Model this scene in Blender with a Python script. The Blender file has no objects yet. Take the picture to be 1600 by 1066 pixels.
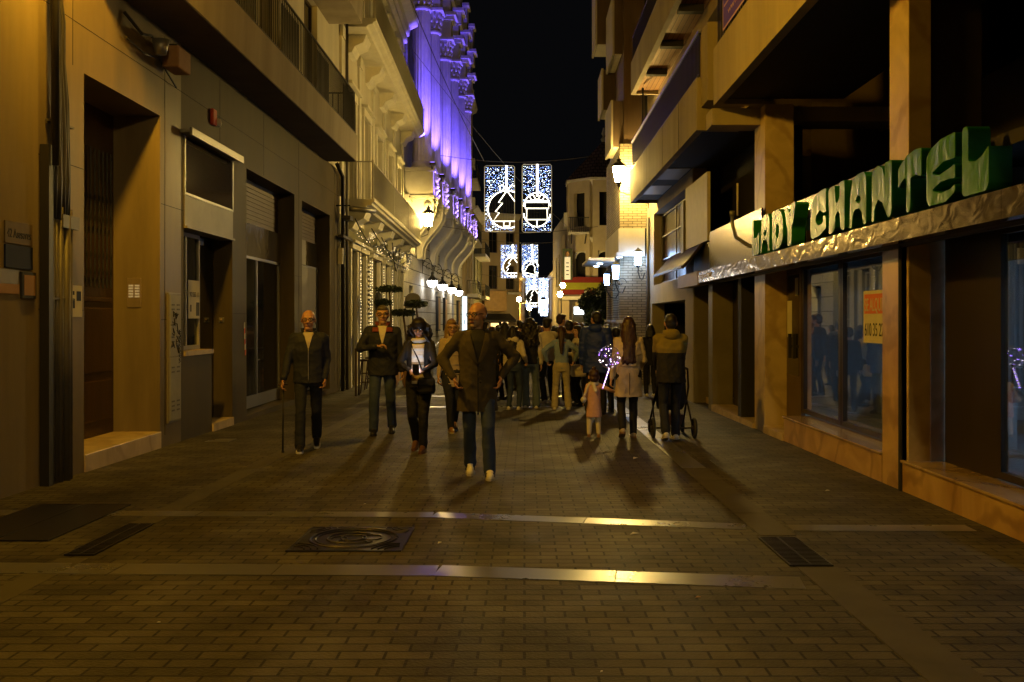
import bpy, bmesh, math, random
import numpy as np
from mathutils import Vector, Matrix, noise as mnoise
R = math.radians
SC = bpy.context.scene
COL = SC.collection
F = 1511.0            # focal length in photo pixels (34 mm on 36 mm at 1600 px)
CAMZ = 1.5
SLOPE = -0.012        # the street falls gently away from the camera

# ------------------------------------------------------------------ camera, world, exposure
cam_d = bpy.data.cameras.new("camera"); cam = bpy.data.objects.new("camera", cam_d); COL.objects.link(cam)
cam.location = (0, 0, CAMZ); cam.rotation_euler = (R(90), 0, 0)
cam_d.sensor_width = 36; cam_d.lens = 36 * F / 1600
cam_d.shift_x = -20 / 1600; cam_d.shift_y = -33 / 1600
cam_d.clip_start = 0.05; cam_d.clip_end = 2000
SC.camera = cam
W = bpy.data.worlds.new("World"); SC.world = W; W.use_nodes = True
bg = W.node_tree.nodes["Background"]
bg.inputs[0].default_value = (0.34, 0.35, 0.42, 1); bg.inputs[1].default_value = 0.006
SC.view_settings.view_transform = 'Standard'; SC.view_settings.look = 'None'
SC.view_settings.gamma = 1; SC.view_settings.exposure = 0
SC.cycles.use_denoising = True
SC.cycles.sample_clamp_indirect = 3.0
SC.cycles.sample_clamp_direct = 0.0
SC.cycles.max_bounces = 6; SC.cycles.diffuse_bounces = 3; SC.cycles.glossy_bounces = 3
SC.cycles.transparent_max_bounces = 12; SC.cycles.caustics_reflective = False; SC.cycles.caustics_refractive = False
SC.cycles.use_light_tree = True

SODIUM = (1.0, 0.50, 0.03)      # the nearest lamp burns deep amber
AMBER = (1.0, 0.66, 0.17)       # the ones farther down are paler
LAMP_K = 1.0

def gz(y): return SLOPE * y
def LY(px, X=4.7): return F * X / (820.0 - px)
def RY(px, X=3.55): return F * X / (px - 820.0)
def PZ(py, y): return CAMZ + (500.0 - py) * y / F
def PX(px, y): return (px - 820.0) * y / F

# ------------------------------------------------------------------ materials
def nt(m): return m.node_tree.nodes, m.node_tree.links
def mat(name, col, rough=0.7, metal=0.0, spec=0.5, var=0.0, vscale=3.0, bump=0.0, bscale=30.0, col2=None, streak=False,
        bdist=0.01, coat=0.0, rvar=0.0, detail=6.0):
    """principled surface whose colour and roughness wander with world-space noise"""
    m = bpy.data.materials.new(name); m.use_nodes = True
    N, L = nt(m); b = N["Principled BSDF"]
    b.inputs["Base Color"].default_value = (*col, 1)
    b.inputs["Roughness"].default_value = rough; b.inputs["Metallic"].default_value = metal
    b.inputs["Specular IOR Level"].default_value = spec
    if coat: b.inputs["Coat Weight"].default_value = coat; b.inputs["Coat Roughness"].default_value = 0.15
    if var or bump or col2 or rvar:
        g = N.new("ShaderNodeNewGeometry"); mp = N.new("ShaderNodeMapping")
        L.new(g.outputs["Position"], mp.inputs[0])
        if streak: mp.inputs["Scale"].default_value = (1, 1, 0.14)
    if var or col2 or rvar:
        n = N.new("ShaderNodeTexNoise"); n.inputs["Scale"].default_value = vscale; n.inputs["Detail"].default_value = detail
        n.inputs["Roughness"].default_value = 0.62
        L.new(mp.outputs[0], n.inputs["Vector"])
        r = N.new("ShaderNodeMapRange"); r.inputs[1].default_value = 0.3; r.inputs[2].default_value = 0.7
        L.new(n.outputs["Fac"], r.inputs[0])
        if var or col2:
            mx = N.new("ShaderNodeMix"); mx.data_type = 'RGBA'
            c2 = col2 if col2 else tuple(c * (1 - var) for c in col)
            mx.inputs[6].default_value = (*c2, 1); mx.inputs[7].default_value = (*col, 1)
            L.new(r.outputs[0], mx.inputs[0]); L.new(mx.outputs[2], b.inputs["Base Color"])
        if rvar:
            r2 = N.new("ShaderNodeMapRange"); r2.inputs[3].default_value = max(0.02, rough - rvar); r2.inputs[4].default_value = rough + rvar
            L.new(r.outputs[0], r2.inputs[0]); L.new(r2.outputs[0], b.inputs["Roughness"])
    if bump:
        n2 = N.new("ShaderNodeTexNoise"); n2.inputs["Scale"].default_value = bscale; n2.inputs["Detail"].default_value = 4
        L.new(g.outputs["Position"], n2.inputs["Vector"])
        bp = N.new("ShaderNodeBump"); bp.inputs["Strength"].default_value = bump; bp.inputs["Distance"].default_value = bdist
        L.new(n2.outputs["Fac"], bp.inputs["Height"]); L.new(bp.outputs[0], b.inputs["Normal"])
    return m

def emis(name, col, s, sample=True):
    m = bpy.data.materials.new(name); m.use_nodes = True
    N, L = nt(m); b = N["Principled BSDF"]
    b.inputs["Base Color"].default_value = (0.4, 0.4, 0.4, 1)
    b.inputs["Emission Color"].default_value = (*col, 1); b.inputs["Emission Strength"].default_value = s
    if not sample: m.cycles.emission_sampling = 'NONE'
    return m

def glass_mat(name, tint=(0.75, 0.8, 0.82), dirt=0.04, minr=0.05):
    """thin shop glass: clear, fresnel reflection, a film of dust"""
    m = bpy.data.materials.new(name); m.use_nodes = True
    N, L = nt(m); out = N["Material Output"]; N.remove(N["Principled BSDF"])
    t = N.new("ShaderNodeBsdfTransparent"); t.inputs[0].default_value = (*tint, 1)
    gl = N.new("ShaderNodeBsdfGlossy"); gl.inputs["Roughness"].default_value = 0.015; gl.inputs[0].default_value = (1, 1, 1, 1)
    lw = N.new("ShaderNodeLayerWeight"); lw.inputs[0].default_value = 0.5
    mr = N.new("ShaderNodeMapRange"); mr.inputs[3].default_value = minr; mr.inputs[4].default_value = 1.0
    pw = N.new("ShaderNodeMath"); pw.operation = 'POWER'; pw.inputs[1].default_value = 3.0
    L.new(lw.outputs["Facing"], pw.inputs[0]); L.new(pw.outputs[0], mr.inputs[0])
    mx = N.new("ShaderNodeMixShader"); L.new(mr.outputs[0], mx.inputs[0]); L.new(t.outputs[0], mx.inputs[1]); L.new(gl.outputs[0], mx.inputs[2])
    d = N.new("ShaderNodeBsdfDiffuse"); d.inputs[0].default_value = (0.35, 0.38, 0.40, 1)
    n = N.new("ShaderNodeTexNoise"); n.inputs["Scale"].default_value = 4; g = N.new("ShaderNodeNewGeometry"); L.new(g.outputs["Position"], n.inputs["Vector"])
    m2 = N.new("ShaderNodeMapRange"); m2.inputs[3].default_value = dirt * 0.3; m2.inputs[4].default_value = dirt; L.new(n.outputs["Fac"], m2.inputs[0])
    mx2 = N.new("ShaderNodeMixShader"); L.new(m2.outputs[0], mx2.inputs[0]); L.new(mx.outputs[0], mx2.inputs[1]); L.new(d.outputs[0], mx2.inputs[2])
    L.new(mx2.outputs[0], out.inputs[0])
    return m

def brick_mat(name, c1, c2, mortar, axes, bw, bh, ms=0.01, rough=0.75, bump=0.6, off=0.5, dirt=0.35, rvar=0.1, bd=0.004, nscale=1.2, wobble=0.0):
    """brick / sett / ashlar pattern on two world axes"""
    m = bpy.data.materials.new(name); m.use_nodes = True
    N, L = nt(m); b = N["Principled BSDF"]
    g = N.new("ShaderNodeNewGeometry"); sp = N.new("ShaderNodeSeparateXYZ"); cb = N.new("ShaderNodeCombineXYZ")
    L.new(g.outputs["Position"], sp.inputs[0])
    L.new(sp.outputs["XYZ".index(axes[0])], cb.inputs[0]); L.new(sp.outputs["XYZ".index(axes[1])], cb.inputs[1])
    src = cb.outputs[0]
    if wobble:
        nn = N.new("ShaderNodeTexNoise"); nn.inputs["Scale"].default_value = 5; L.new(cb.outputs[0], nn.inputs["Vector"])
        va = N.new("ShaderNodeVectorMath"); va.operation = 'MULTIPLY_ADD'; L.new(nn.outputs["Color"], va.inputs[0])
        va.inputs[1].default_value = (wobble, wobble, 0); L.new(cb.outputs[0], va.inputs[2]); src = va.outputs[0]
    br = N.new("ShaderNodeTexBrick"); L.new(src, br.inputs["Vector"])
    br.offset = off; br.inputs["Color1"].default_value = (*c1, 1); br.inputs["Color2"].default_value = (*c2, 1)
    br.inputs["Mortar"].default_value = (*mortar, 1); br.inputs["Scale"].default_value = 1
    br.inputs["Mortar Size"].default_value = ms; br.inputs["Mortar Smooth"].default_value = 0.3
    br.inputs["Brick Width"].default_value = bw; br.inputs["Row Height"].default_value = bh
    n = N.new("ShaderNodeTexNoise"); n.inputs["Scale"].default_value = nscale; n.inputs["Detail"].default_value = 8; n.inputs["Roughness"].default_value = 0.65
    L.new(g.outputs["Position"], n.inputs["Vector"])
    mr = N.new("ShaderNodeMapRange"); mr.inputs[1].default_value = 0.3; mr.inputs[2].default_value = 0.72
    mr.inputs[3].default_value = 1 - dirt; mr.inputs[4].default_value = 1.0 + dirt * 0.4; L.new(n.outputs["Fac"], mr.inputs[0])
    mu = N.new("ShaderNodeMix"); mu.data_type = 'RGBA'; mu.blend_type = 'MULTIPLY'; mu.inputs[0].default_value = 1
    L.new(br.outputs["Color"], mu.inputs[6]); L.new(mr.outputs[0], mu.inputs[7]); L.new(mu.outputs[2], b.inputs["Base Color"])
    r2 = N.new("ShaderNodeMapRange"); r2.inputs[3].default_value = rough - rvar; r2.inputs[4].default_value = rough + rvar
    n3 = N.new("ShaderNodeTexNoise"); n3.inputs["Scale"].default_value = 2.3; n3.inputs["Detail"].default_value = 6; L.new(g.outputs["Position"], n3.inputs["Vector"])
    L.new(n3.outputs["Fac"], r2.inputs[0]); L.new(r2.outputs[0], b.inputs["Roughness"]); b.inputs["Specular IOR Level"].default_value = 0.07 if axes == 'XY' else 0.25
    # height: joints sink, each stone has its own level, grain on top
    wn = N.new("ShaderNodeRGBToBW"); L.new(br.outputs["Color"], wn.inputs[0])
    n4 = N.new("ShaderNodeTexNoise"); n4.inputs["Scale"].default_value = 55; n4.inputs["Detail"].default_value = 3; L.new(g.outputs["Position"], n4.inputs["Vector"])
    ma = N.new("ShaderNodeMath"); ma.operation = 'MULTIPLY_ADD'; ma.inputs[1].default_value = -1.0
    L.new(br.outputs["Fac"], ma.inputs[0]); L.new(n4.outputs["Fac"], ma.inputs[2])
    mb = N.new("ShaderNodeMath"); mb.operation = 'MULTIPLY_ADD'; mb.inputs[1].default_value = 0.9; L.new(n3.outputs["Fac"], mb.inputs[0]); L.new(ma.outputs[0], mb.inputs[2])
    bp = N.new("ShaderNodeBump"); bp.inputs["Strength"].default_value = bump; bp.inputs["Distance"].default_value = bd
    L.new(mb.outputs[0], bp.inputs["Height"]); L.new(bp.outputs[0], b.inputs["Normal"])
    return m

def wavy_metal(name, col, rough, scale, bump, stretch=(1, 1, 1), dist=0.02):
    m = bpy.data.materials.new(name); m.use_nodes = True
    N, L = nt(m); b = N["Principled BSDF"]; b.inputs["Base Color"].default_value = (*col, 1)
    b.inputs["Metallic"].default_value = 1; b.inputs["Roughness"].default_value = rough
    g = N.new("ShaderNodeNewGeometry"); mp = N.new("ShaderNodeMapping"); mp.inputs["Scale"].default_value = stretch; L.new(g.outputs["Position"], mp.inputs[0])
    n = N.new("ShaderNodeTexNoise"); n.inputs["Scale"].default_value = scale; n.inputs["Detail"].default_value = 1.5; n.inputs["Distortion"].default_value = 0.8
    L.new(mp.outputs[0], n.inputs["Vector"])
    bp = N.new("ShaderNodeBump"); bp.inputs["Strength"].default_value = bump; bp.inputs["Distance"].default_value = dist
    L.new(n.outputs["Fac"], bp.inputs["Height"]); L.new(bp.outputs[0], b.inputs["Normal"])
    return m

def marble_mat(name, c1, c2, c3, rough=0.3, scale=2.0):
    m = bpy.data.materials.new(name); m.use_nodes = True
    N, L = nt(m); b = N["Principled BSDF"]; b.inputs["Roughness"].default_value = rough
    g = N.new("ShaderNodeNewGeometry")
    n = N.new("ShaderNodeTexNoise"); n.inputs["Scale"].default_value = scale; n.inputs["Detail"].default_value = 6; n.inputs["Distortion"].default_value = 1.2
    L.new(g.outputs["Position"], n.inputs["Vector"])
    w = N.new("ShaderNodeTexWave"); w.inputs["Scale"].default_value = 0.7; w.inputs["Distortion"].default_value = 9; w.inputs["Detail"].default_value = 4
    w.inputs["Detail Scale"].default_value = 1.3; w.bands_direction = 'DIAGONAL'; L.new(g.outputs["Position"], w.inputs["Vector"])
    cr = N.new("ShaderNodeValToRGB"); e = cr.color_ramp.elements
    e[0].position = 0.3; e[0].color = (*c1, 1); e[1].position = 0.72; e[1].color = (*c2, 1); L.new(n.outputs["Fac"], cr.inputs[0])
    r2 = N.new("ShaderNodeMapRange"); r2.inputs[1].default_value = 0.0; r2.inputs[2].default_value = 0.16; r2.inputs[3].default_value = 0.42; r2.inputs[4].default_value = 0
    L.new(w.outputs["Fac"], r2.inputs[0])
    mx = N.new("ShaderNodeMix"); mx.data_type = 'RGBA'; mx.inputs[7].default_value = (*c3, 1)
    L.new(r2.outputs[0], mx.inputs[0]); L.new(cr.outputs[0], mx.inputs[6]); L.new(mx.outputs[2], b.inputs["Base Color"])
    return m

M = {}
M['sett'] = brick_mat('paving_setts', (0.116, 0.103, 0.062), (0.072, 0.063, 0.038), (0.030, 0.026, 0.018), 'XY', 0.215, 0.108, ms=0.008, rough=0.62, bump=0.75, dirt=0.6, rvar=0.16, bd=0.009, wobble=0.006)
M['strip'] = mat('granite_strip', (0.115, 0.11, 0.09), rough=0.29, var=0.08, vscale=2.5, bump=0.10, bscale=260, bdist=0.001, rvar=0.03)
M['strip_dull'] = mat('dull_granite_strip', (0.092, 0.082, 0.052), rough=0.6, spec=0.08, var=0.25, vscale=3, bump=0.2, bscale=160, bdist=0.002)  # darker and rougher than the other granite, close to the setts
M['cast'] = mat('cast_iron', (0.05, 0.045, 0.04), rough=0.38, metal=0.7, var=0.4, vscale=12, bump=0.3, bscale=90, bdist=0.003)
M['pit'] = mat('drain_dark', (0.004, 0.004, 0.004), rough=0.9)
M['render_beige'] = mat('ochre_render', (0.27, 0.22, 0.13), rough=0.85, spec=0.1, var=0.45, vscale=1.1, bump=0.2, bscale=60, streak=True)
M['stone_beige'] = mat('polished_limestone', (0.25, 0.197, 0.11), rough=0.45, spec=0.2, var=0.55, vscale=1.3, bump=0.12, bscale=90, streak=True, rvar=0.12, bdist=0.004)
M['stone_olive'] = mat('olive_polished_stone', (0.115, 0.094, 0.058), rough=0.55, spec=0.08, var=0.5, vscale=1.6, bump=0.15, bscale=70, streak=True, rvar=0.1, bdist=0.004)
M['stone_grey'] = mat('grey_limestone', (0.21, 0.19, 0.15), rough=0.5, var=0.3, vscale=2, bump=0.12, bscale=80)
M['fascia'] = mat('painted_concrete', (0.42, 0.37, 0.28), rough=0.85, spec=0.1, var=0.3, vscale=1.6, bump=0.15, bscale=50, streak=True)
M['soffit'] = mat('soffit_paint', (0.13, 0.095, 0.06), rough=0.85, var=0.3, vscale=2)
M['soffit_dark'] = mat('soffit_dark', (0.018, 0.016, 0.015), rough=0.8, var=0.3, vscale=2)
M['black_iron'] = mat('black_iron', (0.02, 0.02, 0.02), rough=0.45, metal=0.3)
M['cable'] = mat('black_cable', (0.02, 0.018, 0.015), rough=0.5)
M['pipe'] = mat('grey_pipe', (0.09, 0.08, 0.065), rough=0.5, var=0.3, vscale=4)
M['wood_dark'] = mat('dark_wood', (0.06, 0.03, 0.013), rough=0.42, var=0.5, vscale=6, bump=0.3, bscale=40, streak=True)
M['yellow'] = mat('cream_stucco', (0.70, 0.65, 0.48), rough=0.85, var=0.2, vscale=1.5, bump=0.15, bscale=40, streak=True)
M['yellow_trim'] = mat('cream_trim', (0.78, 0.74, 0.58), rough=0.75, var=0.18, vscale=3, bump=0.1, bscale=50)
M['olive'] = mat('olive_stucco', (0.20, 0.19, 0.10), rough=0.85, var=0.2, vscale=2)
M['white_stone'] = mat('white_stone', (0.60, 0.58, 0.54), rough=0.7, var=0.22, vscale=2.2, bump=0.2, bscale=35)
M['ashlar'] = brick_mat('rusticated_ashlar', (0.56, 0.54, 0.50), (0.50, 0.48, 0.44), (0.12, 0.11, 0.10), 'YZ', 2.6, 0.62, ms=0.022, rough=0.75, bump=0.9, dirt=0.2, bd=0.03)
M['wall_recess'] = mat('shaded_wall_behind_columns', (0.24, 0.23, 0.21), rough=0.85, var=0.3, vscale=2)  # shade of the gaps between columns put into a darker stone colour
M['dark_glass'] = mat('dark_glass', (0.008, 0.010, 0.014), rough=0.06, spec=0.7)
M['dark_room'] = mat('dark_room', (0.012, 0.011, 0.010), rough=0.9)
M['shutter'] = mat('rolling_shutter', (0.09, 0.065, 0.045), rough=0.55, metal=0.2, var=0.2)
M['steel'] = wavy_metal('wavy_steel', (0.75, 0.75, 0.75), 0.12, 3.0, 0.25, (1, 1, 1))
M['chrome'] = mat('chrome_tube', (0.8, 0.8, 0.82), rough=0.12, metal=1)
M['brass'] = wavy_metal('rippled_metal', (0.38, 0.29, 0.18), 0.15, 3.4, 0.30, (1.0, 1.0, 2.0), 0.03)
M['brass_dull'] = mat('dull_bronze', (0.42, 0.33, 0.22), rough=0.35, metal=0.6, var=0.2, vscale=8)
M['signback'] = wavy_metal('sign_back_panel', (0.30, 0.25, 0.19), 0.20, 1.6, 0.12, (1, 1, 1), 0.02)
M['green_face'] = wavy_metal('green_letter_face', (0.040, 0.17, 0.012), 0.27, 6.0, 0.5, (1, 1, 0.6), 0.02)
M['green_face'].node_tree.nodes['Principled BSDF'].inputs['Metallic'].default_value = 0.0
M['green_face'].node_tree.nodes['Principled BSDF'].inputs['Specular IOR Level'].default_value = 0.22
M['green_side'] = mat('green_letter_side', (0.02, 0.24, 0.045), rough=0.35, var=0.3, vscale=10)
M['alu'] = mat('grey_aluminium', (0.26, 0.26, 0.26), rough=0.4, metal=0.6)
M['alu_dark'] = mat('bronze_aluminium', (0.05, 0.038, 0.025), rough=0.4, metal=0.5)
M['grey_paint'] = mat('grey_paint', (0.30, 0.29, 0.25), rough=0.6, var=0.2, vscale=5)
M['white_paint'] = mat('white_paint', (0.70, 0.68, 0.62), rough=0.5, var=0.12, vscale=5)
M['marble'] = marble_mat('orange_marble', (0.38, 0.23, 0.10), (0.60, 0.42, 0.22), (0.12, 0.05, 0.02), 0.35, 1.6)
M['marble_pale'] = marble_mat('pale_marble', (0.42, 0.32, 0.18), (0.62, 0.50, 0.32), (0.25, 0.15, 0.08), 0.4, 2.2)
M['brick'] = brick_mat('thin_cream_brick', (0.34, 0.29, 0.20), (0.25, 0.21, 0.14), (0.07, 0.06, 0.04), 'XZ', 0.26, 0.075, ms=0.009, bump=0.7, dirt=0.2, bd=0.01)
M['brick_side'] = brick_mat('thin_cream_brick_side', (0.34, 0.29, 0.20), (0.25, 0.21, 0.14), (0.07, 0.06, 0.04), 'YZ', 0.26, 0.075, ms=0.009, bump=0.7, dirt=0.2, bd=0.01)
M['plank'] = brick_mat('plank_soffit', (0.42, 0.22, 0.09), (0.33, 0.16, 0.06), (0.08, 0.04, 0.02), 'YX', 6.0, 0.11, ms=0.008, rough=0.5, bump=0.5, dirt=0.2)
M['tile'] = brick_mat('roof_tile', (0.22, 0.16, 0.12), (0.15, 0.11, 0.085), (0.03, 0.025, 0.02), 'XZ', 0.3, 0.25, ms=0.03, bump=1.0, bd=0.05)
M['terracotta'] = mat('terracotta', (0.40, 0.23, 0.11), rough=0.8, var=0.3)
M['tan'] = mat('tan_stucco', (0.45, 0.36, 0.23), rough=0.85, var=0.25, vscale=0.8, streak=True)
M['red_cloth'] = mat('red_cloth', (0.16, 0.012, 0.010), rough=0.9, var=0.2)
M['yellow_cloth'] = mat('yellow_cloth', (0.24, 0.24, 0.015), rough=0.9, var=0.2)
M['leaf'] = mat('leaf', (0.035, 0.055, 0.018), rough=0.6, var=0.5, vscale=8)
M['bark'] = mat('bark', (0.11, 0.075, 0.045), rough=0.9, var=0.3, vscale=20, bump=0.4)
M['paper'] = mat('paper', (0.62, 0.60, 0.54), rough=0.8, var=0.1, vscale=10)
M['ink'] = mat('ink', (0.015, 0.015, 0.015), rough=0.7)
M['red_paint'] = mat('red_paint', (0.55, 0.06, 0.02), rough=0.6)
M['purple_print'] = mat('purple_print', (0.06, 0.03, 0.75), rough=0.5, col2=(0.12, 0.05, 0.70), vscale=1.2)
M['pink_print'] = mat('pink_print', (0.62, 0.42, 0.62), rough=0.5)
M['brass_dark'] = mat('tarnished_brass', (0.14, 0.10, 0.045), rough=0.6, metal=0.0, spec=0.2, var=0.3, vscale=8)
M['navy_plate'] = mat('navy_plate', (0.01, 0.015, 0.05), rough=0.6, spec=0.1)
M['skyblack'] = None
M['rubber'] = mat('rubber', (0.02, 0.02, 0.02), rough=0.8)
M['awning_dark'] = mat('dark_awning', (0.035, 0.03, 0.028), rough=0.6, var=0.2, vscale=6)
M['shop_glass'] = glass_mat('shop_glass')
M['room_wall'] = mat('room_wall', (0.55, 0.58, 0.60), rough=0.8, var=0.15, vscale=1.5)
M['room_floor'] = mat('room_floor', (0.30, 0.32, 0.34), rough=0.5, var=0.3, vscale=2)

# ------------------------------------------------------------------ mesh builder
class MB:
    def __init__(s): s.v = []; s.f = []; s.mi = []
    def add(s, vs, fs, mi=0):
        o = len(s.v); s.v += [tuple(v) for v in vs]; s.f += [tuple(i + o for i in f) for f in fs]; s.mi += [mi] * len(fs); return s
    def hexa(s, p, mi=0):   # p: 8 points, bottom 4 ccw then top 4
        return s.add(p, [(3, 2, 1, 0), (4, 5, 6, 7), (0, 1, 5, 4), (1, 2, 6, 5), (2, 3, 7, 6), (3, 0, 4, 7)], mi)
    def box(s, x0, x1, y0, y1, z0, z1, mi=0):
        return s.hexa([(x0, y0, z0), (x1, y0, z0), (x1, y1, z0), (x0, y1, z0), (x0, y0, z1), (x1, y0, z1), (x1, y1, z1), (x0, y1, z1)], mi)
    def tube(s, pts, r, n=8, mi=0, cap=True, closed=False):
        pts = [Vector(p) for p in pts]; m = len(pts)
        rs = r if isinstance(r, (list, tuple)) else [r] * m
        ts = []
        for i in range(m):
            if closed: t = pts[(i + 1) % m] - pts[i - 1]
            else: t = pts[min(i + 1, m - 1)] - pts[max(i - 1, 0)]
            ts.append(t.normalized() if t.length > 1e-9 else Vector((0, 0, 1)))
        up = Vector((0, 0, 1)) if abs(ts[0].z) < 0.9 else Vector((1, 0, 0))
        u = ts[0].cross(up).normalized(); vs = []
        for i in range(m):
            u = (u - ts[i] * u.dot(ts[i])); u = u.normalized() if u.length > 1e-6 else ts[i].orthogonal().normalized()
            w = ts[i].cross(u)
            for k in range(n):
                a = 2 * math.pi * k / n
                vs.append(pts[i] + (u * math.cos(a) + w * math.sin(a)) * rs[i])
        fs = []
        for i in range(m if closed else m - 1):
            j = (i + 1) % m
            for k in range(n):
                k2 = (k + 1) % n; fs.append((i * n + k, i * n + k2, j * n + k2, j * n + k))
        if cap and not closed: fs.append(tuple(range(n - 1, -1, -1))); fs.append(tuple((m - 1) * n + k for k in range(n)))
        return s.add(vs, fs, mi)
    def lathe(s, c, prof, n=16, mi=0, a0=0.0):   # prof [(r,z)] bottom to top
        vs = []; fs = []
        for r, z in prof:
            for k in range(n):
                a = a0 + 2 * math.pi * k / n; vs.append((c[0] + r * math.cos(a), c[1] + r * math.sin(a), c[2] + z))
        for i in range(len(prof) - 1):
            for k in range(n):
                k2 = (k + 1) % n; fs.append((i * n + k, i * n + k2, (i + 1) * n + k2, (i + 1) * n + k))
        fs.append(tuple(range(n - 1, -1, -1))); fs.append(tuple((len(prof) - 1) * n + k for k in range(n)))
        return s.add(vs, fs, mi)
    def ball(s, c, r, n=10, mi=0):
        rr = r if isinstance(r, (tuple, list)) else (r, r, r)
        vs = [(c[0], c[1], c[2] - rr[2])]; m = max(4, n // 2)
        for i in range(1, m):
            t = math.pi * i / m
            for k in range(n):
                a = 2 * math.pi * k / n
                vs.append((c[0] + rr[0] * math.sin(t) * math.cos(a), c[1] + rr[1] * math.sin(t) * math.sin(a), c[2] - rr[2] * math.cos(t)))
        vs.append((c[0], c[1], c[2] + rr[2])); fs = []
        for k in range(n): fs.append((0, 1 + (k + 1) % n, 1 + k)); fs.append((len(vs) - 1, 1 + (m - 2) * n + k, 1 + (m - 2) * n + (k + 1) % n))
        for i in range(m - 2):
            for k in range(n): a = 1 + i * n; k2 = (k + 1) % n; fs.append((a + k, a + k2, a + n + k2, a + n + k))
        return s.add(vs, fs, mi)
    def prism(s, poly, o, u, v, w, d, mi=0):   # polygon in (u,v) frame at o, thickness d along w
        o, u, v, w = Vector(o), Vector(u), Vector(v), Vector(w); n = len(poly)
        a = [o + u * p[0] + v * p[1] for p in poly]; b = [p + w * d for p in a]
        fs = [tuple(range(n - 1, -1, -1)), tuple(range(n, 2 * n))] + [(i, (i + 1) % n, n + (i + 1) % n, n + i) for i in range(n)]
        return s.add(a + b, fs, mi)
    def obj(s, name, mats, parent=None, bevel=0.0, smooth=False, fix=True):
        me = bpy.data.meshes.new(name)
        off = parent_world(parent)
        me.from_pydata([(v[0] - off[0], v[1] - off[1], v[2] - off[2]) for v in s.v], [], s.f)
        for m in (mats if isinstance(mats, (list, tuple)) else [mats]): me.materials.append(m)
        if max(s.mi, default=0) > 0: me.polygons.foreach_set('material_index', s.mi)
        if fix:
            bm = bmesh.new(); bm.from_mesh(me); bmesh.ops.recalc_face_normals(bm, faces=bm.faces); bm.to_mesh(me); bm.free()
        if smooth:
            me.polygons.foreach_set('use_smooth', [True] * len(me.polygons))
        me.update()
        o = bpy.data.objects.new(name, me); COL.objects.link(o)
        if parent is not None: o.parent = parent
        if bevel:
            b = o.modifiers.new('bevel', 'BEVEL'); b.width = bevel; b.segments = 2; b.limit_method = 'ANGLE'; b.angle_limit = R(40)
        return o

def parent_world(p):
    v = Vector((0, 0, 0))
    while p is not None: v += Vector(p.location); p = p.parent
    return v
def tag(o, label=None, cat=None, group=None, kind=None):
    if label: o['label'] = label
    if cat: o['category'] = cat
    if group: o['group'] = group
    if kind: o['kind'] = kind
    return o
def thing(name, label, cat, loc, group=None):
    o = bpy.data.objects.new(name, None); COL.objects.link(o); o.location = loc; o.empty_display_size = 0.1
    return tag(o, label, cat, group)
def struct(name, mb, m): return tag(mb.obj(name, m), kind='structure')
def dup(root, loc, label=None, deep=True):
    r = root.copy(); COL.objects.link(r); r.location = loc
    if label: r['label'] = label
    def rec(src, dst):
        for ch in list(src.children):
            if ch.name in DUPED: continue
            c = ch.copy(); COL.objects.link(c); c.parent = dst; DUPED.add(c.name); rec(ch, c)
    kids = [c for c in root.children if c.parent == root]
    for ch in kids:
        c = ch.copy(); COL.objects.link(c); c.parent = r
        for g in [k for k in ch.children]:
            d = g.copy(); COL.objects.link(d); d.parent = c
    return r
DUPED = set()

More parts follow.
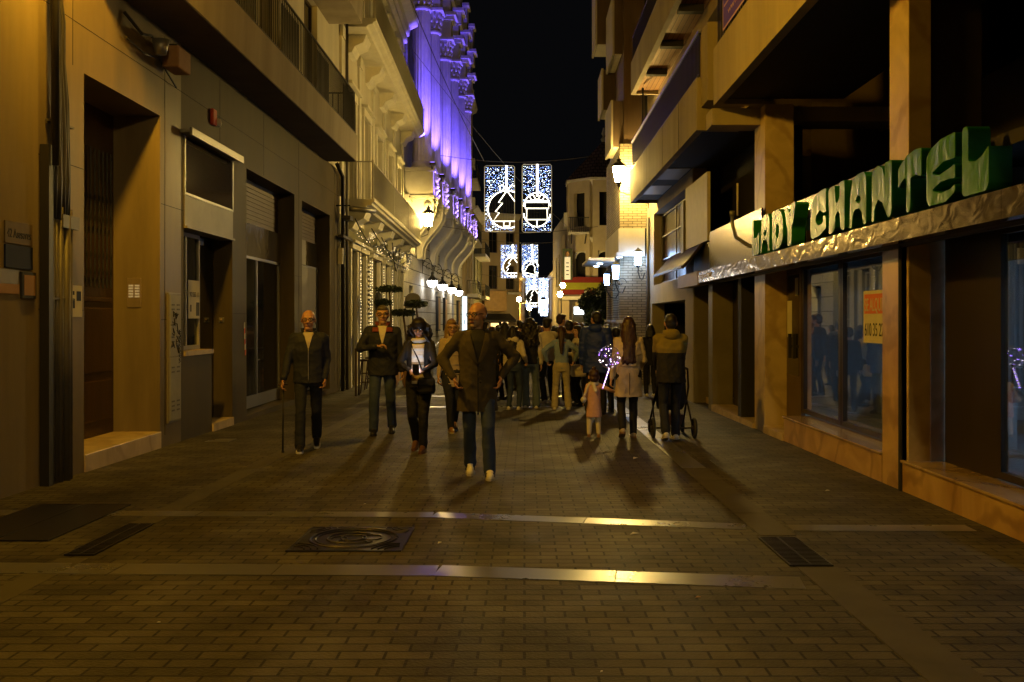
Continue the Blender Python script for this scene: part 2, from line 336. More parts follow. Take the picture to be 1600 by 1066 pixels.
class Fr:
    """facade frame: s runs along the wall, d out of it towards the street, z up"""
    def __init__(f, x0, y0, x1, y1, right=False):
        f.o = Vector((x0, y0, 0)); f.u = (Vector((x1, y1, 0)) - f.o).normalized(); f.len = (Vector((x1, y1, 0)) - f.o).length
        f.n = Vector((f.u.y, -f.u.x, 0)) if not right else Vector((-f.u.y, f.u.x, 0))
    def p(f, s, d, z): return f.o + f.u * s + f.n * d + Vector((0, 0, z))
    def box(f, mb, s0, s1, d0, d1, z0, z1, mi=0):
        P = f.p; return mb.hexa([P(s0, d0, z0), P(s1, d0, z0), P(s1, d1, z0), P(s0, d1, z0), P(s0, d0, z1), P(s1, d0, z1), P(s1, d1, z1), P(s0, d1, z1)], mi)
    def prof(f, mb, s0, s1, poly, mi=0):   # poly of (d,z), extruded along s
        a = [f.p(s0, d, z) for d, z in poly]; b = [f.p(s1, d, z) for d, z in poly]; n = len(poly)
        return mb.add(a + b, [tuple(range(n)), tuple(range(2 * n - 1, n - 1, -1))] + [(i, (i + 1) % n, n + (i + 1) % n, n + i) for i in range(n)], mi)
    def wall(f, mb, s0, s1, z0, z1, t, ops, mi=0):
        ss = sorted({s0, s1, *[o[0] for o in ops], *[o[1] for o in ops]}); zs = sorted({z0, z1, *[o[2] for o in ops], *[o[3] for o in ops]})
        ss = [x for x in ss if s0 <= x <= s1]; zs = [x for x in zs if z0 <= x <= z1]
        def solid(i, j):
            if not (0 <= i < len(ss) - 1 and 0 <= j < len(zs) - 1): return False
            a = (ss[i] + ss[i + 1]) / 2; b = (zs[j] + zs[j + 1]) / 2
            return not any(o[0] < a < o[1] and o[2] < b < o[3] for o in ops)
        P = f.p
        for i in range(len(ss) - 1):
            for j in range(len(zs) - 1):
                if not solid(i, j): continue
                a, b, c, d = ss[i], ss[i + 1], zs[j], zs[j + 1]
                mb.add([P(a, 0, c), P(b, 0, c), P(b, 0, d), P(a, 0, d)], [(0, 1, 2, 3)], mi)
                mb.add([P(a, -t, c), P(b, -t, c), P(b, -t, d), P(a, -t, d)], [(3, 2, 1, 0)], mi)
                for (di, dj, q) in ((-1, 0, [(a, c), (a, d)]), (1, 0, [(b, c), (b, d)]), (0, -1, [(a, c), (b, c)]), (0, 1, [(a, d), (b, d)])):
                    if not solid(i + di, j + dj):
                        (s_a, z_a), (s_b, z_b) = q
                        mb.add([P(s_a, 0, z_a), P(s_b, 0, z_b), P(s_b, -t, z_b), P(s_a, -t, z_a)], [(0, 1, 2, 3)], mi)
        return mb

def text_obj(name, body, o, u, v, h, m, parent=None, depth=0.004, width=None, bold=0.0):
    """lettering as a mesh: o = left end of the baseline, u = reading direction, v = up, h = capital height"""
    c = bpy.data.curves.new(name, 'FONT'); c.body = body; c.size = 1.0; c.extrude = depth / max(h, 1e-6) / 2; c.offset = bold
    t = bpy.data.objects.new(name, c); TMP.collection.objects.link(t); TMP.view_layers[0].update()
    me = bpy.data.meshes.new_from_object(t.evaluated_get(TMP.view_layers[0].depsgraph)); bpy.data.objects.remove(t); bpy.data.curves.remove(c)
    xs = [q.co.x for q in me.vertices]; ys = [q.co.y for q in me.vertices]
    if not xs: return None
    x0, x1 = min(xs), max(xs); k = h / 0.72
    kx = (width / (x1 - x0)) if width else k
    o, u, v = Vector(o), Vector(u), Vector(v); w = u.cross(v); off = parent_world(parent)
    for q in me.vertices:
        a, b, cc = q.co; q.co = o + u * ((a - x0) * kx) + v * (b * k) + w * (cc * h) - off
    me.materials.clear(); me.materials.append(m); me.update()
    ob = bpy.data.objects.new(name, me); COL.objects.link(ob); ob.parent = parent
    return ob
TMP = bpy.data.scenes.new("tmp")
RNG = random.Random(7)
# ------------------------------------------------------------------ lamps (the street's own light, plus one added fill lantern)
LAMP_GLASS = emis('lamp_glass_sodium', AMBER, 1150)
LAMP_LEFT = emis('lamp_glass_left', AMBER, 520)
LAMP_NEAR = emis('lamp_glass_near', SODIUM, 1060)
LAMP_FILL = emis('lamp_glass_fill', (1.0, 0.66, 0.20), 1000)  # added fill light behind the camera, for the walkers' fronts and softer shadows
LAMP_GLASS_FAR = emis('lamp_glass_sodium_far', AMBER, 560)
LAMP_BLUE = emis('lantern_glass_white', (0.36, 0.58, 1.0), 34)
GLOBE = emis('globe_glass', (1.0, 0.95, 0.86), 24)
def lantern(name, c, wall, label, group, m=None, s=1.0, post=None):
    """tapered street lantern on a scrolled wall bracket; c = centre of the glass"""
    m = m or LAMP_GLASS
    t = thing(name, label, 'street lamp', (wall[0], wall[1], wall[2]), group)
    g = MB(); g.lathe(c, [(0.11 * s, -0.24 * s), (0.19 * s, 0.2 * s)], 6); g.obj('glass', m, t)
    f = MB(); f.lathe(c, [(0.03 * s, -0.40 * s), (0.06 * s, -0.34 * s), (0.05 * s, -0.30 * s), (0.13 * s, -0.27 * s), (0.13 * s, -0.245 * s)], 12)
    for k in range(6):
        a = math.pi / 3 * k
        f.tube([(c[0] + 0.115 * s * math.cos(a), c[1] + 0.115 * s * math.sin(a), c[2] - 0.25 * s), (c[0] + 0.195 * s * math.cos(a), c[1] + 0.195 * s * math.sin(a), c[2] + 0.21 * s)], 0.008 * s, 5)
    f.obj('frame', M['black_iron'], t)
    h = MB(); h.lathe(c, [(0.22 * s, 0.203 * s), (0.22 * s, 0.225 * s), (0.17 * s, 0.30 * s), (0.10 * s, 0.35 * s), (0.06 * s, 0.37 * s), (0.06 * s, 0.40 * s), (0.09 * s, 0.42 * s), (0.03 * s, 0.46 * s), (0.012 * s, 0.53 * s)], 12)
    for k in range(6):
        a = math.pi / 3 * k; h.tube([(c[0] + 0.2 * s * math.cos(a), c[1] + 0.2 * s * math.sin(a), c[2] + 0.22 * s), (c[0] + 0.22 * s * math.cos(a), c[1] + 0.22 * s * math.sin(a), c[2] + 0.29 * s)], [0.014 * s, 0.004 * s], 5)
    h.obj('cap', M['black_iron'], t)
    b = MB(); cb = Vector(c) + Vector((0, 0, -0.40 * s)); w = Vector(wall); d = w - cb; d.z = 0
    z = Vector((0, 0, 1))
    b.tube([cb, cb + d * 0.02 - z * 0.12 * s, cb + d * 0.3 - z * 0.22 * s, cb + d * 0.6 - z * 0.16 * s, cb + d], 0.018 * s, 8)
    sp = [cb + d * 0.55 - z * 0.3 * s + (d.normalized() * math.cos(q * .55) + z * math.sin(q * .55)) * (0.16 - 0.012 * q) * s for q in range(12)]
    b.tube(sp, 0.012 * s, 6)
    b.tube([cb + d * 0.62 - z * 0.18 * s, cb + d * 0.85 - z * 0.42 * s, cb + d - z * 0.5 * s], 0.012 * s, 6)
    n = d.normalized(); q = Vector((-n.y, n.x, 0))
    e = cb + d; b.prism([(-0.05, -0.6), (0.05, -0.6), (0.07, 0.1), (-0.07, 0.1)], e, q, z, n, -0.02)
    b.obj('bracket', M['black_iron'], t)
    return t
GL = 'wall lanterns with amber light'
lantern('wall_lantern', (-3.71, 8.4, 6.36), (-4.7, 8.4, 6.0), 'amber lantern high on the near left wall above the name plates', GL, m=LAMP_NEAR)
lantern('wall_lantern', (2.5, -7.5, 6.5), (3.55, -7.5, 6.1), 'added fill lantern with amber light, unseen on the right wall behind the viewer', GL, m=LAMP_FILL)
lantern('wall_lantern', (-3.95, 39.6, 5.6), (-4.98, 39.6, 5.2), 'glowing amber crowned lantern at the far end of the cream balcony house', GL, m=LAMP_LEFT, s=1.15)
lantern('wall_lantern', (2.66, 27.3, 5.62), (3.5, 27.3, 5.2), 'glowing amber lantern on the right, beside the end of the long concrete balcony', GL, s=0.95)

# far post lamps: twin globes seen over the crowd
def post_lamp(px, y, zs, label, m=LAMP_GLASS_FAR, r=0.17):
    x = PX(px, y); t = thing('post_lamp', label, 'street lamp', (x, y, gz(y)), 'post lamps far down the street')
    p = MB(); p.lathe((x, y, gz(y)), [(0.12, 0), (0.12, 0.25), (0.06, 0.4), (0.045, 2.4), (0.035, max(z for _, z in zs) - gz(y) - 0.15)], 10)
    for dx, z in zs: p.tube([(x, y, z - 0.35), (x + dx * .6, y, z - 0.4), (x + dx, y, z - 0.14)], 0.02, 6)
    p.obj('post', M['black_iron'], t)
    for dx, z in zs:
        g = MB(); g.ball((x + dx, y, z), r, 8); o = g.obj('globe', m, t, smooth=True)
post_lamp(877, 60, [(0.1, PZ(446, 60)), (-0.08, PZ(460, 60))], 'post with two glowing amber globes in front of the turret house awning')
post_lamp(811, 82, [(0.0, PZ(468, 82))], 'amber globe lamp on a post before the tan house front', r=0.2)
post_lamp(827, 112, [(0.0, PZ(482, 112))], 'distant amber globe lamp left of the hanging lights', r=0.26)

# ------------------------------------------------------------------ ground
def ground():
    mb = MB(); xs = [-60, -5.5, 5.5, 60]; ys = [-25, 0, 8, 20, 60, 120, 320]
    for i in range(len(xs) - 1):
        for j in range(len(ys) - 1):
            mb.add([(xs[i], ys[j], gz(ys[j])), (xs[i + 1], ys[j], gz(ys[j])), (xs[i + 1], ys[j + 1], gz(ys[j + 1])), (xs[i], ys[j + 1], gz(ys[j + 1]))], [(0, 1, 2, 3)])
    struct('street_paving', mb, M['sett'])
    # granite bands: sheets 4 mm proud of the setts, laid in lengths with joints
    def band(name, pts, w, seg=1.0, lift=0.004, m='strip'):
        mb = MB()
        for a, b in zip(pts[:-1], pts[1:]):
            a, b = Vector(a), Vector(b); L_ = (b - a).length; n = max(1, round(L_ / seg)); u = (b - a) / L_; q = Vector((-u.y, u.x))
            for k in range(n):
                p0 = a + u * (L_ * k / n + 0.004); p1 = a + u * (L_ * (k + 1) / n - 0.004)
                c = [p0 - q * w / 2, p1 - q * w / 2, p1 + q * w / 2, p0 + q * w / 2]
                mb.hexa([(p.x, p.y, gz(p.y) - 0.02) for p in c] + [(p.x, p.y, gz(p.y) + lift + RNG.uniform(-.0015, .0015)) for p in c])
        return struct(name, mb, M[m])
    band('paving_band_cross', [(-4.6, 6.16), (-0.55, 6.06), (1.66, 5.76)], 0.27)
    band('paving_band_cross', [(-4.6, 8.0), (-0.75, 7.9), (1.70, 7.42)], 0.22)
    band('paving_band_cross', [(2.02, 7.38), (3.4, 7.36)], 0.22)
    band('paving_band_cross', [(-3.05, 19.2), (1.7, 19.2)], 0.25); band('paving_band_cross', [(-3.05, 22.4), (1.7, 22.4)], 0.25)
    band('paving_band_long', [(1.86, 3.0), (1.86, 6.15)], 0.26, m='strip_dull'); band('paving_band_long', [(1.86, 7.1), (1.86, 10.6)], 0.26, m='strip_dull'); band('paving_band_long', [(1.86, 10.6), (1.86, 60)], 0.26)
    band('paving_band_long', [(-2.98, 1.5), (-2.98, 6.4)], 0.2, lift=0.003, m='strip_dull'); band('paving_band_long', [(-2.98, 7.55), (-2.98, 36)], 0.2, lift=0.003, m='strip_dull')
ground()

def slats(name, label, x0, x1, y0, y1, along, n, cat='drain cover', mid=True):
    t = thing(name, label, cat, ((x0 + x1) / 2, (y0 + y1) / 2, gz((y0 + y1) / 2)))
    def fz(x, y, l): return (x, y, gz(y) + l)
    p = MB(); p.hexa([fz(x0, y0, .001), fz(x1, y0, .001), fz(x1, y1, .001), fz(x0, y1, .001), fz(x0, y0, .0045), fz(x1, y0, .0045), fz(x1, y1, .0045), fz(x0, y1, .0045)]); p.obj('pit', M['pit'], t)
    g = MB(); w = 0.012
    def bar(a0, a1, b0, b1, h=.012): g.hexa([fz(a0, b0, .005), fz(a1, b0, .005), fz(a1, b1, .005), fz(a0, b1, .005), fz(a0, b0, h), fz(a1, b0, h), fz(a1, b1, h), fz(a0, b1, h)])
    bar(x0, x1, y0, y0 + w); bar(x0, x1, y1 - w, y1); bar(x0, x0 + w, y0 + w, y1 - w); bar(x1 - w, x1, y0 + w, y1 - w)
    for k in range(1, n):
        if along == 'y': y = y0 + (y1 - y0) * k / n; bar(x0 + w, x1 - w, y - .008, y + .008, .010)
        else: x = x0 + (x1 - x0) * k / n; bar(x - .008, x + .008, y0 + w, y1 - w, .010)
    if mid: xm = (x0 + x1) / 2; bar(xm - .007, xm + .007, y0 + w, y1 - w, .0135)
    g.obj('grille', M['cast'], t); return t
slats('drain_grate', 'iron drain grate in the right hand granite band, nearest the shop plinth', 1.69, 1.97, 6.17, 7.02, 'y', 22)
slats('drain_grate', 'plain dark drain grate left of the round patterned cover', -3.08, -2.88, 6.46, 7.5, 'y', 26)
slats('cellar_grate', 'wide dark cellar grating at the foot of the left wall', -4.2, -3.4, 6.9, 8.35, 'x', 42, 'grating')
def manhole():
    x0, x1, y0, y1 = -1.61, -0.86, 6.60, 7.36; xc, yc = (x0 + x1) / 2, (y0 + y1) / 2
    t = thing('manhole_cover', 'square cast iron cover with an embossed round crest between the two granite bands', 'manhole cover', (xc, yc, gz(yc)))
    p = MB(); p.hexa([(x, y, gz(y)) for x, y in ((x0, y0), (x1, y0), (x1, y1), (x0, y1))] + [(x, y, gz(y) + .007) for x, y in ((x0, y0), (x1, y0), (x1, y1), (x0, y1))]); p.obj('plate', M['cast'], t)
    r = MB()
    def ring(cx, cy, rx, ry, tr, a0=0, a1=2 * math.pi, n=48):
        pts = [(cx + rx * math.cos(a0 + (a1 - a0) * k / n), cy + ry * math.sin(a0 + (a1 - a0) * k / n), gz(cy) + .009) for k in range(n + 1)]; r.tube(pts, tr, 6)
    ring(xc, yc, .31, .31, .011); ring(xc, yc, .27, .27, .006); ring(xc - .02, yc, .17, .17, .009, .6, 5.6); ring(xc + .13, yc + .02, .07, .08, .007); ring(xc, yc, .09, .09, .007)
    ring(xc - .1, yc - .05, .06, .1, .006, 0, 4.4); ring(xc + .03, yc - .12, .12, .05, .006, 2.4, 6.6)
    for sx in (-1, 1):
        for sy in (-1, 1):
            for k in range(3): ring(xc + sx * .375, yc + sy * .375, .10 + .045 * k, .10 + .045 * k, .006, math.atan2(-sy, -sx) - .7, math.atan2(-sy, -sx) + .7, 8)
    r.obj('crest', M['brass_dull'] if False else M['cast'], t, smooth=True)
    b = MB(); w = .02
    for a in ((x0 - w, x1 + w, y0 - w, y0), (x0 - w, x1 + w, y1, y1 + w), (x0 - w, x0, y0, y1), (x1, x1 + w, y0, y1)):
        c = [(a[0], a[2]), (a[1], a[2]), (a[1], a[3]), (a[0], a[3])]; b.hexa([(x, y, gz(y) + .0005) for x, y in c] + [(x, y, gz(y) + .010) for x, y in c])
    b.obj('frame', M['cast'], t)
manhole()
# a small lit inspection plate at the foot of the left door, and litter
def litter(x, y, s, label, ang, m='paper'):
    mb = MB(); z = gz(y) + .004; u = Vector((math.cos(ang), math.sin(ang), 0)); v = Vector((-math.sin(ang), math.cos(ang), 0)); c = Vector((x, y, z))
    P = [c - u * s, c + v * s * .6 + Vector((0, 0, s * .3)), c + u * s + Vector((0, 0, s * .12)), c - v * s * .5 + Vector((0, 0, s * .25))]
    mb.add(P + [p - Vector((0, 0, .003)) for p in P], [(0, 1, 2), (0, 2, 3), (6, 5, 4), (7, 6, 4), (0, 4, 5, 1), (1, 5, 6, 2), (2, 6, 7, 3), (3, 7, 4, 0)])
    tag(mb.obj('litter', M[m], None), label, 'litter', 'scraps of litter on the paving')
litter(PX(991, 7.15), 7.15, .035, 'largest folded white paper scrap, between the two cross bands', .4)
litter(PX(687, 6.85), 6.85, .022, 'small white scrap just right of the round patterned cover', 1.0)
litter(PX(1293, 9.1), 9.1, .022, 'pale scrap lying alone on the setts below the shop plinth', .2)
litter(PX(993, 11.4), 11.4, .05, 'flat pale scrap beside the woman in the beige coat', .9)
litter(PX(1091, 5.45), 5.45, .016, 'orange brown cigarette end below the near granite band', .1, 'terracotta')
litter(PX(940, 4.26), 4.26, .008, 'tiny yellow speck in the nearest setts', .7)
litter(PX(570, 8.4), 8.4, .012, 'tiny pale speck above the round patterned cover', .7)
litter(PX(248, 4.98), 4.98, .009, 'tiny pale speck below the plain dark drain grate', .3)
def plate(x0, x1, y0, y1, label):
    mb = MB(); c = [(x0, y0), (x1, y0), (x1, y1), (x0, y1)]; mb.hexa([(x, y, gz(y) - .01) for x, y in c] + [(x, y, gz(y) + .004) for x, y in c])
    tag(mb.obj('inspection_cover', M['strip'], None), label, 'inspection cover')
plate(-4.35, -4.02, 13.1, 13.5, 'small pale inspection cover in the paving near the grey meter cabinet')
# ------------------------------------------------------------------ left side
X0 = 4.7
FL = Fr(-X0, 0, -X0, 100)        # s == y
def railing(f, mb, s0, s1, d, z0, z1, step=0.12, r=0.008, ends=None):
    f.box(mb, s0, s1, d - .015, d + .015, z1 - .03, z1); f.box(mb, s0, s1, d - .012, d + .012, z0 + .04, z0 + .06)
    n = max(1, int((s1 - s0) / step))
    for k in range(n + 1):
        s = s0 + (s1 - s0) * k / n; f.box(mb, s - r, s + r, d - r, d + r, z0, z1 - .03)
    if ends is not None:
        for s in (s0, s1):
            f.box(mb, s - .015, s + .015, ends, d - .015, z1 - .03, z1); m = max(1, int((d - ends) / step))
            for k in range(m): q = ends + (d - ends) * k / m; f.box(mb, s - r, s + r, q - r, q + r, z0, z1 - .03)

def window(f, root, s0, s1, z0, z1, rec=0.18, fm='wood_dark', gm='dark_glass', bars=1, sill=None, trans=0, back=True):
    w = MB(); t = .06; d0, d1 = -rec, -rec + .05
    f.box(w, s0, s1, d0, d1, z0, z0 + t); f.box(w, s0, s1, d0, d1, z1 - t, z1); f.box(w, s0, s0 + t, d0, d1, z0 + t, z1 - t); f.box(w, s1 - t, s1, d0, d1, z0 + t, z1 - t)
    for k in range(1, bars + 1): s = s0 + (s1 - s0) * k / (bars + 1); f.box(w, s - t / 2, s + t / 2, d0, d1 - .002, z0 + t, z1 - t)
    for k in range(1, trans + 1): z = z0 + (z1 - z0) * k / (trans + 1); f.box(w, s0 + t, s1 - t, d0, d1 - .004, z - .015, z + .015)
    o = w.obj('window', M[fm], root)
    g = MB(); f.box(g, s0 + t, s1 - t, d0 + .01, d0 + .02, z0 + t, z1 - t); g.obj('pane', M[gm], o)
    if sill: q = MB(); f.box(q, s0 - .06, s1 + .06, -.02, sill, z0 - .08, z0 - .001); q.obj('sill', M['stone_grey'], o)
    return o

def house_a():
    t = thing('plaque_house', 'ochre rendered house front at the far left edge, with plaques by its corner', 'house', (-X0, 5, gz(5)))
    w = MB(); FL.wall(w, -8, 9.34, -1, 5.0, .5, []); FL.wall(w, -8, 9.34, 5.0, 15, .5, [(1, 2.2, 6, 8.4), (4.6, 5.8, 6, 8.4), (-4, -2.8, 6, 8.4), (-5.5, -4.2, 0, 3), (-2, -.5, .9, 3)]); w.obj('wall', M['render_beige'], t)
    for a in ((1, 2.2, 6, 8.4), (4.6, 5.8, 6, 8.4), (-4, -2.8, 6, 8.4)): window(FL, t, *a, sill=.12)
    b = MB(); FL.box(b, -8, 9.34, -6, -.5, -1, 15); b.obj('body', M['dark_room'], t)
house_a()
def plaques():
    def at(y, z): return FL.p(y, .012, z)
    t = thing('name_plate', 'brass office plate with thin dark lettering, above the navy plate', 'name plate', at(8.95, 2.2))
    m = MB(); FL.box(m, 8.72, 9.20, .002, .016, 2.20, 2.40); m.obj('plate', M['brass_dark'], t)
    text_obj('lettering', '42 Asesores', FL.p(8.75, .018, 2.255), (0, 1, 0), (0, 0, 1), .085, M['ink'], t, .003, width=.42)
    m = MB(); FL.box(m, 8.72, 9.20, .002, .02, 1.975, 2.185); tag(m.obj('navy_plate', M['navy_plate']), 'blank navy blue wall plate below the brass one', 'wall plate')
    t = thing('framed_notice', 'small dark framed notice below the navy plate', 'notice', at(9.1, 1.7))
    m = MB(); FL.box(m, 8.99, 9.25, .002, .03, 1.70, 1.95); m.obj('frame', M['ink'], t, bevel=.004)
    m = MB(); FL.box(m, 9.02, 9.22, .031, .034, 1.73, 1.92); m.obj('paper', M['terracotta'], t)
    t = thing('wall_tile', 'pale plate with an orange lower band left of the framed notice', 'wall plate', at(8.7, 1.75))
    m = MB(); FL.box(m, 8.55, 8.97, .002, .012, 1.83, 1.96); m.obj('upper_band', M['stone_grey'], t)
    m = MB(); FL.box(m, 8.55, 8.97, .002, .013, 1.74, 1.828); m.obj('lower_band', M['terracotta'], t)
plaques()
def cables():
    t = thing('cable_bundle', 'bundle of dark pipes and cables running up the seam of the left wall', 'cables', (-X0 + .08, 9.55, gz(9.55)))
    a = MB(); FL.box(a, 9.35, 9.44, .01, .10, gz(9.4), 3.2); a.obj('duct', M['cable'], t)
    specs = [(9.40, .14, 3.0, 8, .035, 'cable'), (9.50, .06, gz(9.5), 3.1, .022, 'pipe'), (9.56, .07, gz(9.5), 2.9, .018, 'pipe'), (9.62, .08, gz(9.6), 2.62, .03, 'pipe'), (9.74, .08, gz(9.7), 2.55, .045, 'pipe'), (9.84, .07, gz(9.8), 2.62, .03, 'pipe')]
    for y, d, z0, z1, r, mm in specs:
        p = MB(); p.tube([FL.p(y, d, z0), FL.p(y, d, z1)], r, 8); p.obj('pipe', M[mm], t, smooth=True)
    rr = random.Random(3)
    for k in range(7):
        y = 9.44 + .035 * k; zt = 8; c = MB(); pts = []
        for q in range(15):
            z = 2.5 + (zt - 2.5) * q / 14; b = .16 * math.exp(-((z - 3.9) / .7) ** 2) * (k / 6) ; j = rr.uniform(-.012, .012)
            pts.append(FL.p(y + (.16 * (k / 6)) * math.exp(-((z - 3.0) / .9) ** 2) + j - (.10 * k / 6 if z > 4.6 else 0), .09 + j * .5, z))
        c.tube(pts, .014 + .006 * (k % 3), 6); c.obj('cable', M['cable'], t, smooth=True)
    for z in (3.45, 1.7):
        c = MB(); FL.box(c, 9.46, 9.9, .01, .09, z, z + .02); c.obj('clamp', M['pipe'], t)
    c = MB(); FL.box(c, 9.60, 9.95, .02, .12, 2.42, 2.55); c.obj('junction', M['pipe'], t)
    m = MB(); FL.box(m, 9.96, 10.25, .002, .008, 1.53, 1.86); o = m.obj('poster', M['paper']); tag(o, 'torn printed notice taped to the wall beside the dark pipes', 'notice')
    q = MB(); FL.box(q, 9.99, 10.08, .009, .011, 1.62, 1.72); FL.box(q, 10.12, 10.22, .009, .011, 1.70, 1.80); FL.box(q, 10.0, 10.07, .009, .011, 1.76, 1.80); q.obj('print', M['navy_plate'], o)
cables()

def house_b():
    t = thing('limestone_block', 'long limestone fronted block on the left with a dark doorway and shuttered shops', 'building', (-X0, 17, gz(17)))
    G = -1.0
    door = (10.31, 12.46, .05, 4.13); ow = (13.32, 14.52, 1.05, 2.78); od = (14.52, 15.54, -.08, 2.78); sgn = (13.32, 15.54, 2.78, 4.04); o3 = (16.33, 19.73, -.12, 4.06); o4 = (20.4, 23.3, -.16, 4.02)
    ups = [(s, s + 1.3, 6.1, 8.6) for s in (11.6, 14.4, 17.2, 20.6)] + [(s, s + 1.3, 9.3, 11.6) for s in (11.6, 14.4, 17.2, 20.6)]
    w = MB(); FL.wall(w, 9.34, 13.22, G, 5.28, .75, [door]); w.obj('ground_floor_wall', M['stone_beige'], t)
    w = MB(); FL.wall(w, 13.22, 24.5, G, 5.28, .75, [ow, od, o3, o4, sgn]); w.obj('ground_floor_wall', M['stone_olive'], t)
    w = MB(); FL.wall(w, 9.34, 24.5, 5.28, 15, .4, ups); w.obj('upper_wall', M['yellow'], t)
    b = MB(); FL.box(b, 9.34, 24.5, -6, -1.2, G, 15); b.obj('body', M['dark_room'], t)
    for u in ups: window(FL, t, *u)
    # street door, its step and the stone joints
    s = MB(); FL.box(s, 10.31, 12.46, -.62, .02, -.3, .062); s.obj('door_step', M['marble_pale'], t, bevel=.008)
    d = MB(); FL.box(d, 10.31, 12.46, -.74, -.60, .063, 4.125); dd = d.obj('door', M['wood_dark'], t)
    p = MB()
    for a in (10.42, 11.45):
        for z0, z1 in ((.25, .75), (.85, 1.65), (1.72, 1.78), (2.0, 2.55), (2.62, 2.68)):
            FL.box(p, a, a + .92, -.599, -.575, z0, z1)
    p.obj('panel', M['wood_dark'], dd, bevel=.012)
    g = MB()
    for a in (10.42, 11.45):
        for k in range(8):
            y = a + .06 + .8 * k / 7; g.tube([FL.p(y, -.57, 1.9), FL.p(y, -.57, 3.6)], .012, 6)
            for z in (2.1, 2.3, 2.75, 3.0): g.ball(FL.p(y, -.57, z), (.02, .02, .05), 6)
    g.obj('grille', M['black_iron'], dd)
    k = MB(); k.ball(FL.p(11.40, -.54, 1.1), .035, 8); k.obj('handle', M['brass_dull'], dd, smooth=True)
    # joints between the slabs as shallow dark lines
    j = MB()
    for y0, y1, z in ((9.34, 10.3, 1.6), (9.34, 10.3, 3.1), (12.5, 13.3, 1.5), (12.5, 13.3, 3.0), (9.34, 24.5, 4.62), (15.6, 16.3, 1.6), (19.8, 20.35, 2.4)): FL.box(j, y0, y1, .0, .0025, z, z + .006)
    for y, z0, z1 in ((10.05, 4.15, 5.2), (12.62, .0, 5.2), (14.9, 4.15, 5.2), (17.4, 4.1, 5.2), (20.1, 0, 5.2), (23.9, 0, 5.2)): FL.box(j, y, y + .006, .0, .003, z0, z1)
    j.obj('slab_joints', M['pit'], t)
    # window with frame, side door, step
    o = window(FL, t, 13.34, 14.50, 1.07, 2.76, rec=.22, fm='grey_paint', bars=1)
    q = MB(); FL.box(q, 13.32, 14.52, -.2, .03, 1.0, 1.065); q.obj('sill', M['marble_pale'], o)
    q = MB(); FL.box(q, 14.53, 15.53, -.34, -.30, -.08, 2.77); dq = q.obj('shop_door', M['alu_dark'], t)
    q = MB(); FL.box(q, 14.63, 15.43, -.299, -.29, .5, 2.65); q.obj('pane', M['dark_glass'], dq)
    q = MB(); FL.box(q, 14.53, 15.53, -.3, .03, -.3, -.06); q.obj('door_step', M['marble_pale'], t)
    # shuttered shop, opening three
    def shop(a, b, zt, zs, zl, gate=False):
        q = MB(); FL.box(q, a + .01, b - .01, -.36, -.34, zs, zt - .005)
        n = int((zt - zs) / .075)
        for k in range(n): z = zs + (zt - zs) * k / n; FL.box(q, a + .02, b - .02, -.339, -.325, z + .012, z + .065)
        q.obj('rolling_shutter', M['shutter'], t)
        q = MB(); FL.box(q, a + .01, b - .01, -.37, -.28, zl, zs - .005); q.obj('transom_panel', M['steel'], t)
        q = MB()
        for y in (a + .03, (a + b) / 2, b - .03): FL.box(q, y - .03, y + .03, -.34, -.29, -.1, zl)
        FL.box(q, a, b, -.34, -.288, zl - .05, zl + .01); FL.box(q, a, b, -.34, -.288, -.1, .12); FL.box(q, (a + b) / 2 - .04, (a + b) / 2 + .02, -.33, -.3, zl, zs)
        fr = q.obj('shop_front', M['alu'], t)
        q = MB(); FL.box(q, a, b, -.325, -.315, .12, zl - .05); q.obj('pane', M['dark_glass'], fr)
        q = MB(); FL.box(q, a, b, -.74, -.7, -.2, zt); q.obj('backing', M['dark_room'], t)
    shop(16.33, 19.73, 4.06, 3.25, 2.66); shop(20.4, 23.3, 4.02, 3.3, 2.75)
    q = MB(); FL.box(q, 20.4, 21.9, -.28, -.26, 2.74, 3.29); FL.box(q, 21.0, 22.9, -.27, -.25, -.1, 2.7); q.obj('hoarding', M['stone_grey'], t)
    # balcony
    q = MB(); FL.prof(q, 10.45, 23.0, [(0, 5.28), (.70, 5.28), (.72, 5.88), (.66, 5.90), (.62, 5.50), (0, 5.50)])
    bal = q.obj('balcony', M['fascia'], t)
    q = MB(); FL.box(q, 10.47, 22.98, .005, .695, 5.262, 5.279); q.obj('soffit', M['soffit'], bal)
    q = MB(); railing(FL, q, 10.6, 22.95, .66, 5.9, 6.9, .115, .008, ends=0.02); q.obj('railing', M['black_iron'], bal)
    for k in range(0, 9, 2): a = 10.7 + k * 1.37; q = MB(); FL.box(q, a, a + 1.2, .63, .635, 6.0, 6.8); q.obj('screen', M['cable'], bal)
    q = MB(); FL.prof(q, 15, 23.2, [(0, 8.6), (.8, 8.6), (.82, 9.2), (.76, 9.2), (.72, 8.8), (0, 8.8)]); q.obj('balcony', M['fascia'], t)
    # wall mounted things of their own
    c = MB(); FL.box(c, 13.18, 15.60, .0, .16, 4.06, 4.10); FL.box(c, 13.18, 15.60, .13, .17, 4.02, 4.13)
    sg = thing('shop_sign_box', 'dark glossy sign box under a metal hood, over the small side door', 'shop sign', FL.p(14.4, 0, 3.2))
    c.obj('hood', M['alu'], sg, bevel=.006)
    c = MB(); FL.box(c, 13.36, 15.5, -.2, .012, 3.27, 4.02); c.obj('face', M['dark_sign'], sg)
    c = MB()
    for a, b, e, g_ in ((13.32, 13.36, 3.23, 4.04), (15.5, 15.54, 3.23, 4.04), (13.36, 15.5, 3.23, 3.265)): FL.box(c, a, b, -.2, .02, e, g_)
    c.obj('frame', M['alu'], sg)
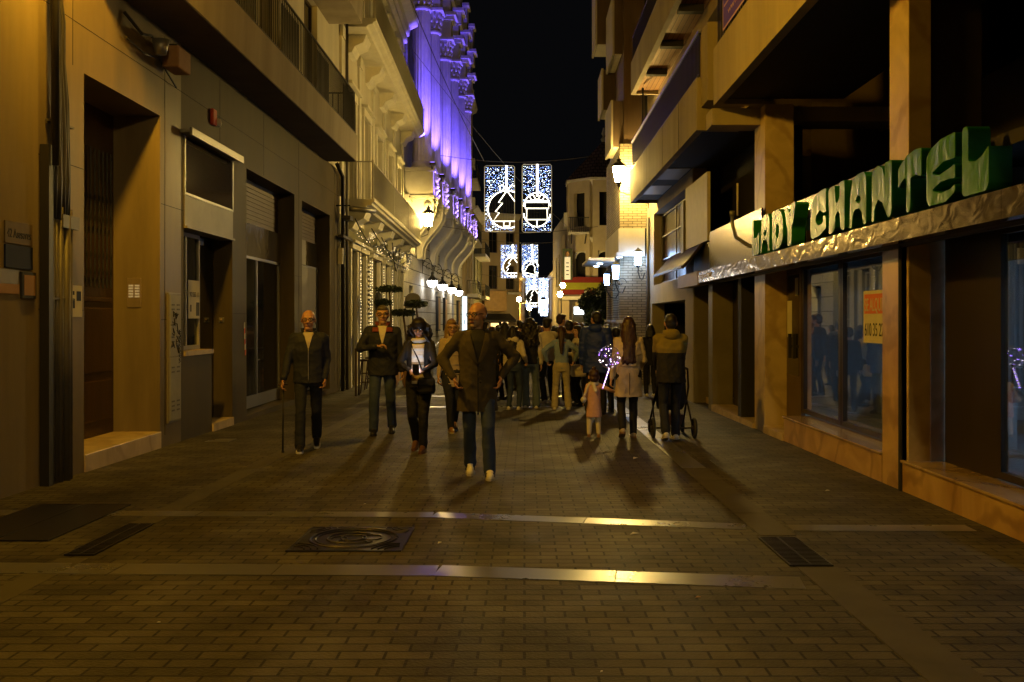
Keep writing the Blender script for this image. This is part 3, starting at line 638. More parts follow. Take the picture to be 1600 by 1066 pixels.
    c = MB(); FL.box(c, 13.33, 15.53, -.2, .014, 2.80, 3.225); FL.box(c, 13.33, 15.53, -.2, .05, 2.77, 2.80); c.obj('lower_panel', M['stone_grey'], sg)
    cb = thing('meter_cabinet', 'narrow grey metal cabinet with louvres and black graffiti, set in the left wall', 'meter cabinet', FL.p(12.95, 0, .2))
    c = MB(); FL.box(c, 12.68, 13.14, .0, .03, .14, 1.86); c.obj('frame', M['stone_grey'], cb, bevel=.005)
    for z0, z1 in ((.17, 1.0), (1.02, 1.83)):
        c = MB(); FL.box(c, 12.71, 13.11, .03, .04, z0, z1); dr = c.obj('door', M['grey_paint'], cb)
        c = MB()
        for a in (12.76, 12.95):
            for z in (z0 + .12, z0 + .18, z0 + .24, z1 - .2, z1 - .14): FL.box(c, a, a + .1, .041, .046, z, z + .02)
        c.obj('louvres', M['pipe'], dr)
    rr = random.Random(5); c = MB()
    for k in range(9):
        y = rr.uniform(12.78, 13.0); z = 1.1 + .06 * k; c.tube([FL.p(y + rr.uniform(-.06, .1), .044, z + rr.uniform(-.05, .07)) for _ in range(5)], .005, 4)
    for k in range(9): z = .92 + .05 * k; c.tube([FL.p(13.02, .044, z), FL.p(13.08, .044, z + .02), FL.p(13.03, .044, z + .04), FL.p(13.08, .044, z + .05)], .005, 4)
    c.obj('graffiti', M['ink'], cb)
    ip = thing('intercom_panel', 'brass intercom with rows of lit name buttons beside the street door', 'intercom', FL.p(12.475, -.4, 1.4))
    # on the far reveal of the doorway, facing the camera
    def rv(mb, x0, x1, z0, z1, e0, e1, mi=0): mb.box(-X0 - x1, -X0 - x0, 12.46 - e1, 12.46 - e0, z0, z1, mi)
    c = MB(); rv(c, .24, .42, 1.66, 2.04, 0, .012); c.obj('plate', M['brass_dull'], ip, bevel=.003)
    c = MB()
    for k in range(5): rv(c, .26, .32, 1.79 + .035 * k, 1.812 + .035 * k, .012, .016); rv(c, .34, .40, 1.79 + .035 * k, 1.812 + .035 * k, .012, .016)
    c.obj('name_buttons', M['button_lit'], ip)
    kp = thing('door_button', 'small round brass bell on the lit reveal of the side door', 'door bell', FL.p(15.52, -.15, 1.5))
    c = MB(); c.ball((-X0 - .17, 15.50, 1.50), (.03, .02, .03), 8); c.obj('button', M['brass_dull'], kp, smooth=True); c = MB(); c.box(-X0 - .21, -X0 - .13, 15.52, 15.539, 1.46, 1.54); c.obj('plate', M['alu'], kp)
    al = thing('alarm_box', 'small red and white alarm sounder on the wall under the dark soffit', 'alarm', FL.p(14.55, 0, 4.45))
    c = MB(); FL.box(c, 14.42, 14.60, 0, .06, 4.42, 4.66); c.obj('housing', M['red_paint'], al, bevel=.02); c = MB(); c.ball(FL.p(14.62, .07, 4.48), (.05, .07, .07), 8); c.obj('lamp', M['white_paint'], al, smooth=True)
    fb = thing('flood_fitting', 'tangle of fittings with a boxy floodlight under the start of the left balcony', 'floodlight', FL.p(12.2, 0, 5.0))
    c = MB(); FL.box(c, 12.3, 12.75, .08, .30, 4.72, 5.0); c.obj('housing', M['terracotta'], fb, bevel=.02)
    c = MB(); c.tube([FL.p(12.5, 0, 5.05), FL.p(12.5, .2, 5.05), FL.p(12.5, .2, 4.98)], .02, 6); c.tube([FL.p(11.3, .02, 5.1), FL.p(11.5, .15, 4.9), FL.p(11.9, .1, 5.0), FL.p(12.4, .1, 4.9)], .02, 6); c.tube([FL.p(11.3, .05, 4.8), FL.p(11.7, .1, 4.72), FL.p(12.2, .08, 4.8), FL.p(12.9, .05, 4.6)], .012, 6); c.obj('bracket', M['cable'], fb)
    c = MB(); c.lathe(FL.p(11.95, .2, 4.86), [(.07, -.08), (.11, .1)], 10); c.obj('lamp_head', M['alu'], fb, smooth=True)
    nn = MB(); FL.box(nn, 13.98, 14.46, -.168, -.162, 1.52, 2.08); o = nn.obj('window_notice', M['paper']); tag(o, 'torn white rental notice with a phone number, stuck inside the small left window', 'notice')
    text_obj('lettering', '912 333 111', FL.p(14.02, -.158, 1.84), (0, 1, 0), (0, 0, 1), .07, M['ink'], o, .002, width=.40)
    q = MB(); FL.prof(q, 14.3, 14.44, [(-.161, 1.56), (-.159, 1.56), (-.159, 1.76), (-.161, 1.72)]); FL.prof(q, 14.05, 14.1, [(-.161, 1.62), (-.159, 1.62), (-.159, 1.72), (-.161, 1.71)]); q.obj('smudge', M['ink'], o)
    tp = thing('barrier_tape', 'red and white barrier tape hanging on the pillar beside the shuttered shop', 'barrier tape', FL.p(16.2, 0, 1))
    for k in range(6):
        z = 1.45 - .09 * k; q = MB(); q.prism([(0, 0), (.055, .01), (.05, -.085), (-.005, -.095)], FL.p(16.14 + .012 * k, .012, z), (0, 1, 0), (0, 0, 1), (1, 0, 0), .004); q.obj('band', M['red_paint'] if k % 2 else M['paper'], tp)
M['dark_sign'] = mat('dark_sign_face', (0.05, 0.028, 0.018), rough=0.09, var=0.3, vscale=2, spec=0.6)
M['button_lit'] = emis('lit_buttons', (1.0, 0.8, 0.45), 0.14, False)
house_b()
def drainpipes():
    t = thing('drainpipe', 'tall dark drainpipe and cable run at the seam before the cream house', 'drainpipe', FL.p(24.4, .1, gz(24)))
    q = MB(); q.tube([FL.p(24.35, .12, gz(24)), FL.p(24.35, .12, 5.1), FL.p(23.6, .12, 5.3)], .05, 8); q.obj('pipe', M['cable'], t, smooth=True)
    q = MB(); q.tube([FL.p(24.9, .12, gz(25)), FL.p(24.9, .12, 9.4)], .04, 8); q.obj('pipe', M['pipe'], t, smooth=True)
    q = MB(); FL.box(q, 24.0, 25.3, .05, .2, 3.55, 3.62); FL.box(q, 24.1, 24.5, .15, .35, 4.0, 4.1); q.obj('clamp', M['cable'], t)
    q = MB(); FL.box(q, 24.2, 24.34, .02, .14, 2.9, 3.3); q.obj('junction', M['white_paint'], t)
    rr = random.Random(8)
    for k in range(4):
        q = MB(); q.tube([FL.p(24.6 + .06 * k + rr.uniform(-.02, .02), .08, .1 + z * .35) for z in range(12)], .012, 5); q.obj('cable', M['cable'], t)
    c = thing('wall_camera', 'white cylindrical floodlight arm projecting below the left balcony end', 'floodlight', FL.p(24.2, .1, 4.3))
    q = MB(); q.tube([FL.p(24.1, .35, 4.28), FL.p(24.5, .9, 4.26)], .07, 8); q.obj('housing', M['alu'], c, smooth=True); q = MB(); q.tube([FL.p(24.1, .0, 4.35), FL.p(24.1, .35, 4.35)], .02, 6); q.obj('arm', M['cable'], c)
drainpipes()

# ---- cream house with balconies (C)
FC = Fr(-4.7, 24.55, -5.02, 40.2)
WARM_LED = emis('warm_led', (1.0, 0.74, 0.36), 3.2, False)
def house_c():
    f = FC; t = thing('cream_balcony_house', 'cream house with two tiers of long balconies and a shopfront hung with fairy lights', 'house', f.p(6, 0, gz(30)))
    Ln = f.len
    doors = [(1.3, 2.2), (2.9, 3.9), (5.4, 7.0), (8.6, 9.7), (10.9, 12.0), (13.2, 14.3)]
    ops = [(a, b, -.3, 3.35) for a, b in doors]
    fl1 = [(1.1, 2.3), (4.0, 5.2), (6.9, 8.1), (9.8, 11.0), (12.7, 13.9)]
    ops += [(a, b, 4.65, 7.5) for a, b in fl1] + [(a, b, 9.3, 12) for a, b in fl1]
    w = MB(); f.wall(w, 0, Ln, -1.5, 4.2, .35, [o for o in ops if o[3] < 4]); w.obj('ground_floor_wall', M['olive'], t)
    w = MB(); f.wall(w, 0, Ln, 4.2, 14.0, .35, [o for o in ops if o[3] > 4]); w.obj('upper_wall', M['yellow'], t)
    b = MB(); f.box(b, 0, Ln, -6, -.5, -1.5, 14); b.obj('body', M['dark_room'], t)
    for a, c in doors:
        if a == 5.4:
            q = MB(); f.box(q, a, c, -.34, -.3, -.3, 3.3); q.obj('open_doorway', M['terracotta'], t)
        else:
            o = window(f, t, a + .02, c - .02, -.25, 3.3, rec=.15, fm='yellow_trim', gm='pale_glass', bars=1, trans=3)
        # timber surround with cornice
        q = MB(); f.box(q, a - .22, a - .02, 0, .12, -.4, 3.4); f.box(q, c + .02, c + .22, 0, .12, -.4, 3.4); f.box(q, a - .3, c + .3, 0, .18, 3.4, 3.55); f.box(q, a - .34, c + .34, 0, .26, 3.55, 3.63); q.obj('door_surround', M['yellow_trim'], t, bevel=.012)
    for (a, c) in fl1:
        for z0, z1 in ((4.65, 7.5), (9.3, 12)):
            window(f, t, a + .02, c - .02, z0, z1 - .02, rec=.18, fm='yellow_trim', gm='dark_glass', bars=1, trans=2)
            q = MB(); f.box(q, a - .2, a - .02, 0, .07, z0, z1); f.box(q, c + .02, c + .2, 0, .07, z0, z1); f.box(q, a - .24, c + .24, 0, .09, z1, z1 + .22); f.box(q, a - .3, c + .3, 0, .2, z1 + .22, z1 + .3); q.obj('window_surround', M['yellow_trim'], t, bevel=.01)
    # balconies: moulded slab, corbels, railing
    for z, s0, s1, dd in ((4.42, .6, Ln - 1.0, .8), (9.1, .5, Ln + .2, .85)):
        q = MB(); f.prof(q, s0, s1, [(0, z), (dd - .25, z), (dd - .2, z + .05), (dd - .08, z + .08), (dd - .06, z + .13), (dd, z + .15), (dd, z + .23), (0, z + .23)])
        bl = q.obj('balcony', M['yellow_trim'], t)
        for k in range(5):
            s = s0 + .7 + k * (s1 - s0 - 2.2) / 4
            q = MB(); f.prof(q, s, s + .9, [(0, z - .5), (.12, z - .46), (.2, z - .3), (.42, z - .2), (.5, z - .001), (0, z - .001)]); q.obj('corbel', M['yellow_trim'], bl)
        q = MB(); railing(f, q, s0 + .03, s1 - .03, dd - .05, z + .23, z + 1.22, .10, .006, ends=.02)
        for k in range(4): s = s0 + (s1 - s0) * k / 3; s = min(max(s, s0 + .05), s1 - .05); f.box(q, s - .025, s + .025, dd - .075, dd - .025, z + .23, z + 1.25)
        q.obj('railing', M['rail_cream'], bl)
    q = MB(); f.prof(q, -.1, Ln + .2, [(0, 13.3), (.2, 13.35), (.25, 13.6), (.55, 13.75), (.6, 14.0), (0, 14.0)]); q.obj('roof_cornice', M['yellow_trim'], t)
    q = MB(); f.prof(q, -.05, Ln + .1, [(.0, 13.0), (.14, 13.05), (.14, 13.2), (0, 13.25)]); q.obj('string_course', M['yellow_trim'], t)
    for s in (.15, 3.15, 6.05, 8.95, 11.85, 14.9):
        q = MB(); f.box(q, s - .18, s + .18, 0, .06, 4.65, 9.0); f.box(q, s - .24, s + .24, 0, .1, 8.7, 9.0); q.obj('pilaster', M['yellow_trim'], t)
    # shop name board with scrolls, under the balcony
    # fairy lights: their own thing
    fl = thing('fairy_lights', 'strings of warm white fairy lights over the cream house shopfront', 'fairy lights', f.p(6, .2, 3))
    rr = random.Random(11); q = MB(); wv = MB()
    for s in (2.55, 4.5, 4.85, 7.7, 10.2):
        for k in range(34):
            z = .3 + 2.95 * k / 33 + rr.uniform(-.02, .02); p = f.p(s + rr.uniform(-.05, .05), .16, z); q.ball(p, .013, 4)
        wv.tube([f.p(s, .15, .3), f.p(s, .15, 3.3)], .005, 4)
    for k in range(110):
        s = 1.0 + 14 * rr.random(); z = 3.75 + .22 * math.sin(s * 2.2) + rr.uniform(-.12, .16); q.ball(f.p(s, .3 + rr.uniform(-.04, .1), z), .010, 4)
    tag(q.obj('bulbs', WARM_LED, fl), kind='stuff'); wv.obj('wires', M['cable'], fl)
    # slatted board with lights
    q = MB()
    for k in range(14): z = 1.3 + k * .14; f.box(q, 4.35, 5.2, .05, .1, z, z + .07)
    tag(q.obj('slatted_panel', M['yellow_trim'], t), None)
    # oval sign hanging by the door
    o = thing('oval_sign', 'small black oval hanging sign beside the lit doorway of the cream house', 'hanging sign', f.p(5.1, .3, 2.3))
    q = MB(); q.lathe(f.p(5.05, .32, 2.05), [(.02, -.32), (.1, -.22), (.13, 0), (.1, .22), (.02, .32)], 12); q.obj('board', M['ink'], o, smooth=True); q = MB(); q.tube([f.p(5.05, 0, 2.45), f.p(5.05, .32, 2.45), f.p(5.05, .32, 2.36)], .012, 5); q.obj('bracket', M['black_iron'], o)
    # sagging cables under the balcony
    c = thing('sagging_cable', 'black cables sagging under the lower cream balcony', 'cables', f.p(9, .4, 3.8))
    for a, b_, sag, d in ((.3, 7, .45, .35), (3, 11, .35, .4), (6, 15, .6, .3), (8.0, 10.4, .9, .4)):
        q = MB(); q.tube([f.p(a + (b_ - a) * k / 14, d, 4.1 - sag * math.sin(math.pi * k / 14) + .02 * math.sin(k * 3)) for k in range(15)], .018, 5); q.obj('cable', M['cable'], c, smooth=True)
M['pale_glass'] = mat('curtained_glass', (0.20, 0.19, 0.16), rough=0.12, var=0.3, vscale=2)
M['rail_cream'] = mat('cream_railing', (0.42, 0.40, 0.30), rough=0.5)
house_c()

# ---- theatre with uplit columns
FT = Fr(-6.25 + .03 * 40.3, 40.3, -6.25 + .03 * 66, 66)
def theatre():
    f = FT; t = thing('columned_theatre', 'white stone theatre front whose tall columns are floodlit violet', 'theatre', f.p(12, 0, gz(52)))
    Ln = f.len
    cols = [(y - 40.3) for y in (41.2, 44.6, 49.2, 53.3, 57.3, 61.3)]
    opsg = [(s, s + 1.2, .2, 3.0) for s in (1.5, 10.8, 15, 19)]
    w = MB(); f.wall(w, 0, Ln, -2, 6.6, .5, opsg + [(s + 1.3, s + 2.4, 4.4, 6.0) for s in cols]); w.obj('ground_floor_wall', M['ashlar'], t)
    ups = [(s + 1.4, s + 3.0, 8.2, 12.2) for s in cols if s < 20] + [(s + 1.6, s + 2.8, 13, 15) for s in cols if s < 20]
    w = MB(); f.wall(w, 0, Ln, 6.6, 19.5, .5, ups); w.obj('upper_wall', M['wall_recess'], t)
    b = MB(); f.box(b, 0, Ln, -8, -.7, -2, 19.5); b.obj('body', M['dark_room'], t)
    for s, e, z0, z1 in opsg: window(f, t, s, e, z0, z1, rec=.3, fm='black_iron')
    for u in ups: window(f, t, *u, rec=.3, fm='white_stone')
    for s in cols:
        D = .66
        c = f.p(s, D, 0)
        # pedestal block
        q = MB(); f.box(q, s - .55, s + .55, 0, D + .52, 6.75, 7.75); f.box(q, s - .62, s + .62, 0, D + .6, 7.75, 7.92); f.box(q, s - .6, s + .6, 0, D + .58, 6.6, 6.75); q.obj('pedestal', M['white_stone'], t, bevel=.02)
        q = MB(); prof = [(.52, 7.92), (.52, 8.0), (.46, 8.06), (.48, 8.14), (.40, 8.22)]
        q.lathe((c.x, c.y, 0), prof, 18); q.obj('column_base', M['white_stone'], t, smooth=True)
        q = MB(); n = 20; ring = []
        H0, H1 = 8.22, 14.6
        pr = [(.385 - .05 * k / 6, H0 + (H1 - H0) * k / 6) for k in range(7)]
        # fluted shaft
        vs = []; fs = []; nn = 32
        for r, z in pr:
            for k in range(nn):
                a = 2 * math.pi * k / nn; rr_ = r * (1 - (.07 if k % 2 else 0)); vs.append((c.x + rr_ * math.cos(a), c.y + rr_ * math.sin(a), z))
        for i in range(len(pr) - 1):
            for k in range(nn): fs.append((i * nn + k, i * nn + (k + 1) % nn, (i + 1) * nn + (k + 1) % nn, (i + 1) * nn + k))
        q.add(vs, fs); q.lathe((c.x, c.y, 0), [(.37, 14.6), (.41, 14.66), (.41, 14.74), (.35, 14.8)], 18); q.obj('column_shaft', M['white_stone'], t)
        # leafy capital
        q = MB(); q.lathe((c.x, c.y, 0), [(.30, 14.8), (.34, 15.2), (.44, 15.6)], 14)
        for k in range(10):
            for lv, (rr_, z) in enumerate(((.36, 14.95), (.40, 15.2), (.46, 15.42))):
                a = 2 * math.pi * (k + .5 * (lv % 2)) / 10; q.ball((c.x + rr_ * math.cos(a), c.y + rr_ * math.sin(a), z), (.07, .07, .12), 5)
        q.obj('capital', M['white_stone'], t)
        q = MB(); f.box(q, s - .55, s + .55, 0, D + .55, 15.6, 15.75); f.box(q, s - .45, s + .45, 0, D + .42, 15.75, 16.6); f.box(q, s - .55, s + .55, 0, D + .55, 16.6, 16.8); f.box(q, s - .65, s + .65, 0, D + .68, 16.8, 17.0); f.box(q, s - .5, s + .5, 0, D + .4, 17.0, 17.6); q.obj('entablature_block', M['white_stone'], t, bevel=.02)
        q = MB(); f.box(q, s - .6, s + .6, 0, D + .55, 17.6, 18.3); f.box(q, s - .7, s + .7, 0, D + .72, 18.3, 18.5); f.box(q, s - .5, s + .5, 0, D + .5, 18.5, 19.9); f.box(q, s - .62, s + .62, 0, D + .62, 19.9, 20.1); q.obj('cornice_block', M['white_stone'], t, bevel=.02)
        # scrolled console
        q = MB(); poly = []
        N_ = 16
        for k in range(N_ + 1):
            u = k / N_; z = 6.6 - 2.3 * u; d = 1.16 - .92 * (u ** 1.0) + .18 * math.sin(2 * math.pi * u) ; poly.append((max(d, .05), z))
        f.prof(q, s - .42, s + .42, [(0, 6.6)] + poly + [(0, 4.3)]); cn = q.obj('console', M['white_stone'], t)
        q = MB()
        for e in (-.46, .46): q.tube([f.p(s + e, max(d, .05) + .0, z) for d, z in poly], .05, 6)
        q.tube([f.p(s - .5, .95, 6.32), f.p(s + .5, .95, 6.32)], .16, 10)
        q.obj('scroll', M['white_stone'], cn, smooth=True)
        # hanging garland figure on the pedestal
        rr2 = random.Random(int(s * 10)); q = MB()
        for k in range(34):
            z = 7.75 - 1.35 * k / 33; wd = .17 * math.sin(math.pi * min(1, (k + 4) / 36)) + .03
            q.ball(f.p(s + rr2.uniform(-wd, wd), D + .62 + rr2.uniform(-.05, .08), z), rr2.uniform(.05, .10), 6)
        q.obj('garland', M['white_stone'], t, smooth=True)
    q = MB(); f.box(q, 0, Ln, 0, .22, 6.6, 6.74); f.box(q, 0, Ln, 0, .3, 6.45, 6.6); f.box(q, 0, Ln, 0, .45, 17.0, 17.3); q.obj('string_course', M['white_stone'], t)
    # floodlights at the column feet, shining up
    for s in cols:
        fx = thing('column_floodlight', 'violet floodlight at the foot of a theatre column, shining up its shaft', 'floodlight', f.p(s, 1.28, 7.92), 'violet floodlights under the columns')
        q = MB(); f.box(q, s - 1.14, s - .86, 1.1, 1.34, 7.93, 8.03); f.box(q, s - .86, s - .6, 1.14, 1.17, 7.8, 7.95); q.obj('housing', M['black_iron'], fx)
        q = MB(); f.box(q, s - 1.11, s - .89, 1.13, 1.31, 8.031, 8.04); q.obj('lens', VIOLET_LENS, fx)
        for (ss, dd_, tgt) in ((s - 1.0, .48, (s - .05, .6, 12.6)),):
            l = bpy.data.lights.new('violet_spot', 'SPOT'); l.energy = 6500; l.color = (0.13, 0.075, 1.0); l.spot_size = R(40); l.spot_blend = .9; l.shadow_soft_size = .08
            o = bpy.data.objects.new('violet_spot', l); COL.objects.link(o); p = f.p(ss, dd_ + .75, 8.08); o.location = p - parent_world(fx); o.parent = fx
            dv = f.p(*tgt) - p; o.rotation_euler = dv.to_track_quat('-Z', 'Y').to_euler()
    fx = thing('garland_floodlight', 'violet floodlight strip on the theatre ledge lighting the garlands', 'floodlight', f.p(10, 2, 6.0))
    q = MB(); f.box(q, 2, 22, .46, .52, 6.3, 6.36); q.obj('housing', M['black_iron'], fx)
    for s in cols:
        l = bpy.data.lights.new('violet_spot', 'SPOT'); l.energy = 420; l.color = (0.28, 0.16, 1.0); l.spot_size = R(60); l.spot_blend = .6; l.shadow_soft_size = .05
        o = bpy.data.objects.new('violet_spot', l); COL.objects.link(o); p = f.p(s - .3, 1.9, 6.4); o.location = p - parent_world(fx); o.parent = fx
        dv = f.p(s, 1.2, 7.4) - p; o.rotation_euler = dv.to_track_quat('-Z', 'Y').to_euler()
    # globe lamps on scrolled brackets
    for i, y in enumerate((46, 50.2, 54.7, 58.8)):
        s = y - 40.3; x = -5.78 + .03 * y; c = Vector((x, y, 3.30 - .035 * i)); wl = f.p(s, 0, 0)
        g = thing('globe_lamp', ['nearest and largest looking', 'second nearest', 'third nearest', 'farthest and smallest looking'][i] + ' of four white globe lamps along the theatre wall', 'street lamp', (wl.x, wl.y, c.z), 'white globe lamps on the theatre wall')
        q = MB(); q.lathe(c, [(.05, -.245), (.15, -.2), (.225, -.1), (.245, 0), (.235, .06)], 14); q.obj('globe', GLOBE, g, smooth=True)
        q = MB(); q.lathe(c, [(.25, .062), (.25, .10), (.17, .2), (.08, .28), (.06, .4), (.09, .42), (.02, .5)], 14); q.obj('cap', M['black_iron'], g, smooth=True)
        q = MB(); top = c + Vector((0, 0, .48)); dx = wl.x - x
        q.tube([top, top + Vector((0, 0, .12))], .02, 6)
        q.tube([top + Vector((dx * .5 - dx * .5 * math.cos(a), 0, .1 + .55 * math.sin(a))) for a in [math.pi * k / 10 for k in range(11)]], .022, 6)
        q.tube([top + Vector((dx * .35 + (.22 - .018 * k) * math.cos(k * .6), 0, .22 + (.22 - .018 * k) * math.sin(k * .6))) for k in range(11)], .016, 6)
        q.tube([top + Vector((dx, 0, .35)), top + Vector((dx * .5, 0, .22)), top + Vector((0, 0, .1))], .018, 6); q.tube([top + Vector((dx, 0, -.05)), top + Vector((dx, 0, .8))], .025, 6)
        q.obj('bracket', M['black_iron'], g)
    for i, y in enumerate((51.2, 54.5, 62.0)):
        s = y - 40.3; g = thing('wall_poster_case', ['nearest', 'middle', 'farthest'][i] + ' of the three tall dark framed poster cases on the theatre wall', 'poster case', f.p(s, 0, 1), 'poster cases on the theatre wall')
        q = MB(); f.box(q, s, s + 1.0, 0, .14, .9, 2.75); q.obj('frame', M['ink'], g); q = MB(); f.box(q, s + .1, s + .9, .141, .15, 1.0, 2.65); q.obj('poster', M['terracotta'], g)
VIOLET_LENS = emis('violet_lens', (0.25, 0.15, 1.0), 12, False)
theatre()
# ------------------------------------------------------------------ right side
X1 = 3.55
FR = Fr(X1, 0, X1, 100, right=True)      # s == y, d towards the street
def arc(cx, cy, r, a0, a1, n=8, ry=None):
    ry = ry or r; return [(cx + r * math.cos(R(a0 + (a1 - a0) * k / n)), cy + ry * math.sin(R(a0 + (a1 - a0) * k / n))) for k in range(n + 1)]
def house_r1():
    f = FR; t = thing('shop_block', 'dark shop block on the right with marble pillars and big windows under green letters', 'building', (X1, 10, gz(10)))
    # pillars
    def pillar(s0, s1, xd, z1, m='marble', z0=-.4):
        q = MB(); q.box(X1 + .01, X1 + xd, s0, s1, z0, z1); return q.obj('pillar', M[m], t, bevel=.006)
    pillar(14.34, 14.98, .44, 4.70, 'marble_pale'); pillar(8.97, 9.44, .22, 4.70, 'marble_pale'); pillar(9.01, 9.40, .40, 2.35, 'marble_pale', -.35); pillar(9.0, 9.44, .66, 4.70, 'dark_cladding') if False else None; pillar(1.2, 1.7, .62, 4.7, 'marble_pale')
    q = MB(); f.box(q, 9.15, 9.60, -.20, .0, -.2, 2.2); q.obj('pillar_casing', M['marble'], t)
    q = MB(); q.box(X1 + .225, X1 + .70, 9.0, 9.4, 2.4, 4.7); q.obj('dark_cladding', M['cladding'], t)
    q = MB(); q.tube([(X1 - .01, 9.11, -.12), (X1 - .01, 9.11, 2.2)], .022, 6); q.obj('pipe', M['ink'], t)
    pillar(20.35, 21.4, .35, 3.6, 'stone_grey'); pillar(18.35, 18.75, .4, 2.2, 'stone_grey'); pillar(15.9, 16.15, .4, 2.2, 'ink')
    # ground floor glass line
    XG = X1 + .36
    def glass(y0, y1, z0, z1, fr=.05, m='alu_dark'):
        q = MB(); q.box(XG - .03, XG + .03, y0, y0 + fr, z0, z1); q.box(XG - .03, XG + .03, y1 - fr, y1, z0, z1); q.box(XG - .031, XG + .031, y0 + fr, y1 - fr, z0, z0 + .06); q.box(XG - .031, XG + .031, y0 + fr, y1 - fr, z1 - .05, z1)
        o = q.obj('shop_window', M[m], t); q = MB(); q.box(XG - .004, XG + .004, y0 + fr, y1 - fr, z0 + .06, z1 - .05); q.obj('pane', M['shop_glass'], o); return o
    glass(9.62, 11.85, .2, 2.25, .05); glass(11.88, 13.55, .2, 2.25, .09)
    glass(2.0, 5.3, .2, 2.25, .08); glass(5.32, 8.0, .2, 2.25, .12)
    q = MB(); q.box(X1 + .34, X1 + .40, 8.02, 8.95, .18, 2.25); q.obj('dark_panel', M['alu_dark'], t)
    # plinths with marble facing
    for a, b in ((9.62, 13.25), (1.72, 9.10)):
        q = MB(); n = max(1, round((b - a) / 1.25))
        for k in range(n):
            y0 = a + (b - a) * k / n + .002; y1 = a + (b - a) * (k + 1) / n - .002
            q.hexa([(X1, y0, gz(y0) - .1), (XG + .1, y0, gz(y0) - .1), (XG + .1, y1, gz(y1) - .1), (X1, y1, gz(y1) - .1), (X1, y0, .155), (XG + .1, y0, .155), (XG + .1, y1, .155), (X1, y1, .155)])
        pl = q.obj('plinth', M['marble'], t)
        q = MB(); q.box(X1 - .02, XG + .1, a, b, .157, .185); q.obj('coping', M['marble_polished'], pl, bevel=.005)
    # door beside pillar one
    q = MB(); q.box(XG - .03, XG + .03, 13.58, 14.33, -.1, 2.25); dr = q.obj('shop_door', M['door_bronze'], t)
    q = MB(); q.box(XG - .034, XG - .031, 13.68, 14.23, .7, 2.15); q.obj('pane', M['dark_glass'], dr)
    q = MB()
    for y in (13.72, 13.95): q.box(XG - .10, XG - .06, y, y + .05, .95, 1.3); q.box(XG - .06, XG - .034, y, y + .05, 1.1, 1.14)
    q.obj('handle', M['ink'], dr)
    q = MB(); q.box(XG - .04, XG - .036, 14.02, 14.26, 1.25, 1.78); q.box(XG - .04, XG - .036, 13.7, 13.85, 1.85, 2.1); q.obj('sticker', M['paper'], dr)
    q = MB(); q.hexa([(X1 - .02, 13.27, gz(13) - .2), (XG + .4, 13.27, gz(13) - .2), (XG + .4, 14.33, gz(13) - .2), (X1 - .02, 14.33, gz(13) - .2), (X1 - .02, 13.27, -.07), (XG + .4, 13.27, -.07), (XG + .4, 14.33, -.07), (X1 - .02, 14.33, -.07)]); q.obj('door_step', M['marble_pale'], t)
    q = MB(); q.box(X1 - .02, X1 + 1.4, 15.0, 18.3, -.5, -.10); q.box(X1 + .25, X1 + 1.4, 18.76, 20.3, -.5, -.12); q.obj('door_step', M['marble_pale'], t)
    # far bay: dark door, bluish lit glass
    q = MB(); q.box(X1 + .5, X1 + .56, 15.6, 16.9, -.1, 2.2); q.obj('door_frame', M['alu_dark'], t)
    q = MB(); q.box(X1 + .40, X1 + .44, 17.5, 18.3, -.1, 2.2); q.obj('door_leaf', M['alu_dark'], t)
    q = MB(); q.box(X1 + .36, X1 + .40, 18.8, 20.3, -.1, 2.2); q.obj('shutter', M['ink'], t)
    q = MB(); q.box(X1 + 1.35, X1 + 1.45, 15.0, 20.3, -.2, 2.2); q.obj('lobby_wall', M['lobby_blue'], t)
    # interior of the empty shop
    q = MB(); q.box(XG + .12, 9.5, 1.8, 14.3, -.25, .02); q.obj('shop_floor', M['room_floor'], t)
    q = MB(); q.box(9.5, 9.6, 1.8, 14.3, -.2, 3.0); q.box(XG + .05, 9.5, 14.3, 14.40, -.2, 3.0); q.box(XG + .05, 9.5, 1.7, 1.79, -.2, 3.0); q.box(XG + .12, 9.5, 1.8, 14.3, 2.6, 2.7); q.obj('shop_inner_walls', M['room_wall'], t)
    q = MB(); q.box(6.6, 7.0, 12.2, 12.8, .02, 2.6); q.box(7.6, 8.0, 9.6, 10.1, .02, 2.6); q.box(5.4, 5.6, 11.0, 13.9, .02, .55); q.box(5.5, 9.4, 10.2, 10.35, .02, .5); q.obj('inner_columns', M['room_wall'], t)
    q = MB()
    for z in (.92, .66): q.tube([(4.9, 9.3, z + .05), (6.0, 11.9, z), (7.8, 12.0, z - .02)], .018, 6)
    for z in (.95, .72): q.tube([(5.0, 12.6, z), (6.3, 13.2, z)], .018, 6); q.tube([(4.9, 7.2, z - .05), (5.9, 7.6, z - .1), (6.9, 8.6, z - .1)], .018, 6)
    for x, y in ((5.4, 10.3), (6.0, 11.9), (6.9, 11.95), (5.9, 7.6)): q.tube([(x, y, .02), (x, y, .95)], .02, 6)
    q.obj('ramp_handrail', M['chrome'], t)
    il = thing('shop_ceiling_light', 'dim cold strip light left on inside the empty shop', 'ceiling light', (7.6, 8, 2.55)); q = MB(); q.box(7.2, 8.0, 4.2, 4.35, 2.52, 2.59); q.box(7.2, 8.0, 9.2, 9.35, 2.52, 2.59); q.obj('tube', COLD_TUBE, il)
    # the poster in the window
    po = thing('rental_poster', 'orange and white rental poster with a phone number in the window beside the second pillar', 'poster', (XG + .02, 10.4, 1.2))
    q = MB(); q.box(XG - .016, XG - .012, 10.35, 11.12, 1.24, 1.83); q.obj('sheet', M['paper'], po)
    q = MB(); q.box(XG - .0195, XG - .0165, 10.36, 11.08, 1.57, 1.79); q.obj('orange_band', M['orange_print'], po)
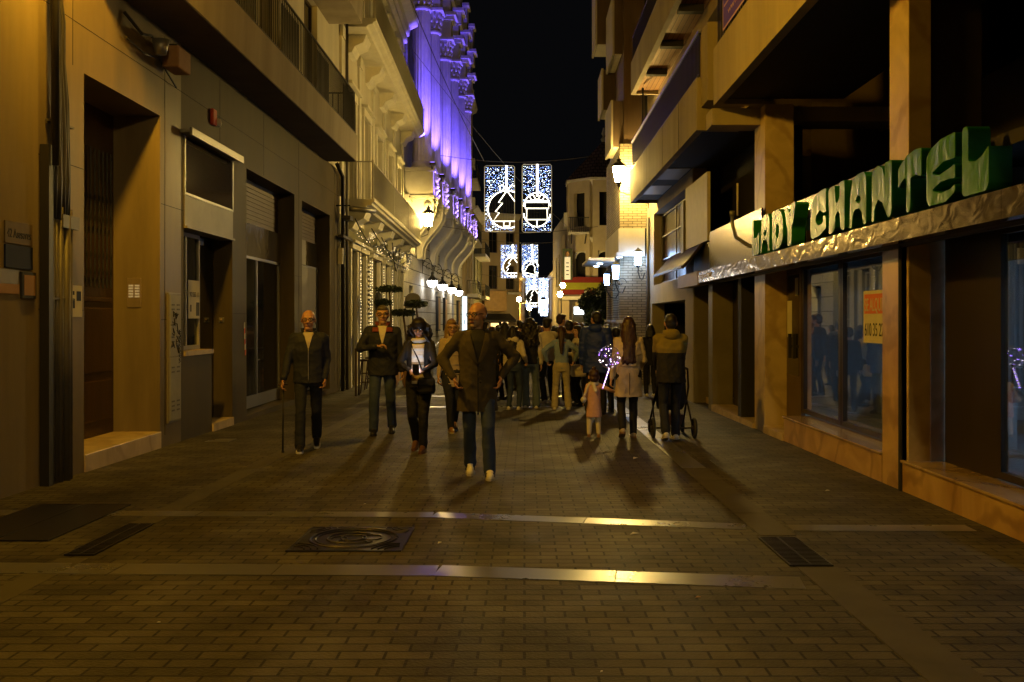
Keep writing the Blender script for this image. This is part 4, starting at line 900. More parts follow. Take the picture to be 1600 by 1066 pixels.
    text_obj('lettering', 'SE ALQUILA', (XG - .021, 11.06, 1.60), (0, -1, 0), (0, 0, 1), .15, M['paper'], po, .002, width=.68)
    text_obj('number', '610 35 22 41', (XG - .018, 11.07, 1.32), (0, -1, 0), (0, 0, 1), .15, M['ink'], po, .002, width=.74)
    # recess above the shop, back wall, slab
    q = MB(); q.box(X1 + 2.5, X1 + 2.6, -2, 14.34, 2.25, 4.7); q.box(X1 + .6, X1 + .7, 14.9, 20.5, 2.2, 4.7); q.obj('mezzanine_wall', M['soffit_dark'], t)
    q = MB(); q.box(X1 + .05, X1 + 6, 1.8, 14.34, 2.8, 2.9); q.box(X1 + .75, X1 + 6, 15, 20.4, 2.2, 2.3); q.obj('mezzanine_floor', M['soffit_dark'], t)
    q = MB(); q.box(X1 + .05, X1 + .42, 1.8, 14.34, 2.25, 2.42); q.obj('lintel', M['alu_dark'], t)
    q = MB(); q.box(X1 - .02, X1 + .02, 1.0, 20.3, 2.18, 2.3); q.obj('awning_rail', M['alu_dark'], t)
    # the balcony over it, spandrel and upper wall
    q = MB(); f.box(q, -3, 14.5, .60, .72, 4.71, 5.56); f.box(q, 14.38, 14.5, .0, .60, 4.71, 5.56); f.box(q, -3, 14.38, -1.2, .60, 4.80, 4.95)
    bl = q.obj('balcony', M['fascia'], t)
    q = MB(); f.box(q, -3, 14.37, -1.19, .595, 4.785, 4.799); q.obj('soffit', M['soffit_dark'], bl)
    q = MB(); railing(f, q, -3, 14.45, .66, 5.58, 6.6, .11, .008, ends=.02); q.obj('railing', M['black_iron'], bl)
    q = MB(); f.wall(q, -3, 15.0, 4.95, 16, .3, [(s, s + 2, 5.0, 7.4) for s in (1, 5, 9, 12.4)]); q.obj('upper_wall', M['tan'], t)
    for s in (1, 5, 9, 12.4): window(f, t, s, s + 2, 5.0, 7.4)
    q = MB(); q.box(X1 + .01, X1 + 6, 14.6, 15.2, 4.5, 4.72); q.box(X1 - .72, X1 + .01, 14.62, 15.1, 4.45, 4.7); q.obj('beam', M['fascia'], t)
    q = MB(); q.box(X1 + .7, X1 + .75, 14.98, 21, 2.3, 4.7); q.obj('dark_bay', M['dark_room'], t)
    q = MB(); q.box(10, 10.3, -3, 21, -1, 16); q.box(X1 + .3, 10, -3, -2.8, -1, 16); q.box(X1 + .3, 10, -3, 21, 15.8, 16); q.obj('body', M['dark_room'], t)
    q = MB(); q.box(X1, X1 + .5, -3, 1.2, -.5, 4.7); q.obj('end_wall', M['marble_pale'], t)
    # banner on the railing
    bn = thing('balcony_banner', 'violet printed banner with pale letters tied to the upper right railing', 'banner', f.p(13.2, .68, 6))
    q = MB(); f.box(q, 11.4, 13.95, .685, .693, 5.66, 6.62); q.obj('sheet', M['purple_print'], bn)
    q = MB(); f.box(q, 11.4, 13.95, .6935, .6945, 5.66, 5.69); f.box(q, 13.92, 13.95, .6935, .6945, 5.69, 6.62); f.box(q, 12.9, 13.86, .6935, .6945, 5.98, 6.01); q.obj('border', M['pink_print'], bn)
    text_obj('lettering', 'ON', f.p(13.85, .696, 6.08), (0, -1, 0), (0, 0, 1), .42, M['pink_print'], bn, .002, width=.9)
    text_obj('small_lettering', 'www.onclinic', f.p(13.6, .696, 5.8), (0, -1, 0), (0, 0, 1), .10, M['pink_print'], bn, .002, width=1.6)
M['cladding'] = mat('dark_cladding', (0.05, 0.04, 0.032), rough=0.6, var=0.3, vscale=3)
M['marble_polished'] = marble_mat('polished_coping', (0.30, 0.20, 0.11), (0.46, 0.34, 0.2), (0.12, 0.05, 0.02), 0.16, 1.6)
M['door_bronze'] = mat('bronze_door', (0.16, 0.11, 0.06), rough=0.35, metal=0.5, var=0.3)
M['lobby_blue'] = mat('lobby_wall', (0.30, 0.42, 0.50), rough=0.7)
M['orange_print'] = mat('orange_print', (0.62, 0.16, 0.05), rough=0.7)
COLD_TUBE = emis('cold_tube', (0.30, 0.62, 1.0), 130)
house_r1()

# fascia, back panel and the green letters: one shop sign
LETTER = {
 'L': [[(0, 0.04), (.1, 0), (.9, 0), (1, .1), (1, .62), (.75, .5), (.5, .46), (.3, .48), (.24, .5), (.24, .93), (.2, 1), (.05, 1), (0, .95)]],
 'A': [[(0, 0), (.14, 0)] + arc(.32, .22, .17, 180, 20, 5, .18)[0:0] + [(.20, .22), (.32, .34), (.58, .34), (.74, .24), (.84, 0), (1, .02), (1, .9), (.86, 1), (.5, 1), (.2, .93), (.06, .6)], [(.36, .5), (.5, .6), (.66, .56), (.7, .5), (.55, .44)]],
 'D': [[(0, .03), (.1, 0), (.55, 0), (.85, .1), (1, .3), (1, .66), (.86, .9), (.55, 1), (.1, 1), (0, .95)], [(.34, .32), (.5, .26), (.62, .36), (.62, .56), (.5, .66), (.36, .58)]],
 'Y': [[(.30, 0), (.55, 0), (.62, .1), (.66, .42), (.84, .64), (1, .96), (.9, 1), (.6, 1), (.52, .82), (.44, .8), (.34, .9), (.1, .94), (0, .9), (.12, .7), (.28, .42), (.28, .06)]],
 'C': [[(.12, 0), (.6, .03), (1, .16), (1, .42), (.84, .44), (.8, .28), (.5, .26), (.34, .38), (.4, .5), (.62, .58), (.8, .5), (1, .5), (1, 1), (.7, 1), (.3, .93), (.05, .75), (0, .3), (.02, .05)]],
 'H': [[(.04, 0), (.3, .02), (.42, .1), (.44, .36), (.6, .42), (.68, .38), (.76, .06), (.9, 0), (1, .04), (.98, .5), (1, 1), (.72, 1), (.68, .68), (.58, .6), (.46, .62), (.4, .98), (.1, .96), (0, .9), (.04, .5)]],
 'N': [[(0, 0), (.12, .0), (.16, .26), (.34, .38), (.56, .3), (.7, .12), (.82, 0), (.95, .03), (1, .2), (1, 1), (.66, .99), (.64, .74), (.55, .92), (.3, 1), (.05, .93), (0, .8)]],
 'T': [[(.36, 0), (.5, 0), (.54, .1), (.54, .55), (.75, .58), (1, .52), (1, .98), (.75, 1), (.4, .96), (.15, .86), (0, .78), (0, .44), (.15, .54), (.3, .58), (.36, .55)]],
 'E': [[(0, .1), (.1, 0), (.7, 0), (1, .12), (1, .24), (.85, .18), (.5, .16), (.2, .24), (.5, .32), (.8, .33), (1, .31), (1, .54), (.85, .5), (.45, .44), (.2, .5), (.6, .62), (1, .61), (1, 1), (.5, .98), (.18, .9), (0, .78)]],
}
def shop_sign():
    t = thing('green_letter_sign', 'long rippled metal fascia carrying large puffy green letters over the right hand shop', 'shop sign', (3.3, 10, 2.2))
    q = MB()
    ys = [1.0, 4.0, 6.7, 9.3, 12.0, 14.6, 18.4]
    for a, b in zip(ys[:-1], ys[1:]): q.box(3.30, 3.42, a + .003, b - .003, 2.20, 2.405)
    q.box(3.42, 3.56, 1.0, 18.4, 2.21, 2.40); q.obj('fascia', M['brass'], t)
    q = MB(); q.box(3.29, 3.42, 18.42, 20.8, 2.17, 2.43); q.box(3.42, 3.56, 18.42, 20.8, 2.18, 2.42); tag(q.obj('fascia_end', M['fascia_pink'], t), 'pinkish plain end of the fascia')
    q = MB(); q.box(3.62, 3.64, 9.46, 14.30, 2.406, 3.07); q.box(3.505, 3.525, 14.3, 18.35, 2.406, 3.16); q.obj('back_panel', M['signback'], t)
    q = MB(); q.box(3.56, 3.62, 1.0, 18.3, 2.30, 2.40); q.obj('bearer', M['alu_dark'], t)
    # L is the first letter, its face turned by the mount so only the edge shows past the pillar
    word = [('L', 14.05, 13.62), ('A', 13.55, 13.05), ('D', 12.90, 12.36), ('Y', 12.30, 11.78), ('C', 11.18, 10.60), ('H', 10.52, 9.98), ('A', 9.84, 9.35), ('N', 9.20, 8.70), ('T', 8.55, 8.05), ('E', 7.95, 7.42), ('L', 7.30, 6.88)]
    for ch, ya, yb in word:
        w = ya - yb; h = .52
        outer = LETTER[ch][0]; holes = LETTER[ch][1:]
        bm = bmesh.new()
        def loop(pts, x): return [bm.verts.new((x, ya - p[0] * w, 2.425 + p[1] * h)) for p in pts]
        def smooth_poly(pts):
            out = []
            n = len(pts)
            for i in range(n):
                a, b, c = Vector(pts[i - 1]), Vector(pts[i]), Vector(pts[(i + 1) % n]); d = min(.045, (a - b).length * .4, (c - b).length * .4)
                p0 = b + (a - b).normalized() * d; p1 = b + (c - b).normalized() * d
                out += [tuple(p0), tuple(p0 * .25 + b * .5 + p1 * .25), tuple(p1)]
            return out
        # face (slightly crowned) from a scanline triangulation
        loops = [smooth_poly(outer)] + [smooth_poly(hh) for hh in holes]
        es = []
        for lp in loops:
            vs = loop(lp, 3.30)
            es += [bm.edges.new((vs[i], vs[(i + 1) % len(vs)])) for i in range(len(vs))]
        geo = bmesh.ops.triangle_fill(bm, use_beauty=True, use_dissolve=False, edges=es)
        faces = [g for g in geo['geom'] if isinstance(g, bmesh.types.BMFace)]
        ex = bmesh.ops.extrude_face_region(bm, geom=faces)
        for v in [g for g in ex['geom'] if isinstance(g, bmesh.types.BMVert)]: v.co.x += .17
        bmesh.ops.recalc_face_normals(bm, faces=bm.faces)
        for fc in bm.faces: fc.material_index = 1 if abs(fc.normal.x) < .5 else 0
        off = parent_world(t)
        for v in bm.verts: v.co -= off
        me = bpy.data.meshes.new('letter'); bm.to_mesh(me); bm.free(); me.materials.append(M['green_face']); me.materials.append(M['green_side'])
        o = bpy.data.objects.new('letter', me); COL.objects.link(o); o.parent = t
        b = o.modifiers.new('bevel', 'BEVEL'); b.width = .012; b.segments = 2; b.limit_method = 'ANGLE'; b.angle_limit = R(60)
        for k in (.25, .75): y = ya - w * k; q = MB(); q.box(3.47, 3.60, y - .012, y + .012, 2.41, 2.60); q.obj('letter_stay', M['alu_dark'], t)
    text_obj('small_lettering', 'LEROGENEZ', (3.298, 18.25, 2.265), (0, -1, 0), (0, 0, 1), .085, M['gilt'], t, .012, width=1.15, bold=.01)
    # bent pipe rising from the sign
    p = thing('bent_pipe', 'bent grey metal pipe end rising from the sign panel beside the first green letter', 'pipe', (3.3, 14.6, 2.7))
    q = MB(); q.tube([(3.5, 14.2, 2.55), (3.38, 14.6, 2.62), (3.28, 15.0, 2.78), (3.24, 15.1, 3.0), (3.24, 15.1, 3.12)], .03, 8); q.tube([(3.24, 15.1, 3.12), (3.24, 15.1, 3.2)], .042, 8); q.obj('conduit', M['alu'], p, smooth=True)
    q = MB(); q.tube([(3.30, 15.0, 3.12), (3.30, 15.0, 3.62)], .016, 6); q.obj('rod', M['white_paint'], p, smooth=True)
M['fascia_pink'] = mat('pinkish_panel', (0.42, 0.30, 0.24), rough=0.5, var=0.2)
M['gilt'] = mat('gilt_letters', (0.62, 0.45, 0.15), rough=0.35, metal=0.6)
shop_sign()

def house_r2():
    f = FR; t = thing('concrete_balcony_block', 'apartment block on the right with a long railed concrete balcony and plank lined soffits', 'building', (X1, 23, gz(23)))
    w = MB(); f.wall(w, 20.45, 28.0, 4.4, 30, .3, [(22, 26, 7.8 + 0, 10.3), (22, 26, 10.8, 13)]); w.obj('upper_wall', M['tan'], t)
    w = MB(); f.wall(w, 20.42, 28.0, -1.5, 4.4, .35, [(21.41, 27.0, -.4, 1.95), (21.3, 26.6, 2.45, 4.4)]); w.obj('ground_floor_wall', M['stone_pale'], t)
    q = MB(); f.box(q, 20.42, 28, -7, -2.5, -1.5, 30); f.box(q, 21.3, 26.6, -2.4, -2.3, -1, 2.3); q.obj('body', M['passage'], t)
    q = MB(); f.box(q, 21.41, 27.0, -2.3, -.3, 1.96, 2.0); q.obj('passage_ceiling', M['soffit'], t)
    # lattice window
    q = MB()
    for k in range(26): s = 21.45 + k * .2; f.box(q, s, s + .15, -.30, -.27, 2.5, 4.35)
    lw = q.obj('louvred_window', M['wood_gloss'], t)
    q = MB()
    for z in (2.5, 3.12, 3.75, 4.32): f.box(q, 21.35, 26.55, -.24, -.21, z, z + .03)
    for s in (21.36, 24.0, 26.5): f.box(q, s, s + .04, -.24, -.2, 2.5, 4.35)
    q.obj('bars', M['alu'], lw)
    q = MB(); f.box(q, 18.5, 21.0, .0, .06, 3.02, 4.34); tag(q.obj('pale_panel', M['white_paint'], t), None)
    q = MB(); f.box(q, 21.05, 21.35, .0, .1, 2.95, 4.1); q.obj('post', M['stone_grey'], t)
    # awning
    a = thing('folded_awning', 'dark sloping awning under the pale panel on the right wall', 'awning', f.p(21, .3, 2.8))
    q = MB(); P = [f.p(18.5, .02, 3.0), f.p(24.2, .02, 3.0), f.p(24.2, .85, 2.62), f.p(18.9, .30, 2.9)]
    P = [f.p(19.0, .05, 3.02), f.p(23.2, .05, 3.02), f.p(23.4, .42, 2.58), f.p(19.2, .42, 2.58)]
    q.hexa([p - Vector((0, 0, .03)) for p in P] + P); q.obj('cloth', M['awning_dark'], a); q = MB(); q.tube([f.p(19.0, .05, 3.0), f.p(19.2, .42, 2.53)], .03, 6); f.box(q, 19.2, 23.4, .41, .45, 2.53, 2.58); q.obj('frame', M['alu_dark'], a)
    q = MB(); f.box(q, 18.45, 20.3, -.1, .0, 2.43, 3.0); q.obj('grey_panel', M['alu'], t)
    # long balcony
    q = MB(); f.box(q, 15.96, 26.0, .60, .72, 4.63, 5.50); f.box(q, 15.96, 16.1, .0, .60, 4.63, 5.50); f.box(q, 25.88, 26.0, .0, .6, 4.63, 5.5); f.box(q, 16.1, 25.88, -1, .6, 4.72, 4.85)
    bl = q.obj('balcony', M['fascia'], t)
    q = MB()
    for s in (17.8, 19.9, 22.4): f.box(q, s, s + .02, .7195, .7225, 4.63, 5.5)
    q.obj('joint', M['pit'], bl)
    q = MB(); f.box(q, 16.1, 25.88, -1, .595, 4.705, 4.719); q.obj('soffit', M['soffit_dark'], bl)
    for a, b in ((20.4, 22.0), (23.0, 24.6)): q = MB(); f.box(q, a, b, .05, .55, 4.69, 4.704); q.obj('soffit_panel', M['alu'], bl)
    q = MB(); railing(f, q, 16.0, 25.95, .66, 5.52, 6.25, .13, .012, ends=.02); q.obj('railing', M['black_iron'], bl)
    q = MB(); f.box(q, 15.96, 26, .63, .69, 6.25, 6.29); q.obj('handrail', M['chrome_dull'], bl)
    q = MB(); f.box(q, 15.4, 15.95, .0, .64, 5.0, 6.25); q.obj('dividing_pier', M['fascia'], t)
    q = MB(); f.wall(q, 15.0, 20.45, 4.9, 30, .3, [(16.2, 20, 4.95, 7.3)]); q.obj('set_back_wall', M['tan'], t)
    # upper balconies with plank soffits
    for z, y0, y1, fh in ((7.5, 16.2, 25.8, .85), (10.4, 17.0, 25.6, .8), (13.3, 17, 25.6, .8)):
        q = MB(); f.box(q, y0, y1, .60, .72, z, z + fh); f.box(q, y0, y0 + .12, 0, .6, z, z + fh); f.box(q, y1 - .12, y1, 0, .6, z, z + fh); f.box(q, y0 + .12, y1 - .12, 0, .6, z + .1, z + .22); b2 = q.obj('balcony', M['fascia'], t)
        q = MB(); f.box(q, y0 + .12, y1 - .12, 0, .6, z + .085, z + .099); q.obj('soffit', M['plank'], b2)
        for s in (y0 + 2.4, y0 + 4.8, y0 + 7.2): q = MB(); f.box(q, s, s + .2, .1, .59, z - .06, z + .08); q.obj('cross_beam', M['soffit_dark'], b2)
        q = MB(); railing(f, q, y0, y1, .66, z + fh + .02, z + fh + .7, .2, .012); q.obj('railing', M['black_iron'], b2)
    q = MB(); q.tube([f.p(25.0, .5, 6.3), f.p(25.0, .5, 7.5)], .03, 6); q.obj('post', M['black_iron'], t)
    q = MB(); q.tube([f.p(27.4, .06, gz(27)), f.p(27.4, .06, 4.4)], .05, 8); q.obj('drainpipe', M['pipe'], t, smooth=True)
M['stone_pale'] = mat('pale_plaster', (0.50, 0.46, 0.36), rough=0.8, var=0.2, vscale=1.5)
M['passage'] = mat('passage_wall', (0.20, 0.15, 0.07), rough=0.9, var=0.2)
M['brown_board'] = mat('brown_board', (0.13, 0.085, 0.05), rough=0.7, var=0.4, vscale=3, streak=True)
M['wood_gloss'] = mat('gloss_wood', (0.035, 0.017, 0.01), rough=0.28, var=0.4, vscale=5)
M['chrome_dull'] = mat('dull_steel_rail', (0.6, 0.6, 0.62), rough=0.3, metal=1)
house_r2()

def house_r3():
    t = thing('thin_brick_house', 'cream thin brick house lit bluish below, with stacked balconies above', 'house', (2.87, 30, gz(30)))
    f = Fr(2.87, 28.05, 2.87, 36, right=True)
    # lower storey: piers and arched openings
    w = MB(); f.wall(w, 0, 4.5, -1.5, 3.35, .5, [(.6, 1.9, -.4, 2.6), (2.5, 3.9, -.4, 2.6)]); w.obj('lower_wall', M['brick_side'], t)
    w = MB(); w.box(2.87, 3.56, 28.0, 28.05, -1.5, 3.35); w.obj('lower_end_wall', M['brick'], t)
    for s in (-.02, 2.05, 4.2):
        q = MB(); f.box(q, s, s + .3, 0, .12, -1.5, 1.42); f.box(q, s, s + .3, 0, .12, 1.5, 3.3); q.obj('pier', M['brick_side'], t)
        q = MB(); f.box(q, s - .05, s + .35, 0, .18, 1.42, 1.5); q.obj('pier_band', M['white_stone'], t)
    q = MB(); f.box(q, 0, 4.4, -6, -.6, -1.5, 16); q.obj('body', M['dark_room'], t)
    # stone course and jettied brick storey
    q = MB(); f.box(q, -.1, 4.6, -.6, .22, 3.35, 3.45); q.obj('canopy_slab', M['white_stone'], t)
    q = MB(); f.prof(q, .5, 3.5, [(.2, 3.2), (1.0, 3.24), (1.0, 3.34), (.2, 3.34)]); q.obj('canopy', M['white_stone'], t, bevel=.03)
    q = MB(); f.box(q, -.1, 4.5, -.6, .16, 3.452, 4.15); q.obj('stone_course', M['stone_pale'], t)
    q = MB(); f.box(q, -.06, 4.5, -.6, .12, 4.152, 6.6)
    q.obj('upper_storey', M['brick_side'], t); q = MB(); q.box(2.76, 3.56, 27.97, 27.985, 4.152, 6.6); q.obj('upper_end_wall', M['brick'], t)
    q = MB(); f.box(q, 0, 4.5, -.6, .0, 6.602, 16); q.obj('tower_wall', M['brown_board'], t)
    q = MB(); q.lathe((3.30, 33.3, 0), [(.42, 3.0), (.42, 6.3), (.46, 6.4), (.46, 6.5)], 16); q.obj('round_bay', M['stone_pale'], t)
    for (y0, y1, z0, z1, dd) in ((28.3, 30.3, 6.55, 7.9, .35), (28.4, 30.6, 9.3, 11.0, .3), (30.9, 32.4, 10.3, 12.2, .62), (30.9, 32.4, 8.2, 9.5, .42), (28.4, 30.6, 12.1, 13.4, .35)):
        q = MB(); a, b = y0 - 28.05, y1 - 28.05; f.box(q, a, b, 0, dd - .06, z0 + .02, z1); bl = q.obj('balcony', M['brown_board'], t)
        q = MB(); f.box(q, a - .03, b + .03, dd - .06, dd, z0 - .03, z1 + .03); q.obj('front_panel', M['stone_pale'], bl)
        q = MB(); f.box(q, a + .05, b - .05, .02, dd - .08, z0 - .0, z0 + .019); q.obj('soffit', M['yellow_trim'], bl)
    # recessed spots in the canopy and wall lanterns
    ds = thing('canopy_downlights', 'small white downlights under the brick house canopy', 'downlights', f.p(1.5, .5, 3.2))
    
    for s_, d_, z_ in ((1.2, .6, 3.19), (2.6, .6, 3.19), (.35, .08, 3.32)): q = MB(); q.lathe(f.p(s_, d_, z_), [(.08, -.01), (.09, .02)], 12); q.obj('lens', LAMP_BLUE2, ds)
    G2 = 'white box lanterns on the brick house'
    for i, (px, py, y, sc) in enumerate(((997, 404, 27.6, .72), (962, 425, 27.55, .72), (948, 437, 29.3, .62))):
        x = PX(px, y); z = PZ(py, y); c = Vector((x, y, z)); wx = (3.42, 2.87, 2.87)[i]
        l = thing('box_lantern', ['nearest and highest', 'middle', 'farthest and lowest'][i] + ' of three square white lanterns on curled brackets on the brick house', 'street lamp', (wx, y, z - .3), G2)
        q = MB(); q.lathe(c, [(.14 * sc, -.28 * sc), (.18 * sc, .25 * sc)], 4, a0=R(45)); q.obj('glass', LAMP_BLUE, l)
        q = MB(); q.lathe(c, [(a_ * sc, b_ * sc) for a_, b_ in ((.23, .252), (.20, .3), (.08, .38), (.02, .44))], 4, a0=R(45)); q.obj('cap', M['black_iron'], l); q = MB(); q.lathe(c, [(a_ * sc, b_ * sc) for a_, b_ in ((.05, -.36), (.15, -.3), (.15, -.282))], 4, a0=R(45)); q.obj('frame', M['black_iron'], l)
        q = MB(); b = c + Vector((0, 0, -.36 * sc)); dx = wx - x
        q.tube([b, b + Vector((.0, 0, -.12)), b + Vector((dx * .3, 0, -.32)), b + Vector((dx * .7, 0, -.34)), b + Vector((dx, 0, -.15))], .018, 6)
        q.tube([b + Vector((dx * .55 + (.16 - .013 * k) * math.cos(k * .6), 0, -.05 + (.16 - .013 * k) * math.sin(k * .6))) for k in range(11)], .012, 5)
        q.obj('bracket', M['black_iron'], l)
LAMP_BLUE2 = emis('downlight_lens', (0.6, 0.78, 1.0), 8)
house_r3()
# ------------------------------------------------------------------ far end of the street
def turret_house():
    y = 68; xc = PX(943, y); r = 2.45
    t = thing('turret_house', 'pale corner house with an octagonal tiled turret and arched first floor', 'house', (xc, y, gz(y)))
    def oct_(mb, prof, a0=22.5, mi=0): mb.lathe((xc, y, 0), prof, 8, mi, a0=R(a0))
    # turret walls by storey, with openings left between piers
    def storey(z0, z1, oz0, oz1, rr, m, frac=.52):
        w = MB()
        for k in range(8):
            a = R(22.5 + 45 * k); b = R(67.5 + 45 * k); A = Vector((xc + rr * math.cos(a), y + rr * math.sin(a), 0)); B = Vector((xc + rr * math.cos(b), y + rr * math.sin(b), 0))
            g = Fr(B.x, B.y, A.x, A.y); L_ = g.len
            g.wall(w, 0, L_, z0, z1, .3, [(L_ * (1 - frac) / 2, L_ * (1 + frac) / 2, oz0, oz1)])
        return w.obj('turret_wall', m, t)
    storey(7.0, 11.0, 7.9, 10.2, r, M['turret']); storey(3.2, 7.0, 4.3, 6.2, r, M['turret'], .62); storey(-2, 3.2, -1, 2.6, r, M['turret'], .6)
    q = MB(); oct_(q, [(r - .5, -2), (r - .5, 10.9)]); q.obj('dark_core', M['dark_room'], t)
    q = MB(); oct_(q, [(r + .05, 6.75), (r + .3, 7.0), (r + .3, 7.12), (r, 7.14)]); q.obj('cornice', M['white_stone'], t); q = MB(); oct_(q, [(r + .0, 10.6), (r + .25, 10.95), (r + .38, 11.0), (r + .38, 11.15), (r, 11.16)]); q.obj('cornice', M['white_stone'], t)
    q = MB(); oct_(q, [(r + .45, 11.16), (r * .55, 12.7), (.12, 14.0)]); q.obj('roof', M['tile'], t)
    q = MB(); q.lathe((xc, y, 0), [(.12, 14.0), (.2, 14.2), (.06, 14.4), (.14, 14.6), (.02, 15.0)], 10); q.obj('finial', M['white_stone'], t)
    # arch heads and slim columns, balustrade panels
    q = MB()
    for k in range(8):
        a = R(45 * k + 45); L_ = 2 * r * math.sin(R(22.5)); n = Vector((math.cos(a), math.sin(a), 0)); u = Vector((-n.y, n.x, 0)); c = Vector((xc, y, 0)) + n * (r * math.cos(R(22.5)) + .02)
        for e in (-.36 * L_, .36 * L_): q.tube([c + u * e + Vector((0, 0, 4.3)), c + u * e + Vector((0, 0, 5.7))], .09, 8)
        q.tube([c + u * (.34 * L_ * math.cos(R(180 * j / 8))) + Vector((0, 0, 5.75 + .5 * math.sin(R(180 * j / 8)))) for j in range(9)], .11, 6)
        q.prism([(-.3, 7.25), (.3, 7.25), (.36, 7.4), (.36, 7.6), (.3, 7.75), (-.3, 7.75), (-.36, 7.6), (-.36, 7.4)], c, u, (0, 0, 1), n, .05)
        for e in (-.46 * L_, .46 * L_): q.prism([(e - .07, 7.2), (e + .07, 7.2), (e + .07, 10.7), (e - .07, 10.7)], c, u, (0, 0, 1), n, .04)
    q.obj('moulding', M['white_stone'], t)
    q = MB(); bx = xc - 1.9; q.box(bx - .7, bx + .7, y - 2.9, y - 1.9, 7.3, 7.42)
    bl = q.obj('balcony', M['white_stone'], t); q = MB()
    for k in range(12): x = bx - .68 + 1.36 * k / 11; q.box(x - .015, x + .015, y - 2.88, y - 2.85, 7.42, 8.4)
    q.box(bx - .7, bx + .7, y - 2.89, y - 2.84, 8.38, 8.43); q.tube([(bx - .5, y - 2.8, 7.3), (bx - .45, y - 2.2, 6.7)], .04, 5); q.tube([(bx + .5, y - 2.8, 7.3), (bx + .45, y - 2.2, 6.7)], .04, 5)
    q.obj('railing', M['black_iron'], bl)
    # side wing going away on the left and body behind
    w = MB(); g = Fr(PX(873, 72), 84, PX(879, 68), 68.5); g2 = Fr(3.0, 69, 2.45, 84, right=True)
    g2.wall(w, 0, 15, -2, 9.2, .3, [(1 + 3 * k, 2.2 + 3 * k, 4.2, 6.6) for k in range(4)]); w.box(3.0, 3.6, 68.4, 68.9, -2, 9.2)
    for k in range(6): w.box(2.72 , 2.9, 69.2 + .5 * k, 69.35 + .5 * k, 3.4, 7.6)
    w.obj('side_wing', M['turret'], t)
    q = MB(); q.box(2.75, 3.7, 67.6, 68.9, 8.0, 9.0); q.obj('side_balcony', M['white_stone'], t)
    q = MB(); q.box(xc - 1, xc + 9, y + 1.5, y + 12, -2, 10.5); q.obj('body', M['turret'], t)
    q = MB(); q.box(PX(878, 65), PX(892, 65), 64.9, 65.0, -.5, .4); q.obj('shop_counter', M['terracotta'], t)
    # striped cloth band over the ground floor
    b = thing('striped_band', 'red, yellow and red horizontal cloth band over the turret house ground floor', 'awning', (xc - 1, y - 3, 3.2))
    x0, x1 = PX(878, 65), PX(957, 65); zt = PZ(433, 65); zb = PZ(463, 65); h = zt - zb
    for a, c, m_ in ((.0, .30, 'red_cloth'), (.30, .66, 'yellow_cloth'), (.66, .92, 'red_cloth')):
        q = MB(); q.hexa([(x0, 64.95 - .3 * c, zt - h * c), (x1, 64.95 - .3 * c, zt - h * c), (x1, 65.05 - .3 * c, zt - h * c), (x0, 65.05 - .3 * c, zt - h * c), (x0, 64.95 - .3 * a, zt - h * a), (x1, 64.95 - .3 * a, zt - h * a), (x1, 65.05 - .3 * a, zt - h * a), (x0, 65.05 - .3 * a, zt - h * a)]); q.obj('stripe', M[m_], b)
    q = MB(); q.box(x0 - .1, x1, 64.6, 65.6, zb - .25, zb - .02); q.obj('ledge', M['white_stone'], b)
    q = MB(); q.box(PX(899, 65), PX(909, 65), 64.97, 65.05, -.6, PZ(472, 65)); q.box(PX(873, 65), PX(889, 65), 64.6, 64.8, PZ(500, 65), PZ(470, 65)); q.obj('shop_front', M['tan'], t)
    s = thing('lit_shop_screen', 'small glowing white shop screen under the striped band', 'screen', (PX(905, 64), 64, 1)); q = MB(); q.box(PX(897, 64), PX(912, 64), 63.9, 64, PZ(491, 64), PZ(480, 64)); q.obj('screen', emis('white_screen', (.9, .97, 1), 6), s); q = MB(); q.box(PX(895, 64), PX(914, 64), 64.01, 64.2, gz(64), PZ(478, 64)); q.obj('case', M['ink'], s)
    v = thing('hanging_sign', 'tall narrow white vertical sign in a green frame on the turret house corner', 'sign', (PX(886, 65), 65, 4)); q = MB(); q.box(PX(882, 65), PX(891, 65), 64.8, 64.95, PZ(437, 65), PZ(402, 65)); q.obj('board', emis('dim_board', (1, .8, .45), .55, False), v); q = MB()
    for a, c in ((879, 882), (891, 894)): q.box(PX(a, 65), PX(c, 65), 64.78, 64.97, PZ(438, 65), PZ(393, 65))
    q.box(PX(879, 65), PX(894, 65), 64.76, 64.99, PZ(393, 65), PZ(389, 65)); q.obj('frame', M['leaf'], v)
    q = MB(); q.prism([(0, .2), (.14, 0), (.28, .2), (.14, .4)], (PX(883.5, 65), 64.85, PZ(402, 65)), (1, 0, 0), (0, 0, 1), (0, -1, 0), .04); q.obj('emblem', M['terracotta'], v)
    for k in range(4): q = MB(); q.box(PX(884.5, 65), PX(888.5, 65), 64.78, 64.799, PZ(412 + 6 * k, 65), PZ(410.5 + 6 * k, 65)); q.obj('mark', M['ink'], v)
M['turret'] = mat('turret_render', (0.48, 0.41, 0.28), rough=0.85, var=0.2, vscale=1.2)
turret_house()

